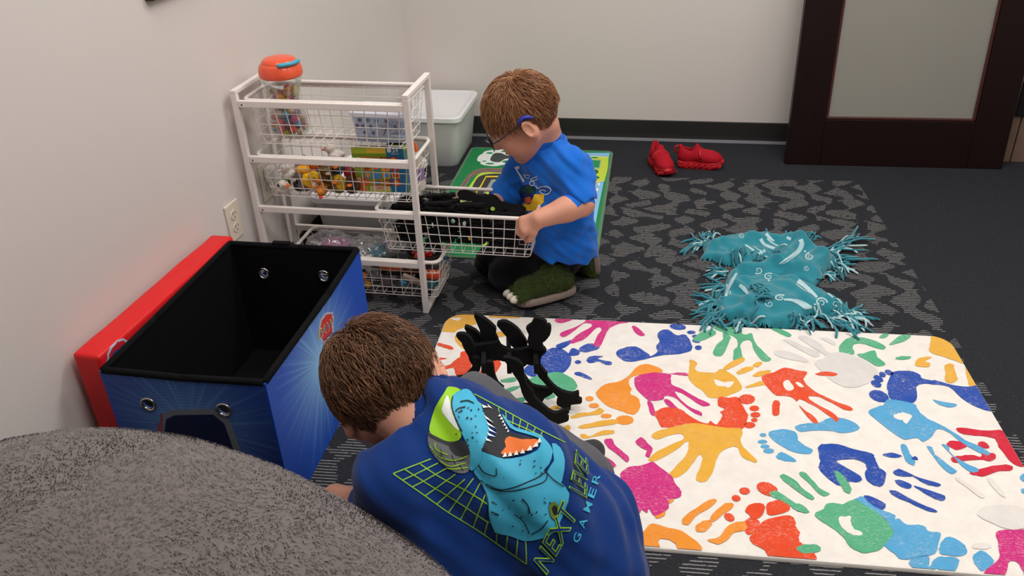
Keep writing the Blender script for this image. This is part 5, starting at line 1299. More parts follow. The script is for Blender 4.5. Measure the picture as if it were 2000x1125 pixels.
# ------------------------------------------------------------------ crumpled teal fleece blanket with knotted fringe
cT = crop(1320, 430, 4.8925)
def flo(pts, z=.02): return np.array([[*onz(q, z).to_2d()] for q in cT(pts)])
R1 = [(262, 215), (330, 170), (430, 150), (600, 120), (800, 108), (1000, 128), (1150, 150), (1230, 170), (1350, 215), (1440, 285), (1540, 320), (1545, 390), (1450, 440), (1380, 530), (1330, 590), (1230, 560), (1050, 525), (900, 530), (760, 540), (640, 545), (520, 620), (470, 560), (500, 500), (580, 450), (620, 410), (540, 395), (440, 380), (360, 350), (262, 330)]
R2 = [(440, 740), (470, 650), (520, 575), (640, 540), (800, 515), (960, 520), (1130, 550), (1300, 610), (1450, 700), (1580, 790), (1625, 850), (1560, 890), (1400, 870), (1240, 875), (1160, 920), (1120, 985), (980, 1000), (840, 1005), (720, 950), (640, 900), (520, 900), (420, 870), (410, 800)]
RID = [([(300, 230), (500, 200), (720, 150), (900, 150), (1150, 175)], .05, .030), ([(960, 420), (1090, 300), (1200, 200)], .045, .030), ([(500, 600), (560, 500), (700, 455), (900, 435), (1100, 450), (1300, 440), (1400, 350)], .06, .040),
       ([(420, 330), (520, 330), (640, 330), (720, 350)], .035, .022), ([(1200, 200), (1300, 260), (1420, 330)], .05, .022), ([(520, 640), (600, 640), (660, 560)], .045, .020), ([(620, 880), (760, 920), (900, 965), (1120, 960)], .045, .026), ([(760, 800), (900, 650), (1080, 600)], .10, .030), ([(900, 800), (1150, 720), (1400, 780)], .12, .032), ([(1300, 850), (1500, 840), (1600, 850)], .04, .014)]
A1, A2 = flo(R1), flo(R2)
lo2 = np.minimum(A1.min(0), A2.min(0))-.01; hi2 = np.maximum(A1.max(0), A2.max(0))+.01
hs = .0045; nx_, ny_ = (np.ceil((hi2-lo2)/hs).astype(int)+1)
gx_, gy_ = np.meshgrid(lo2[0]+hs*np.arange(nx_), lo2[1]+hs*np.arange(ny_), indexing='ij'); GP = np.stack([gx_, gy_], -1)
def segd(P, a, b):
    ba = b-a; t = np.clip(((P-a)@ba)/(ba@ba), 0, 1); return np.linalg.norm(P-a-t[..., None]*ba, axis=-1), t
def polyd(P, A):
    D = np.full(P.shape[:2], 9.); ins = np.zeros(P.shape[:2], bool)
    for i in range(len(A)):
        a, b = A[i], A[(i+1) % len(A)]; D = np.minimum(D, segd(P, a, b)[0])
        c = ((a[1] > P[..., 1]) != (b[1] > P[..., 1])) & (P[..., 0] < (b[0]-a[0])*(P[..., 1]-a[1])/(b[1]-a[1]+1e-12)+a[0]); ins ^= c
    return np.where(ins, D, -D)
warp = .006*np.stack([np.sin(gy_*60+gx_*23), np.sin(gx_*55-gy_*31)], -1)
GPw = GP+warp
def pillow(d, h, w): 
    q = np.clip(d/w, 0, 1); return h*np.sqrt(np.clip(1-(1-q)**2, 0, 1))
d1, d2 = polyd(GPw, A1), polyd(GPw, A2)
Z = np.maximum(pillow(d1, .020, .016), pillow(d2, .024, .016))
inside = (d1 > 0) | (d2 > 0)
add = np.zeros_like(Z)
for pts, w, h in RID:
    A = flo(pts, .03); D = np.full(Z.shape, 9.)
    for i in range(len(A)-1): D = np.minimum(D, segd(GPw, A[i], A[i+1])[0])
    add = np.maximum(add, 0)+h*np.exp(-(D/(w*.55))**2)*.9
edge = np.clip(np.maximum(d1, d2)/.03, 0, 1)
wr = .005*np.sin(gx_*46+np.sin(gy_*30)*2.2)*np.sin(gy_*40+1)+.0038*np.sin((gx_+gy_)*62+2*np.sin(gx_*33))+.0012*np.sin(gx_*120-gy_*90)
Z = Z+(add*.85+wr)*edge
Z = np.maximum(Z, 0)+.0012
cut = ((d1 > .0) & (d2 > 0)); 
ca_, sa_ = math.cos(-RGA), math.sin(-RGA); lx_ = (gx_-RGX)*ca_-(gy_-RGY)*sa_; ly_ = (gx_-RGX)*sa_+(gy_-RGY)*ca_
onrug = (lx_ > -.006) & (lx_ < RGW+.006) & (ly_ < .006) & (ly_ > -RGD)
bid = -np.ones(Z.shape, int); vs = []; keep = np.maximum(d1, d2) > -.004
Z[np.maximum(d1, d2) < 0] = .0008
Z = np.where(onrug, Z+RT_TOP+.0006, Z)
bid[keep] = np.arange(keep.sum()); vs = np.stack([gx_[keep], gy_[keep], Z[keep]], 1)
a, b_, c_, d_ = bid[:-1, :-1], bid[1:, :-1], bid[1:, 1:], bid[:-1, 1:]
okq = (a >= 0) & (b_ >= 0) & (c_ >= 0) & (d_ >= 0); fq = np.stack([a[okq], b_[okq], c_[okq], d_[okq]], 1)
blk = empty('fleece_blanket', (0, 0, 0)); tag(blk, 'crumpled teal fleece blanket with white swirls and knotted fringe', 'blanket')
m_teal = M_('teal_fleece', S(42, 132, 147), .9, .12, 50, .35, 420, .1, sheen=.4)
m_teal2 = M_('pale_fleece', S(176, 208, 212), .9, .08, 60, .3, 420, .1, sheen=.3)
me = bpy.data.meshes.new('fleece'); me.from_pydata(vs.tolist(), [], fq.tolist()); me.update(); me.shade_smooth(); me.materials.append(m_teal)
fle = link(bpy.data.objects.new('fleece', me), blk)
bvf = bvh_of([fle]); bm_ = surf_mapper(bvf, .0012)
def spiral(cx, cy, r, turns=1.8, w=9, a0=0, sq_=.8, n=30):
    return strokep([(cx+r*(.12+.88*i/n)*math.cos(a0+turns*2*PI*i/n), cy+sq_*r*(.12+.88*i/n)*math.sin(a0+turns*2*PI*i/n)) for i in range(n+1)], [w*(.5+.6*i/n) for i in range(n+1)])
SW = [spiral(632, 152, 30, w=7), spiral(1280, 350, 44, 1.6, 15, 1), spiral(1250, 466, 30, w=6), spiral(1388, 786, 58, 1.7, 16, 2), spiral(995, 745, 56, 1.4, 13, 3, .55), spiral(895, 800, 48, 1.5, 9, 2), spiral(432, 845, 34, w=8), spiral(886, 542, 46, 1.4, 12, 3), spiral(1532, 802, 32, w=7), spiral(785, 480, 44, 1.2, 12, 1), ellp(1330, 806, 13, 10), ellp(1234, 300, 11, 10), ellp(890, 580, 11, 8), spiral(500, 690, 26, 1.2, 9)]
for pts, w in (([(1190, 185), (1200, 225), (1160, 300), (1060, 370), (990, 420)], [44, 40, 34, 22, 8]), ([(1225, 215), (1190, 300), (1080, 385), (1020, 420)], [8, 10, 9, 6]), ([(810, 180), (850, 235), (950, 275)], [34, 28, 30]), ([(870, 175), (920, 220), (980, 250)], [16, 16, 14]), ([(1165, 580), (1230, 630), (1300, 690), (1350, 740)], [46, 40, 34, 26]), ([(1150, 610), (1210, 660), (1280, 695)], [10, 9, 6]), ([(1030, 760), (1110, 765), (1180, 795), (1240, 830), (1300, 832)], [16, 26, 36, 44, 18]), ([(1140, 755), (1220, 785), (1290, 830)], [6, 12, 22]), ([(580, 505), (535, 590), (490, 670), (480, 730)], [20, 32, 34, 22]), ([(610, 620), (650, 655), (690, 705)], [34, 38, 28]), ([(660, 235), (740, 290), (760, 330)], [14, 22, 20]), ([(740, 250), (820, 300), (850, 290)], [6, 9, 6]), ([(1380, 655), (1430, 680), (1500, 740)], [8, 16, 12]), ([(860, 130), (910, 180), (940, 200)], [34, 26, 16]), ([(1060, 165), (1100, 185)], [26, 30])):
    SW.append(strokep(spline(pts, 5, False), [float(np.interp(i/(5*(len(pts)-1)), np.linspace(0, 1, len(pts)), w)) for i in range(5*(len(pts)-1)+1)]))
for q in SW: flat_print('white_swirl', [cT(q)], bm_, m_teal2, blk, 5)
text_print('lettering', 'Me', cT([(795, 350), (862, 300), (840, 262), (775, 310)]), bm_, m_teal2, blk, .015, step=5)
# fringe strips
FR_ = [((300, 210), (-1, -.25), 15, 60, 190), ((330, 150), (-.2, -1), 6, 40, 90), ((1440, 300), (1, -.25), 16, 110, 360), ((1500, 400), (1, .35), 12, 80, 190), ((1400, 500), (.7, .6), 9, 60, 130), ((480, 500), (-1, -.1), 14, 90, 150), ((470, 620), (-1, .3), 12, 80, 170), ((430, 780), (-1, .25), 16, 100, 210), ((430, 880), (-.8, .7), 14, 110, 240), ((600, 930), (.1, 1), 18, 150, 170), ((1160, 930), (.3, 1), 12, 90, 110), ((1300, 890), (.6, 1), 16, 150, 190), ((1500, 890), (1, .5), 26, 130, 300), ((1600, 870), (1, .4), 12, 70, 220), ((560, 350), (.3, .6), 12, 160, 90), ((800, 390), (-.2, .5), 10, 220, 80), ((980, 280), (.2, .4), 7, 90, 80), ((760, 840), (.5, .2), 12, 200, 110), ((1000, 130), (.2, -1), 5, 250, 50), ((1270, 160), (.5, -.8), 6, 120, 90), ((720, 720), (.1, .2), 7, 90, 90)]
fr = random.Random(4)
def bz(x, y):
    l, n, i, d = bvf.ray_cast(Vector((x, y, .5)), Vector((0, 0, -1))); return l.z if l else .0
for (ax, ay), (dx, dy), n, spread, L in FR_:
    for i in range(n):
        sx, sy = -dy, dx; off = fr.uniform(-.5, .5)*spread
        p = [ax+sx*off+fr.uniform(-20, 20), ay+sy*off*.8+fr.uniform(-10, 10)]
        a = math.atan2(dy, dx)+fr.uniform(-.55, .55); l = L*fr.uniform(.8, 1.55); pts = []; cur = fr.uniform(-.5, .5)
        hump = fr.uniform(.0, .016)
        for j in range(8):
            t_ = j/7; q = onz(cT([p])[0], .015); zz = bz(q.x, q.y)
            rugz = RT_TOP if (lambda w: 0 < w.x < RGW and -RGD < w.y < 0)(RUG_I @ Vector((q.x, q.y, 0))) else 0
            pts.append(Vector((q.x, q.y, max(zz, rugz, .0)+.0035+hump*math.sin(t_*PI)+fr.uniform(0, .003))))
            a += cur*.38+fr.uniform(-.26, .26); p = [p[0]+math.cos(a)*l/7, p[1]+math.sin(a)*l/7*.62]
        P3 = [Vector(v) for v in spline([tuple(v) for v in pts], 2, False)]
        w = fr.uniform(.0026, .0044)
        MB().tube(P3, [w]*(len(P3)-1)+[w*.7], 5).build('fringe_strip', m_teal if fr.random() < .78 else m_teal2, blk, True)

# ------------------------------------------------------------------ black foam dinosaur standing on the rug
dino = empty('foam_dinosaur', (.10, 1.74, RT_TOP)); tag(dino, 'black slot-together foam dinosaur skeleton on the handprint rug', 'toy dinosaur')
DI = Matrix.Translation((.10, 1.74, RT_TOP)).inverted()
dnv = Vector((-.12, -1, 0)).normalized(); du = Vector((0, 0, 1)).cross(dnv).normalized()
def dplate(name, pts, y0, th=.013, nn=None):
    n = nn or dnv; u = Vector((0, 0, 1)).cross(n).normalized(); w = n.cross(u)
    p0 = Vector((.10, y0, 0)); L = []
    for q in cE(pts):
        v = onpl(q, p0, n)-p0; L.append((v.dot(u), v.dot(w)))
    M = Matrix((u, w, n)).transposed().to_4x4(); M.translation = p0
    o = MB().prism(L, th, DI @ M).build(name, m_foam, dino)
    zm = min((DI.inverted() @ v.co).z for v in o.data.vertices)
    up = max(0, RT_TOP+.0008-zm)
    for v in o.data.vertices: v.co.z += up
    return o, zm
pcs = [('spine', 1.745, [(165, 290), (215, 300), (260, 320), (420, 300), (440, 290), (460, 325), (500, 345), (540, 360), (575, 352), (610, 350), (680, 330), (740, 290), (770, 310), (780, 335), (805, 365), (770, 400), (750, 450), (690, 470), (660, 462), (620, 490), (560, 480), (520, 452), (480, 440), (430, 430), (380, 442), (330, 450), (240, 460), (215, 400), (180, 340)]),
       ('back_plate', 1.715, [(120, 245), (160, 232), (210, 245), (250, 300), (262, 362), (200, 345), (165, 300)]),
       ('back_plate', 1.775, [(185, 190), (200, 178), (270, 210), (310, 260), (330, 330), (262, 345), (240, 280), (215, 240)]),
       ('back_plate', 1.762, [(258, 100), (272, 85), (340, 120), (420, 190), (420, 240), (440, 280), (432, 330), (400, 372), (330, 335), (310, 270), (300, 200)]),
       ('back_plate', 1.762, [(432, 170), (445, 145), (500, 140), (580, 190), (620, 240), (662, 310), (642, 345), (580, 345), (540, 322), (500, 250)]),
       ('skull', 1.728, [(650, 190), (690, 160), (710, 120), (740, 112), (800, 140), (805, 168), (765, 205), (815, 163), (840, 185), (832, 240), (790, 290), (768, 302), (782, 345), (730, 360), (690, 340), (660, 290), (672, 240)]),
       ('tail', 1.728, [(120, 565), (170, 560), (215, 525), (245, 480), (240, 415), (305, 425), (305, 500), (275, 552), (220, 587), (160, 590)]),
       ('leg', 1.700, [(320, 465), (395, 445), (412, 540), (440, 610), (482, 645), (475, 672), (540, 720), (600, 770), (670, 775), (722, 820), (690, 862), (620, 832), (540, 782), (460, 722), (440, 682), (405, 642), (380, 582), (340, 520)]),
       ('leg', 1.668, [(480, 435), (560, 448), (622, 490), (637, 580), (662, 650), (702, 690), (712, 730), (782, 800), (832, 840), (882, 855), (962, 830), (977, 850), (952, 870), (974, 890), (962, 915), (882, 940), (872, 972), (840, 972), (808, 945), (813, 910), (758, 852), (698, 802), (648, 752), (618, 692), (598, 622), (558, 562), (528, 512)]),
       ('leg', 1.752, [(690, 440), (752, 420), (762, 500), (812, 560), (812, 590), (862, 650), (922, 690), (1002, 710), (1042, 695), (1052, 720), (1032, 735), (1072, 755), (1062, 782), (992, 790), (987, 827), (950, 822), (888, 792), (883, 760), (898, 740), (838, 682), (778, 612), (748, 582), (718, 522)]),
       ('leg', 1.775, [(560, 475), (642, 555), (692, 620), (762, 640), (842, 650), (852, 682), (792, 717), (772, 747), (718, 742), (688, 702), (648, 662), (598, 572)])]
for n, y, q in pcs: dplate(n, spline(q, 2), y)
# cross slats that lock the two sides together
for q, in (([(520, 400)],), ([(720, 400)],), ([(330, 400)],)):
    c = onpl(cE(q)[0], Vector((.1, 1.745, 0)), dnv); MB().bbox((-.006, -.062, -.016), (.006, .062, .016), .001, DI @ Matrix.Translation(c)).build('cross_piece', m_foam, dino)
# ------------------------------------------------------------------ people
def skin_mat(name, c, c2):
    t = NT(name); v = t.tc(); t.set(Roughness=.5); t.b.inputs['Specular IOR Level'].default_value = .35
    t.b.inputs['Subsurface Weight'].default_value = .12; t.b.inputs['Subsurface Radius'].default_value = (.012, .005, .003); t.b.inputs['Subsurface Scale'].default_value = .5
    n = t.noise(v, 22, 3); t.base(t.mix(n, c2, c)); t.bump(t.noise(v, 350, 2), .05, .001); return t.m
m_skin = skin_mat('skin', S(222, 164, 138), S(206, 142, 118))
m_lip = M_('lip', S(178, 96, 86), .45, .05); m_brow = M_('brow_hair', S(112, 74, 50), .8, .1); m_lash = M_('lash', S(70, 48, 38), .8, 0)
m_iris = M_('iris', S(70, 80, 88), .3, 0)
def V3(p): return np.array([p[0], p[1], p[2]], dtype=np.float32)
def frame(fwd, up=(0, 0, 1), roll=0.0):
    """columns: forward, left, up"""
    f = Vector(fwd).normalized(); l = Vector(up).cross(f).normalized(); u = f.cross(l)
    R = Matrix((f, l, u)).transposed()
    return R @ Matrix.Rotation(roll, 3, 'X')
def add_head(s, c, R, k):
    """c centre of the skull, R columns forward/left/up, k size"""
    W = lambda x, y, z: V3(Vector(c)+R @ Vector((x, y, z))*k)
    Rn = np.array(R)
    E = lambda p, r, kk=.012, op='u', rot=None: s.ell(W(*p), np.array(r)*k, Rn if rot is None else rot, kk*k, op)
    E((-.006, 0, .020), (.093, .075, .085)); E((.028, 0, -.030), (.062, .060, .072), .03); E((.060, 0, .020), (.030, .052, .035), .03)
    for sg in (-1, 1):
        E((.058, sg*.032, -.040), (.026, .024, .026), .03)
        s.cone(W(.0, sg*.060, -.045), W(.055, sg*.020, -.088), .018*k, .016*k, .03*k)
        E((.088, sg*.030, .001), (.013, .017, .011), .010, 's')
        E((.070, sg*.030, -.001), (.0155, .0155, .0150), .004)
    s.ball(W(.070, 0, -.088), .018*k, .022*k)
    s.chain([W(.088, 0, .012), W(.101, 0, -.018), W(.106, 0, -.026)], [.006*k, .0085*k, .0095*k], .010*k)
    for sg in (-1, 1): s.ball(W(.097, sg*.009, -.029), .007*k, .007*k)
    E((.089, 0, -.052), (.010, .020, .0055), .006); E((.087, 0, -.061), (.010, .017, .0055), .006)
    E((.098, 0, -.0565), (.012, .024, .0016), .003, 's')
    for sg in (-1, 1):
        rot = np.array(R @ Matrix.Rotation(sg*.62, 3, 'Z') @ Matrix.Rotation(.25, 3, 'Y'))
        E((-.014, sg*.087, -.016), (.020, .0080, .031), .008, 'u', rot)
        E((-.008, sg*.096, -.012), (.0115, .0055, .018), .004, 's', rot)
        E((-.006, sg*.081, -.042), (.009, .006, .010), .006)
    return W
def add_hand(s, wrist, d, n, k=1.0, curl=.9, thumb=1, spread=.12, curls=None):
    """n = back-of-hand direction; fingers curl towards -n; thumb sits on side thumb * (d x n)"""
    d = Vector(d).normalized(); n = Vector(n); n = (n-d*n.dot(d)).normalized(); sd = d.cross(n).normalized()*thumb
    w = Vector(wrist)
    lens = [.040, .045, .042, .033]
    for i in range(4):
        off = (1.5-i)*.0125*k; kn = w+d*(.050-.004*abs(i-1))*k+sd*off+n*.004*k
        s.cone(V3(w+sd*off*.55+d*.006*k), V3(kn), .0125*k, .0098*k, .010*k)
        a = -.1; q = kn; dd = (d+sd*spread*(1.5-i)*.5).normalized(); c = curl if curls is None else curls[i]
        ax = dd.cross(n).normalized(); pts = [q]; rs = [.0088*k]
        for j, f in enumerate((.42, .33, .25)):
            a += c*(.75 if j == 0 else 1.0)
            v = (Matrix.Rotation(-a, 3, ax) @ dd); q = q+v*lens[i]*f*1.25*k; pts.append(q); rs.append((.0080, .0072, .0064)[j]*k)
        s.chain([V3(p) for p in pts], rs, .0035*k)
    t0 = w+d*.012*k+sd*.014*k; t1 = w+d*.030*k+sd*.028*k-n*.006*k; t2 = t1+(d*.8+sd*.35-n*.45).normalized()*.020*k; t3 = t2+(d*.85-sd*.1-n*.55).normalized()*.016*k
    s.chain([V3(t0), V3(t1), V3(t2), V3(t3)], [.0120*k, .0098*k, .0085*k, .0072*k], .006*k)
def wrap(o, e):
    o.parent = e; o.matrix_parent_inverse = e.matrix_basis.inverted(); return o
def hair_mat(name, a, b, c):
    t = NT(name); r = t.n('ShaderNodeNewGeometry').outputs['Random Per Island']
    t.base(t.ramp(r, [(0, a), (.55, b), (1, c)])); t.set(Roughness=.42); t.b.inputs['Specular IOR Level'].default_value = .35; t.b.inputs['Anisotropic'].default_value = .5; return t.m
def HLZ(fr_, np_=0): return [-.066-np_, -.068-np_, -.058-np_*.6, .004, .012, .026, .040-fr_*.3, .050-fr_]
def hair(c, R, k, mat, capmat, parent, n, seed, L=.034, fringe=.0, lift=.006, name='hair', tous=.25, nape=0.0):
    """cap plus strands combed from the crown"""
    r = random.Random(seed); cen = Vector((-.008, 0, .020)); rad = Vector((.0945, .0795, .0905))
    def hl(p):   # hairline height for a head-local point
        x = p.x
        return float(np.interp(x, [-.11, -.075, -.045, -.012, .008, .035, .060, .09], HLZ(fringe, nape)))
    to = lambda p: Vector(c)+R @ p*k
    # cap
    s = SDF(); Rn = np.array(R); s.ell(V3(to(cen)), np.array(rad)*k*1.012, Rn, .005)
    RI = np.array(R.inverted())
    def cutcap(P, D):
        q = ((P-V3(c))@RI.T)/k; hz = np.interp(q[..., 0], [-.11, -.075, -.045, -.012, .008, .035, .060, .09], HLZ(fringe, nape))
        return np.maximum(D, (hz-q[..., 2])*k*.9)
    cap = s.mesh(name, .004, capmat, None, fn=cutcap); wrap(cap, parent)
    V = []; Fc = []; crown = Vector((-.045, .010, .10))
    cnt = 0
    while cnt < n:
        th = math.acos(1-2*r.random()); ph = r.uniform(0, 2*PI); u = Vector((math.sin(th)*math.cos(ph), math.sin(th)*math.sin(ph), math.cos(th)))
        p = cen+Vector((u.x*rad.x, u.y*rad.y, u.z*rad.z))
        if p.z < hl(p)+r.uniform(-.002, .006): continue
        cnt += 1
        away = (p-crown); dirv = away.normalized()+Vector((.55 if p.x > -.03 else -.1, 0, -.25)).lerp(Vector((0, 0, -.9)), min(1, max(0, (.05-p.z)/.08)))
        sw = u.cross(away.normalized())*.35
        dirv = dirv+sw+Vector((r.gauss(0, tous), r.gauss(0, tous), r.gauss(0, tous)))
        # clumping
        cl = Vector((mnoise.noise(p*55), mnoise.noise(p*55+Vector((7, 1, 3))), mnoise.noise(p*55+Vector((2, 9, 5)))))*.9
        dirv = (dirv+cl).normalized()
        l = L*r.uniform(.65, 1.2)*(1.0 if p.z > .02 else .75)*(.55 if p.z < -.02 else 1); seg = 4; q = p.copy(); pts = []
        lf = lift*r.uniform(.5, 1.5)*(1 if p.z > .0 else .45)
        for j in range(seg+1):
            t_ = j/seg; un = Vector(((q.x-cen.x)/rad.x, (q.y-cen.y)/rad.y, (q.z-cen.z)/rad.z)); un.normalize()
            h_ = 1.006+lf*math.sin(min(1, t_*1.2)*PI*.6)/.085
            q = cen+Vector((un.x*rad.x, un.y*rad.y, un.z*rad.z))*h_; pts.append(to(q))
            nrm = Vector((un.x/rad.x, un.y/rad.y, un.z/rad.z)).normalized(); d2 = dirv-nrm*dirv.dot(nrm); d2 = d2.normalized() if d2.length > 1e-4 else d2
            q = q+d2*(l/seg); dirv = dirv+Vector((0, 0, -.18))
        w0 = .0011*k*r.uniform(.8, 1.3)
        b = len(V)
        for j, pt in enumerate(pts):
            tn = (pts[min(j+1, seg)]-pts[max(j-1, 0)]).normalized(); out = (pt-to(cen)).normalized(); sd = tn.cross(out); sd = sd.normalized() if sd.length > 1e-6 else Vector((1, 0, 0))
            w = w0*(1-.75*j/seg); V += [tuple(pt+sd*w), tuple(pt-sd*w), tuple(pt+out*w*1.2)]
        for j in range(seg):
            o = b+3*j
            for m_ in range(3): Fc.append((o+m_, o+(m_+1) % 3, o+3+(m_+1) % 3, o+3+m_))
    st = mesh_obj('hair_strands', V, Fc, mat, None, True); wrap(st, parent); st['kind'] = 'stuff'
    return cap
def face_details(W, R, k, e, brow=m_brow):
    for sg in (-1, 1):
        ce = W(.0715, sg*.030, -.001)
        o = MB().ell((0, 0, 0), (.0150*k, .0150*k, .0140*k), 16, 10, Matrix.Translation([float(x) for x in ce]) @ R.to_4x4()).build('eye', M_('eyeball', S(232, 228, 224), .2, 0), None, True); wrap(o, e)
        o2 = MB().ell((.0125*k, 0, -.003*k), (.004*k, .0064*k, .0064*k), 14, 8, Matrix.Translation([float(x) for x in ce]) @ R.to_4x4()).build('iris', m_iris, None, True); wrap(o2, e)
        pts = [Vector([float(q) for q in W(.090-.002*abs(i-3), sg*(.016+.0055*i), .018+.0012*(3-abs(i-3)))]) for i in range(6)]
        wrap(MB().tube(pts, [.0012*k, .0022*k, .0026*k, .0026*k, .002*k, .001*k], 6).build('eyebrow', brow, None, True), e)
        pts = [Vector([float(q) for q in W(.0845-.0016*abs(i-2)**2*.6, sg*(.018+.006*i), .0105-.0012*abs(i-2))]) for i in range(5)]
        wrap(MB().tube(pts, .0014*k, 5).build('eyelid', m_lash, None, True), e)
    pts = [Vector([float(q) for q in W(.0985-.0022*abs(i-3)**1.6, .0055*(i-3), -.0555-.0006*abs(i-3))]) for i in range(7)]
    wrap(MB().tube(pts, [.001*k, .0024*k, .003*k, .0026*k, .003*k, .0024*k, .001*k], 6).build('lips', m_lip, None, True), e)
def world_bvh(o): return BVHTree.FromPolygons([v.co.copy() for v in o.data.vertices], [list(p.vertices) for p in o.data.polygons])
def fabric(name, c, c2=None):
    t = NT(name); v = t.tc(); t.set(Roughness=.85, **{'Sheen Weight': .15}); t.b.inputs['Specular IOR Level'].default_value = .15
    n = t.noise(v, 14, 3); t.base(t.mix(n, tuple(x*.9 for x in c), tuple(min(.9, x*1.1) for x in c)))
    t.bump(t.noise(v, 900, 2), .15, .0008); return t.m

def dress(body, layers, tol=.007):
    """the body under a garment carries the garment's cloth, so skin shows only outside the clothes"""
    me = body.data; n = len(me.polygons); Cc = np.zeros(n*3); me.polygons.foreach_get('center', Cc); Cc = Cc.reshape(-1, 3).astype(np.float32)
    idx = np.zeros(n, dtype=np.int32)
    for sd, m in layers:
        me.materials.append(m); idx[sd.eval(Cc) < tol] = len(me.materials)-1
    me.polygons.foreach_set('material_index', idx); me.update()

# ================================================================== child kneeling at the drawer
k1 = empty('person', (.14, 2.42, 0)); tag(k1, 'child in bright blue T-shirt and glasses kneeling with both hands in the wire drawer', 'person')
f1 = Vector((-.80, .02, -.58)); R1 = frame(f1, (0, 0, 1), .0); K1 = 1.12
c1 = aty((1034, 254), 2.285)-R1 @ Vector((-.010, .088, -.016))*K1
nb = aty((1072, 292), 2.40); hipc = aty((1098, 482), 2.42)
lat = Vector((.55, -.835, 0)).normalized(); fdir = Vector((-.835, -.55, 0)).normalized()
shL = nb+lat*.098+Vector((.012, 0, -.040)); shR = nb-lat*.098+Vector((0, 0, -.040))
elL = aty((1136, 398), 2.235); wrL = aty((1052, 428), 2.190)
rimp = RKM @ Vector((.318, .0175, .352))
elR = aty((984, 388), 2.47); wrR = aty((962, 396), 2.40)
b = SDF(); W1 = add_head(b, c1, R1, K1)
b.chain([W1(-.030, 0, -.055), V3(nb+Vector((-.004, 0, .018))), V3(nb-Vector((0, 0, .05)))], [.048, .047, .06], .025)
b.chain([V3(nb-Vector((0, 0, .05))), V3(hipc)], [.07, .08], .03)
b.chain([V3(shL), V3(elL), V3(wrL)], [.037, .034, .023], .02); b.chain([V3(elL), V3(elL.lerp(wrL, .35)), V3(wrL)], [.031, .034, .0225], .02)
b.chain([V3(nb-Vector((0, 0, .045))), V3(shL)], [.05, .04], .03); b.chain([V3(nb-Vector((0, 0, .045))), V3(shR)], [.05, .04], .03)
b.chain([V3(shR), V3(elR), V3(wrR)], [.036, .033, .023], .02)
hd = (rimp-wrL); hd.z += .004
add_hand(b, wrL, (-.80, .05, -.42), (-.35, -.75, .58), 1.10, 1.05, -1)
add_hand(b, wrR, (-.85, -.25, -.42), (.1, .25, .95), 1.02, .45, 1)
# legs inside the trousers
knL, knR = Vector((-.020, 2.42, .056)), Vector((-.070, 2.52, .056)); anL, anR = Vector((.150, 2.405, .048)), Vector((.235, 2.53, .048))
hL, hR = hipc+lat*.03+Vector((-.02, .03, -.03)), hipc-lat*.05+Vector((-.02, .02, -.03))
for a_, b2, c2 in ((hL, knL, anL), (hR, knR, anR)): b.chain([V3(a_), V3(b2), V3(c2)], [.055, .042, .032], .02)
body1 = b.mesh('body', .0034, m_skin, None, smooth=2); wrap(body1, k1)
face_details(W1, R1, K1, k1)
mh1 = hair_mat('hair_auburn', S(108, 68, 42), S(156, 106, 72), S(196, 148, 108))
hair(c1, R1, K1, mh1, M_('hair_cap_auburn', S(124, 82, 54), .7, .2, 60), k1, 6500, 11, .040, .010, .009, tous=.32)
# shirt
nd = (Vector([float(x) for x in W1(-.030, 0, -.055)])-nb).normalized()
s = SDF()
s.chain([V3(nb-Vector((0, 0, .045))), V3(nb.lerp(hipc, .5)+Vector((.006, 0, 0))), V3(hipc+Vector((.004, -.01, .012)))], [.082, .098, .108], .03)
s.chain([V3(nb-Vector((0, 0, .025))), V3(shL)], [.062, .052], .035); s.chain([V3(nb-Vector((0, 0, .025))), V3(shR)], [.062, .052], .035)
s.chain([V3(shL-lat*.01), V3(hipc+lat*.055+Vector((0, 0, .02)))], [.060, .070], .04); s.chain([V3(shR+lat*.01), V3(hipc-lat*.05+Vector((0, 0, .02)))], [.060, .070], .04)
s.cone(V3(nb-Vector((0, 0, .03))), V3(nb+nd*.022), .064, .056, .02); s.chain([V3(shL), V3(shL.lerp(elL, .86))], [.056, .050], .03); s.chain([V3(shR), V3(shR.lerp(elR, .95))], [.056, .050], .03)
eL = shL.lerp(elL, .86); dL_ = (elL-shL).normalized(); eR = shR.lerp(elR, .95); dR_ = (elR-shR).normalized()
s.cone(V3(eL+dL_*.004), V3(eL+dL_*.08), .041, .052, .004, 's'); s.cone(V3(eR+dR_*.004), V3(eR+dR_*.08), .041, .052, .004, 's')
s.half(hipc+Vector((0, 0, -.012)), (.10, .05, 1), .01)
s.cone(V3(nb+nd*.030), V3(nb+nd*.10), .049, .066, .008, 's')
def wr1(P, D):
    x, y, z = P[..., 0], P[..., 1], P[..., 2]
    return D+.0030*np.sin(z*75+x*40+2*np.sin(x*35+y*20))+.0022*np.sin(x*95-z*60+y*50+1.5*np.sin(z*40))+.0014*np.sin(z*170+x*130)
m_sh1 = fabric('blue_tee', S(24, 106, 206)); sd_shirt = s; shirt1 = s.mesh('t_shirt', .0036, m_sh1, None, fn=wr1); wrap(shirt1, k1)
rg = []
for i in range(22):
    a = 2*PI*i/22; q1 = nd.orthogonal().normalized(); q2 = nd.cross(q1); rg.append(nb+nd*.026+(q1*math.cos(a)+q2*math.sin(a))*.0535)
wrap(MB().tube(rg, .0058, 8, closed=True).build('collar', fabric('blue_collar', S(20, 92, 190)), None, True), k1)
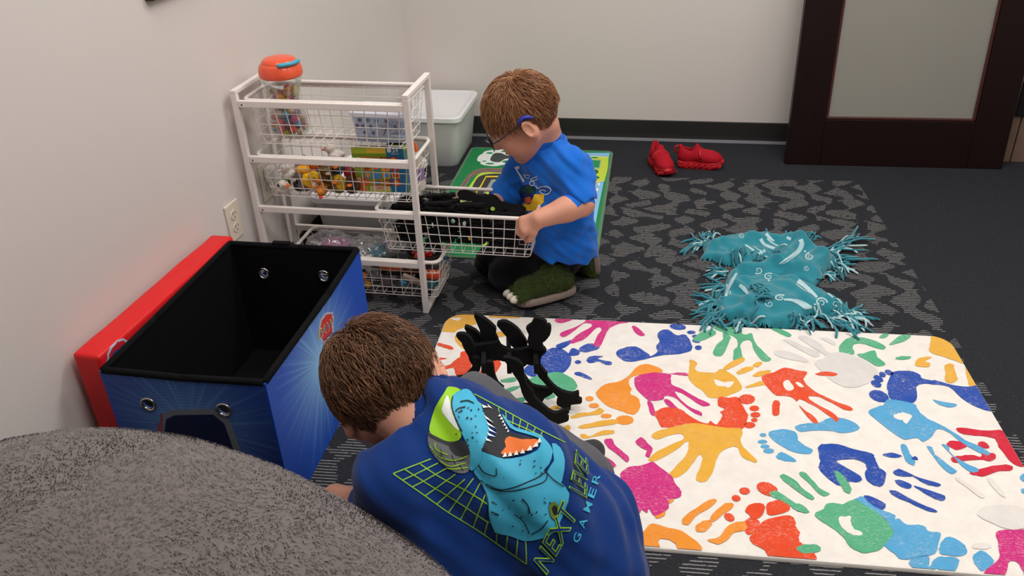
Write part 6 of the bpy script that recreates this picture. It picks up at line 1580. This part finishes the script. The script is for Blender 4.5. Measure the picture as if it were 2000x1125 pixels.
# trousers
s = SDF()
s.chain([V3(hL), V3(knL)], [.068, .054], .03); s.chain([V3(hR), V3(knR)], [.070, .054], .03)
s.chain([V3(knL), V3(anL)], [.052, .044], .02); s.chain([V3(knR), V3(anR)], [.052, .044], .02)
s.ell(V3(hipc+Vector((-.012, .015, -.025))), (.092, .092, .080), None, .03); s.half((0, 0, .0035), (0, 0, 1), .008)
m_pt1 = fabric('black_trousers', S(17, 17, 20)); tr1 = s.mesh('trousers', .0045, m_pt1, None, fn=wr1); wrap(tr1, k1)
dress(body1, [(s, m_pt1), (sd_shirt, m_sh1)])
# plush dinosaur-foot slippers
m_fur = M_('green_plush', S(54, 70, 26), .95, .25, 60, .9, 260, .1, sheen=.3, bdist=.006); m_sl = M_('grey_sole', S(150, 134, 124), .8, .1, 50, .2, 200); m_claw = M_('claw_white', S(232, 222, 206), .5, .03); m_spk = M_('lime_felt', S(150, 172, 80), .9, .08)
t = NT('green_pile'); ri = t.n('ShaderNodeNewGeometry').outputs['Random Per Island']; t.set(Roughness=.9); t.base(t.mix(ri, S(38, 52, 18), S(84, 104, 40))); m_fpile = t.m
def slipper(M, name_mesh, claws, spikes):
    """local: toe along +x, length .2, sole on z=0"""
    e = bpy.data.objects.new('slipper', None); link(e); e.matrix_world = M; wrap(e, k1)
    s = SDF(); s.ell((.055, 0, .042), (.062, .052, .040), None, .03); s.ell((-.03, 0, .052), (.065, .048, .050), None, .04); s.cone((-.03, 0, .06), (-.035, 0, .105), .046, .044, .03)
    for y in (-.032, 0, .032): s.ell((.098, y, .028), (.028, .020, .024), None, .010)
    s.half((0, 0, .016), (0, 0, 1), .004); s.cone((-.036, 0, .098), (-.038, 0, .14), .034, .038, .004, 's')
    fb = s.mesh('plush_upper', .005, m_fur, e)
    fur('plush_fur', fb, 9000, .008, .0008, m_fpile, e, .016, 1.2, 5)
    O = spline([(.122, 0), (.108, .046), (.05, .055), (-.04, .049), (-.088, .035), (-.098, 0), (-.088, -.035), (-.04, -.049), (.05, -.055), (.108, -.046)], 4)
    loft([[(x*.95, y*.95, 0) for x, y in O], [(x, y, .006) for x, y in O], [(x*1.01, y*1.01, .018) for x, y in O], [(x*.97, y*.97, .024) for x, y in O]]).build('sole', m_sl, e, 'auto')
    for y in (-.032, 0, .032): MB().ell((.124, y, .030), (.021, .011, .014), 12, 8).build('claw', m_claw, e, True)
    for x, z in ((-.085, .075), (-.088, .105), (-.075, .13)): MB().lathe([(.011, 0), (.006, .010), (.0008, .024)], 6, Matrix.Translation((x+.006, 0, z-.012)) @ Matrix.Rotation(-PI/2, 4, 'Y')).build('spike', m_spk, e)
    return e
toe = onz((1006, 612)); heel = onz((1126, 583)); ax = (toe-heel); ya = math.atan2(ax.y, ax.x)
mid = heel.lerp(toe, .47); slipper(Matrix.Translation((mid.x, mid.y+.040, .010)) @ Matrix.Rotation(ya, 4, 'Z') @ Matrix.Rotation(.16, 4, 'X'), 'l', 1, 1)
p2 = onz((1146, 548)); SX, SZ = Vector((.12, .1, -1)).normalized(), Vector((-1, -.25, -.12)); SZ = (SZ-SX*SZ.dot(SX)).normalized(); SY = SZ.cross(SX)
MS = Matrix((SX, SY, SZ)).transposed().to_4x4(); MS.translation = Vector((p2.x+.030, p2.y+.05, .104)); slipper(MS @ Matrix.Scale(.84, 4), 'r', 1, 1)
# glasses with a blue ear grip
gl_ = empty('eyeglasses', c1); 
def G(x, y, z): return Vector([float(q) for q in W1(x, y, z)])
m_gf = M_('dark_frame', S(44, 40, 44), .3, .03); m_grip = M_('blue_rubber', S(44, 60, 176), .4, .03)
bpy.data.objects.remove(gl_)
ge_ = bpy.data.objects.new('eyeglasses', None); link(ge_); ge_.location = k1.location; wrap(ge_, k1); ge_.matrix_basis = k1.matrix_basis.copy()
def gpart(name, mb, m, sm=True):
    o = mb.build(name, m, None, sm); o.parent = ge_; o.matrix_parent_inverse = k1.matrix_basis.inverted(); return o
for sg in (-1, 1):
    pts = [G(.112-.010*abs(math.cos(a))**2*(1 if math.cos(a)*1 > 0 else .1), sg*(.033+.024*math.cos(a)), -.002+.0185*math.sin(a)) for a in [2*PI*i/24 for i in range(24)]]
    gpart('lens_rim', MB().tube(pts, .0017, 6, closed=True), m_gf)
    ce = sum(pts, Vector())/24; gpart('lens', MB().add([ce]+pts, [(0, i+1, (i+1) % 24+1) for i in range(24)]), clear_mat('lens_clear', (.97, .98, .98), .02, .1, .0) if 'lens_clear' not in bpy.data.materials else bpy.data.materials['lens_clear'])
    gpart('temple_arm', MB().tube([G(.103, sg*.058, .004), G(.07, sg*.078, .006), G(.02, sg*.088, .010), G(-.018, sg*.090, .012), G(-.045, sg*.089, .004)], .0021, 6), m_gf)
    gpart('ear_grip', MB().tube([G(.006, sg*.090, .012), G(-.006, sg*.092, .020), G(-.018, sg*.092, .021), G(-.030, sg*.091, .014), G(-.036, sg*.089, .004)], [.003, .0052, .0056, .0052, .003], 8), m_grip)
gpart('bridge', MB().tube([G(.112, -.011, .004), G(.116, 0, .008), G(.112, .011, .004)], .0017, 6), m_gf)
# print on the T-shirt chest
bv1 = world_bvh(shirt1)
KI = k1.matrix_basis.inverted()
def sprint(shirt, mp, polys, m, name='shirt_print', step=4):
    for q in polys:
        o = flat_print(name, [q], mp, m, None, step); o.parent = shirt; o.matrix_parent_inverse = (shirt.parent.matrix_basis).inverted() if False else Matrix.Identity(4)
P1 = surf_mapper(bv1, .0012); P1b = surf_mapper(bv1, .0019); P1c = surf_mapper(bv1, .0026)
m_pw = M_('print_white', S(214, 220, 226), .7, .05); m_pg = M_('print_green_dark', S(24, 78, 52), .7, .1); m_py = M_('print_yellow', S(232, 184, 36), .7, .08); m_pn = M_('print_navy', S(20, 44, 110), .7, .05); m_po = M_('print_orange_tee', S(206, 90, 40), .7, .1)
sprint(shirt1, P1, [cM(q) for q in ([(895, 290), (942, 274), (952, 300), (925, 313), (1003, 428), (985, 444)], strokep([(990, 365), (1052, 372), (1040, 402), (1010, 392), (990, 365)], 9), strokep([(1060, 412), (1122, 380), (1126, 412), (1075, 428), (1060, 412)], 9), strokep(ellp(1075, 452, 24, 22)+[(1099, 452)], 9), strokep(spline([(1110, 470), (1130, 500), (1180, 480), (1240, 490), (1262, 520), (1230, 560), (1180, 555), (1150, 530), (1180, 515), (1215, 530)], 4, False), 10))], m_pw)
sprint(shirt1, P1, [cM([(945, 545), (948, 510), (975, 478), (1020, 464), (1075, 470), (1110, 500), (1112, 560), (1110, 640), (960, 640)])], m_pn)
sprint(shirt1, P1b, [cM([(958, 530), (970, 500), (1010, 480), (1070, 482), (1104, 508), (1104, 548), (1000, 548)])], m_pg)
sprint(shirt1, P1b, [cM([(975, 700), (985, 660), (1060, 660), (1100, 560), (1200, 560), (1190, 640), (1120, 720), (1000, 730)])], m_py)
sprint(shirt1, P1c, [cM([(1000, 600), (1060, 580), (1080, 640), (1010, 660)])], m_po)
sprint(shirt1, P1b, [cM([(1080, 870), (1110, 850), (1250, 822), (1258, 848), (1180, 872), (1110, 876)])], m_py)

# ================================================================== child bending over in the foreground
k2 = empty('person', (.05, 1.12, 0)); tag(k2, 'child in dark blue dinosaur T-shirt crouching with back to the camera', 'person')
D2 = 1.46
l2 = (-RT*.86-UP*.51).normalized(); p2_ = (-RT*.51+UP*.86).normalized(); f2 = (FW*.95-p2_*.22).normalized(); u2 = f2.cross(l2).normalized(); R2 = Matrix((f2, l2, u2)).transposed(); K2 = 1.10
c2 = dep((764, 772), D2)-R2 @ Vector((-.012, 0, -.016))*K2
nb2 = dep((836, 808), 1.45); shL2 = dep((768, 940), 1.375); shR2 = dep((905, 812), 1.53)
mb2 = dep((990, 925), 1.42); hp2 = dep((1105, 1070), 1.46)
hipL2 = dep((1000, 1175), 1.44); hipR2 = dep((1160, 1005), 1.55)
elL2 = dep((735, 1000), 1.43); wrL2 = dep((655, 968), 1.56); elR2 = dep((865, 790), 1.68); wrR2 = dep((800, 770), 1.84)
b = SDF(); W2 = add_head(b, c2, R2, K2)
b.chain([W2(-.035, 0, -.055), V3(nb2), V3(nb2.lerp(mb2, .4))], [.044, .043, .06], .025)
b.chain([V3(nb2.lerp(mb2, .4)), V3(mb2), V3(hp2)], [.06, .07, .08], .03)
b.chain([V3(nb2.lerp(mb2, .2)), V3(shL2)], [.05, .036], .03); b.chain([V3(nb2.lerp(mb2, .2)), V3(shR2)], [.05, .036], .03)
b.chain([V3(shL2), V3(elL2), V3(wrL2)], [.036, .032, .023], .02); b.chain([V3(shR2), V3(elR2), V3(wrR2)], [.036, .032, .023], .02)
fl2 = Vector((wrL2.x-.03, wrL2.y+.05, .0))
add_hand(b, wrL2, (-.5, .6, -.55), (-.2, .5, .85), 1.0, .25, 1); add_hand(b, wrR2, (-.6, .5, -.5), (.2, .4, .9), 1.0, .35, -1)
knR2 = dep((925, 790), 1.70); ftR2 = Vector((.10, 1.50, .045)); knL2 = Vector((-.10, 1.18, .12)); ftL2 = Vector((.22, 1.02, .05))
hL2, hR2 = hp2+Vector((-.05, -.04, -.05)), dep((1130, 935), 1.60)
b.chain([V3(hR2), V3(knR2), V3(ftR2)], [.06, .045, .032], .02); b.chain([V3(hL2), V3(knL2), V3(ftL2)], [.06, .045, .032], .02)
body2 = b.mesh('body', .0036, m_skin, None); wrap(body2, k2)
face_details(W2, R2, K2, k2)
mh2 = hair_mat('hair_brown', S(64, 42, 29), S(106, 72, 49), S(152, 108, 76))
hair(c2, R2, K2, mh2, M_('hair_cap_brown', S(74, 48, 32), .7, .2, 60), k2, 8500, 23, .044, .010, .012, tous=.42, nape=.008)
s = SDF()
s.chain([V3(nb2.lerp(mb2, .18)), V3(nb2.lerp(mb2, .55)), V3(mb2), V3(hp2), V3(hp2+(hp2-mb2)*.25)], [.066, .092, .108, .118, .122], .03)
s.chain([V3(nb2.lerp(mb2, .12)), V3(shL2)], [.058, .056], .04); s.chain([V3(nb2.lerp(mb2, .12)), V3(shR2)], [.058, .054], .04)
s.chain([V3(shL2), V3(shL2.lerp(hipL2, .5)), V3(hipL2)], [.060, .078, .088], .04); s.chain([V3(shR2), V3(shR2.lerp(hipR2, .5)), V3(hipR2)], [.058, .070, .084], .04)
s.chain([V3(shL2), V3(elL2)], [.056, .052], .03); s.chain([V3(shR2), V3(shR2.lerp(elR2, .8))], [.054, .050], .03)
dl2 = (wrL2-elL2).normalized(); s.cone(V3(elL2+dl2*.035), V3(elL2+dl2*.10), .038, .05, .004, 's')
hem = hp2+(hp2-mb2)*.75; s.half(hem, (mb2-hp2), .012)
nd2 = (Vector([float(x) for x in W2(-.035, 0, -.055)])-nb2).normalized()
s.cone(V3(nb2+nd2*.018), V3(nb2+nd2*.10), .049, .064, .008, 's')
def wr2(P, D):
    x, y, z = P[..., 0], P[..., 1], P[..., 2]
    return D+.0042*np.sin(z*48+x*30+2*np.sin(x*24+y*20))+.0030*np.sin(x*62+y*54-z*40+1.5*np.sin(z*30))+.0010*np.sin(z*150+x*120)
m_sh2 = fabric('navy_tee', S(11, 50, 116)); sd_shirt = s; shirt2 = s.mesh('t_shirt', .0042, m_sh2, None, fn=wr2); wrap(shirt2, k2)
s = SDF(); s.chain([V3(hR2), V3(knR2)], [.070, .060], .03); s.chain([V3(knR2), V3(ftR2)], [.062, .046], .02); s.chain([V3(hL2), V3(knL2)], [.088, .064], .03); s.chain([V3(knL2), V3(ftL2)], [.06, .046], .02); s.ell(V3(hp2+Vector((-.01, .0, -.05))), (.10, .11, .10), None, .03); s.half((0, 0, .0125), (0, 0, 1), .006)
tr2 = s.mesh('trousers', .005, fabric('grey_trousers', S(84, 84, 90)), None, fn=wr2); wrap(tr2, k2)
dress(body2, [(s, tr2.data.materials[0]), (sd_shirt, m_sh2)])
for q, yaw in ((ftR2, .5), (ftL2, -.3)):
    s = SDF(); d = Vector((math.cos(yaw), math.sin(yaw), 0)); s.cone(V3(q+Vector((0, 0, .004))), V3(q+d*.10+Vector((0, 0, -.010))), .036, .030, .02); s.half((0, 0, .012), (0, 0, 1), .004)
    wrap(s.mesh('sock', .005, fabric('charcoal_sock', S(56, 56, 60)), None), k2)
bv2 = world_bvh(shirt2)
L2 = [surf_mapper(bv2, .0014+.0009*i) for i in range(6)]
cS = crop(660, 720, 2.7775)
def pm(n, c): return M_('tee_'+n, S(*c), .6, .04, 60)
CY, LIM, BLK, GRY, ORG, WHT = pm('cyan', (62, 172, 206)), pm('lime', (150, 206, 28)), pm('black', (12, 16, 26)), pm('grey', (104, 108, 108)), pm('orange', (230, 112, 36)), pm('white', (226, 232, 228))
GRN = pm('grid_lime', (136, 190, 50)); DGR = pm('dark_grey', (44, 48, 52)); DCY = pm('deep_cyan', (30, 112, 150))
def s2(polys, m, lay, sp=0): sprint(shirt2, L2[lay], [cS(spline(q, sp) if sp else q) for q in polys], m)
def lines(ls, w, m, lay): s2([strokep(spline(l, 4, False) if len(l) > 2 else [tuple(a+(b-a)*i/6 for a, b in zip(l[0], l[1])) for i in range(7)], w) for l in ls], m, lay)
lines([[(505, 490), (400, 530), (300, 570)], [(300, 570), (470, 690), (600, 780), (735, 860), (860, 945), (1025, 1058)], [(365, 548), (480, 622), (620, 702), (815, 832)], [(445, 520), (560, 592), (700, 662), (810, 735)], [(1025, 1058), (1018, 925)], [(820, 830), (900, 890), (1018, 930)],
       [(545, 512), (350, 605)], [(592, 540), (405, 640)], [(640, 572), (470, 690)], [(690, 600), (535, 735)], [(735, 595), (600, 780)], [(772, 620), (665, 820)], [(802, 672), (735, 860)], [(815, 822), (795, 897)], [(866, 880), (860, 942)], [(920, 900), (915, 977)], [(975, 925), (970, 1017)]], 6.5, GRN, 0)
lines([[(740, 140), (880, 215), (1050, 310), (1230, 402)], [(760, 185), (880, 262), (1000, 320), (1110, 370)], *[[(870+i*40, 215+i*21), (880+i*34, 262+i*21)] for i in range(7)]], 5, GRN, 0)
s2([[(498, 312), (530, 215), (580, 128), (600, 102), (662, 118), (622, 150), (616, 200), (640, 280), (672, 345), (662, 387), (600, 397), (540, 377), (503, 350)]], LIM, 1, 2)
s2([[(572, 205), (590, 150), (606, 180), (626, 250), (662, 332), (640, 322), (572, 240)]], WHT, 2, 2)
s2([[(495, 345), (540, 380), (600, 400), (667, 393), (702, 400), (722, 450), (717, 540), (690, 568), (640, 562), (560, 512), (503, 442), (490, 390)]], GRY, 1, 2)
s2([[(602, 408), (700, 393), (722, 452), (690, 472), (640, 470)], [(497, 352), (600, 402), (660, 396), (655, 412), (600, 418), (500, 372)]], DGR, 2, 2)
lines([[(500, 420), (560, 480), (640, 500), (710, 470)], [(530, 405), (540, 440), (600, 470)], [(560, 500), (620, 530), (700, 510)], [(600, 540), (650, 545), (710, 535)]], 5, LIM, 3)
lines([[(510, 435), (600, 500), (700, 490)], [(560, 440), (570, 480)], [(620, 470), (640, 520)], [(660, 520), (680, 556)]], 4, BLK, 3)
s2([[(1158, 408), (1202, 430), (1227, 500), (1217, 590), (1200, 617), (1130, 562), (1170, 500)]], CY, 1, 2)
s2([[(780, 450), (840, 468), (900, 492), (1000, 478), (1075, 445), (1096, 405), (1085, 380), (1000, 352), (935, 325), (890, 255), (905, 262), (960, 322), (1080, 358), (1132, 398), (1163, 450), (1142, 520), (1112, 552), (1152, 590), (1202, 612), (1252, 680), (1232, 760), (1202, 830), (1162, 892), (1100, 920), (1010, 932), (930, 902), (850, 882), (820, 802), (800, 682), (770, 602), (738, 562), (758, 520)]], CY, 1, 2)
s2([[(620, 150), (680, 118), (722, 130), (762, 190), (782, 215), (802, 280), (817, 330), (802, 390), (784, 440), (784, 490), (762, 522), (735, 552), (718, 540), (724, 460), (700, 400), (670, 340), (640, 270), (618, 200)]], CY, 2, 2)
s2([[(778, 213), (842, 208), (892, 268), (922, 338), (1002, 368), (1082, 388), (1062, 420), (1002, 460), (900, 490), (832, 467), (782, 440), (802, 390), (850, 370), (850, 320), (802, 280)]], BLK, 2, 2)
s2([[(880, 462), (910, 430), (903, 400), (930, 373), (1000, 390), (1060, 388), (1087, 405), (1040, 442), (960, 464), (900, 472)]], ORG, 3, 2)
th = []
for (x, y), (dx, dy) in (((795, 270), (48, 34)), ((806, 305), (52, 30)), ((812, 335), (48, 26)), ((808, 362), (44, 18)), ((800, 388), (32, 18)), ((784, 214), (34, 6)), ((815, 210), (22, 18))): th.append([(x-6, y-8), (x+dx, y+dy), (x+2, y+10)])
for x, y in ((900, 486), (930, 482), (965, 474), (1000, 464), (1035, 448), (1062, 430), (1080, 408)): th.append([(x-12, y+2), (x+4, y-26), (x+14, y-3)])
for i in range(6): th.append([(880+i*9, 255+i*16), (868+i*10, 268+i*17), (886+i*9, 270+i*16)])
s2(th, WHT, 4)
lines([[(640, 240), (655, 225), (690, 218)], [(660, 190), (700, 185), (735, 200)], [(770, 520), (800, 560), (860, 580), (862, 540)], [(810, 620), (880, 650), (960, 640), (1060, 600), (1120, 560)], [(1000, 700), (1030, 740), (1040, 780)], [(960, 780), (1010, 820), (1040, 890)], [(1050, 890), (1100, 860), (1130, 820)], [(830, 720), (860, 735)], [(830, 770), (870, 790)], [(1110, 550), (1160, 600), (1220, 640)], [(780, 600), (830, 640), (940, 660), (1100, 620), (1130, 570)], [(1140, 720), (1160, 780), (1190, 800)], [(620, 160), (618, 210), (645, 280), (680, 345)], [(740, 560), (800, 670), (820, 800), (850, 880)]], 6, BLK, 4)
rsp = random.Random(9); sp_ = []
for i in range(46):
    x, y = rsp.choice([(rsp.uniform(650, 760), rsp.uniform(220, 400)), (rsp.uniform(840, 1120), rsp.uniform(500, 590)), (rsp.uniform(850, 1150), rsp.uniform(680, 880))]); sp_.append(ellp(x, y, rsp.uniform(3, 8), rsp.uniform(2, 5), rsp.uniform(0, 3), 8))
s2(sp_, BLK, 4)
s2([[(1135, 745), (1160, 718), (1190, 740), (1195, 790), (1170, 820), (1145, 800)]], pm('olive', (100, 116, 40)), 4, 2); s2([[(1150, 755), (1165, 738), (1182, 752), (1180, 785), (1165, 795)]], BLK, 5, 2)
def s2text(txt, quad, m, lay, off=0, shear=.0):
    o = text_print('shirt_lettering', txt, cS(quad), L2[lay], m, None, off, shear, 4); o.parent = shirt2
for tx, qd in (('NEXT', [(1128, 1108), (1302, 775), (1212, 712), (1058, 1045)]), ('LEVEL', [(1335, 705), (1348, 505), (1286, 425), (1246, 655)])):
    s2text(tx, qd, LIM, 4, .024, .12); s2text(tx, qd, m_sh2, 5, -.014, .12)
for ch, (x, y) in zip('GAMER', ((1295, 915), (1324, 836), (1350, 752), (1375, 676), (1396, 602))):
    dx, dy = 17, -46; nx_2, ny_2 = -34, -16
    q = [(x-dx/2-nx_2/2, y-dy/2-ny_2/2), (x+dx/2-nx_2/2, y+dy/2-ny_2/2), (x+dx/2+nx_2/2, y+dy/2+ny_2/2), (x-dx/2+nx_2/2, y-dy/2+ny_2/2)]
    s2text(ch, q, CY, 1, .01)
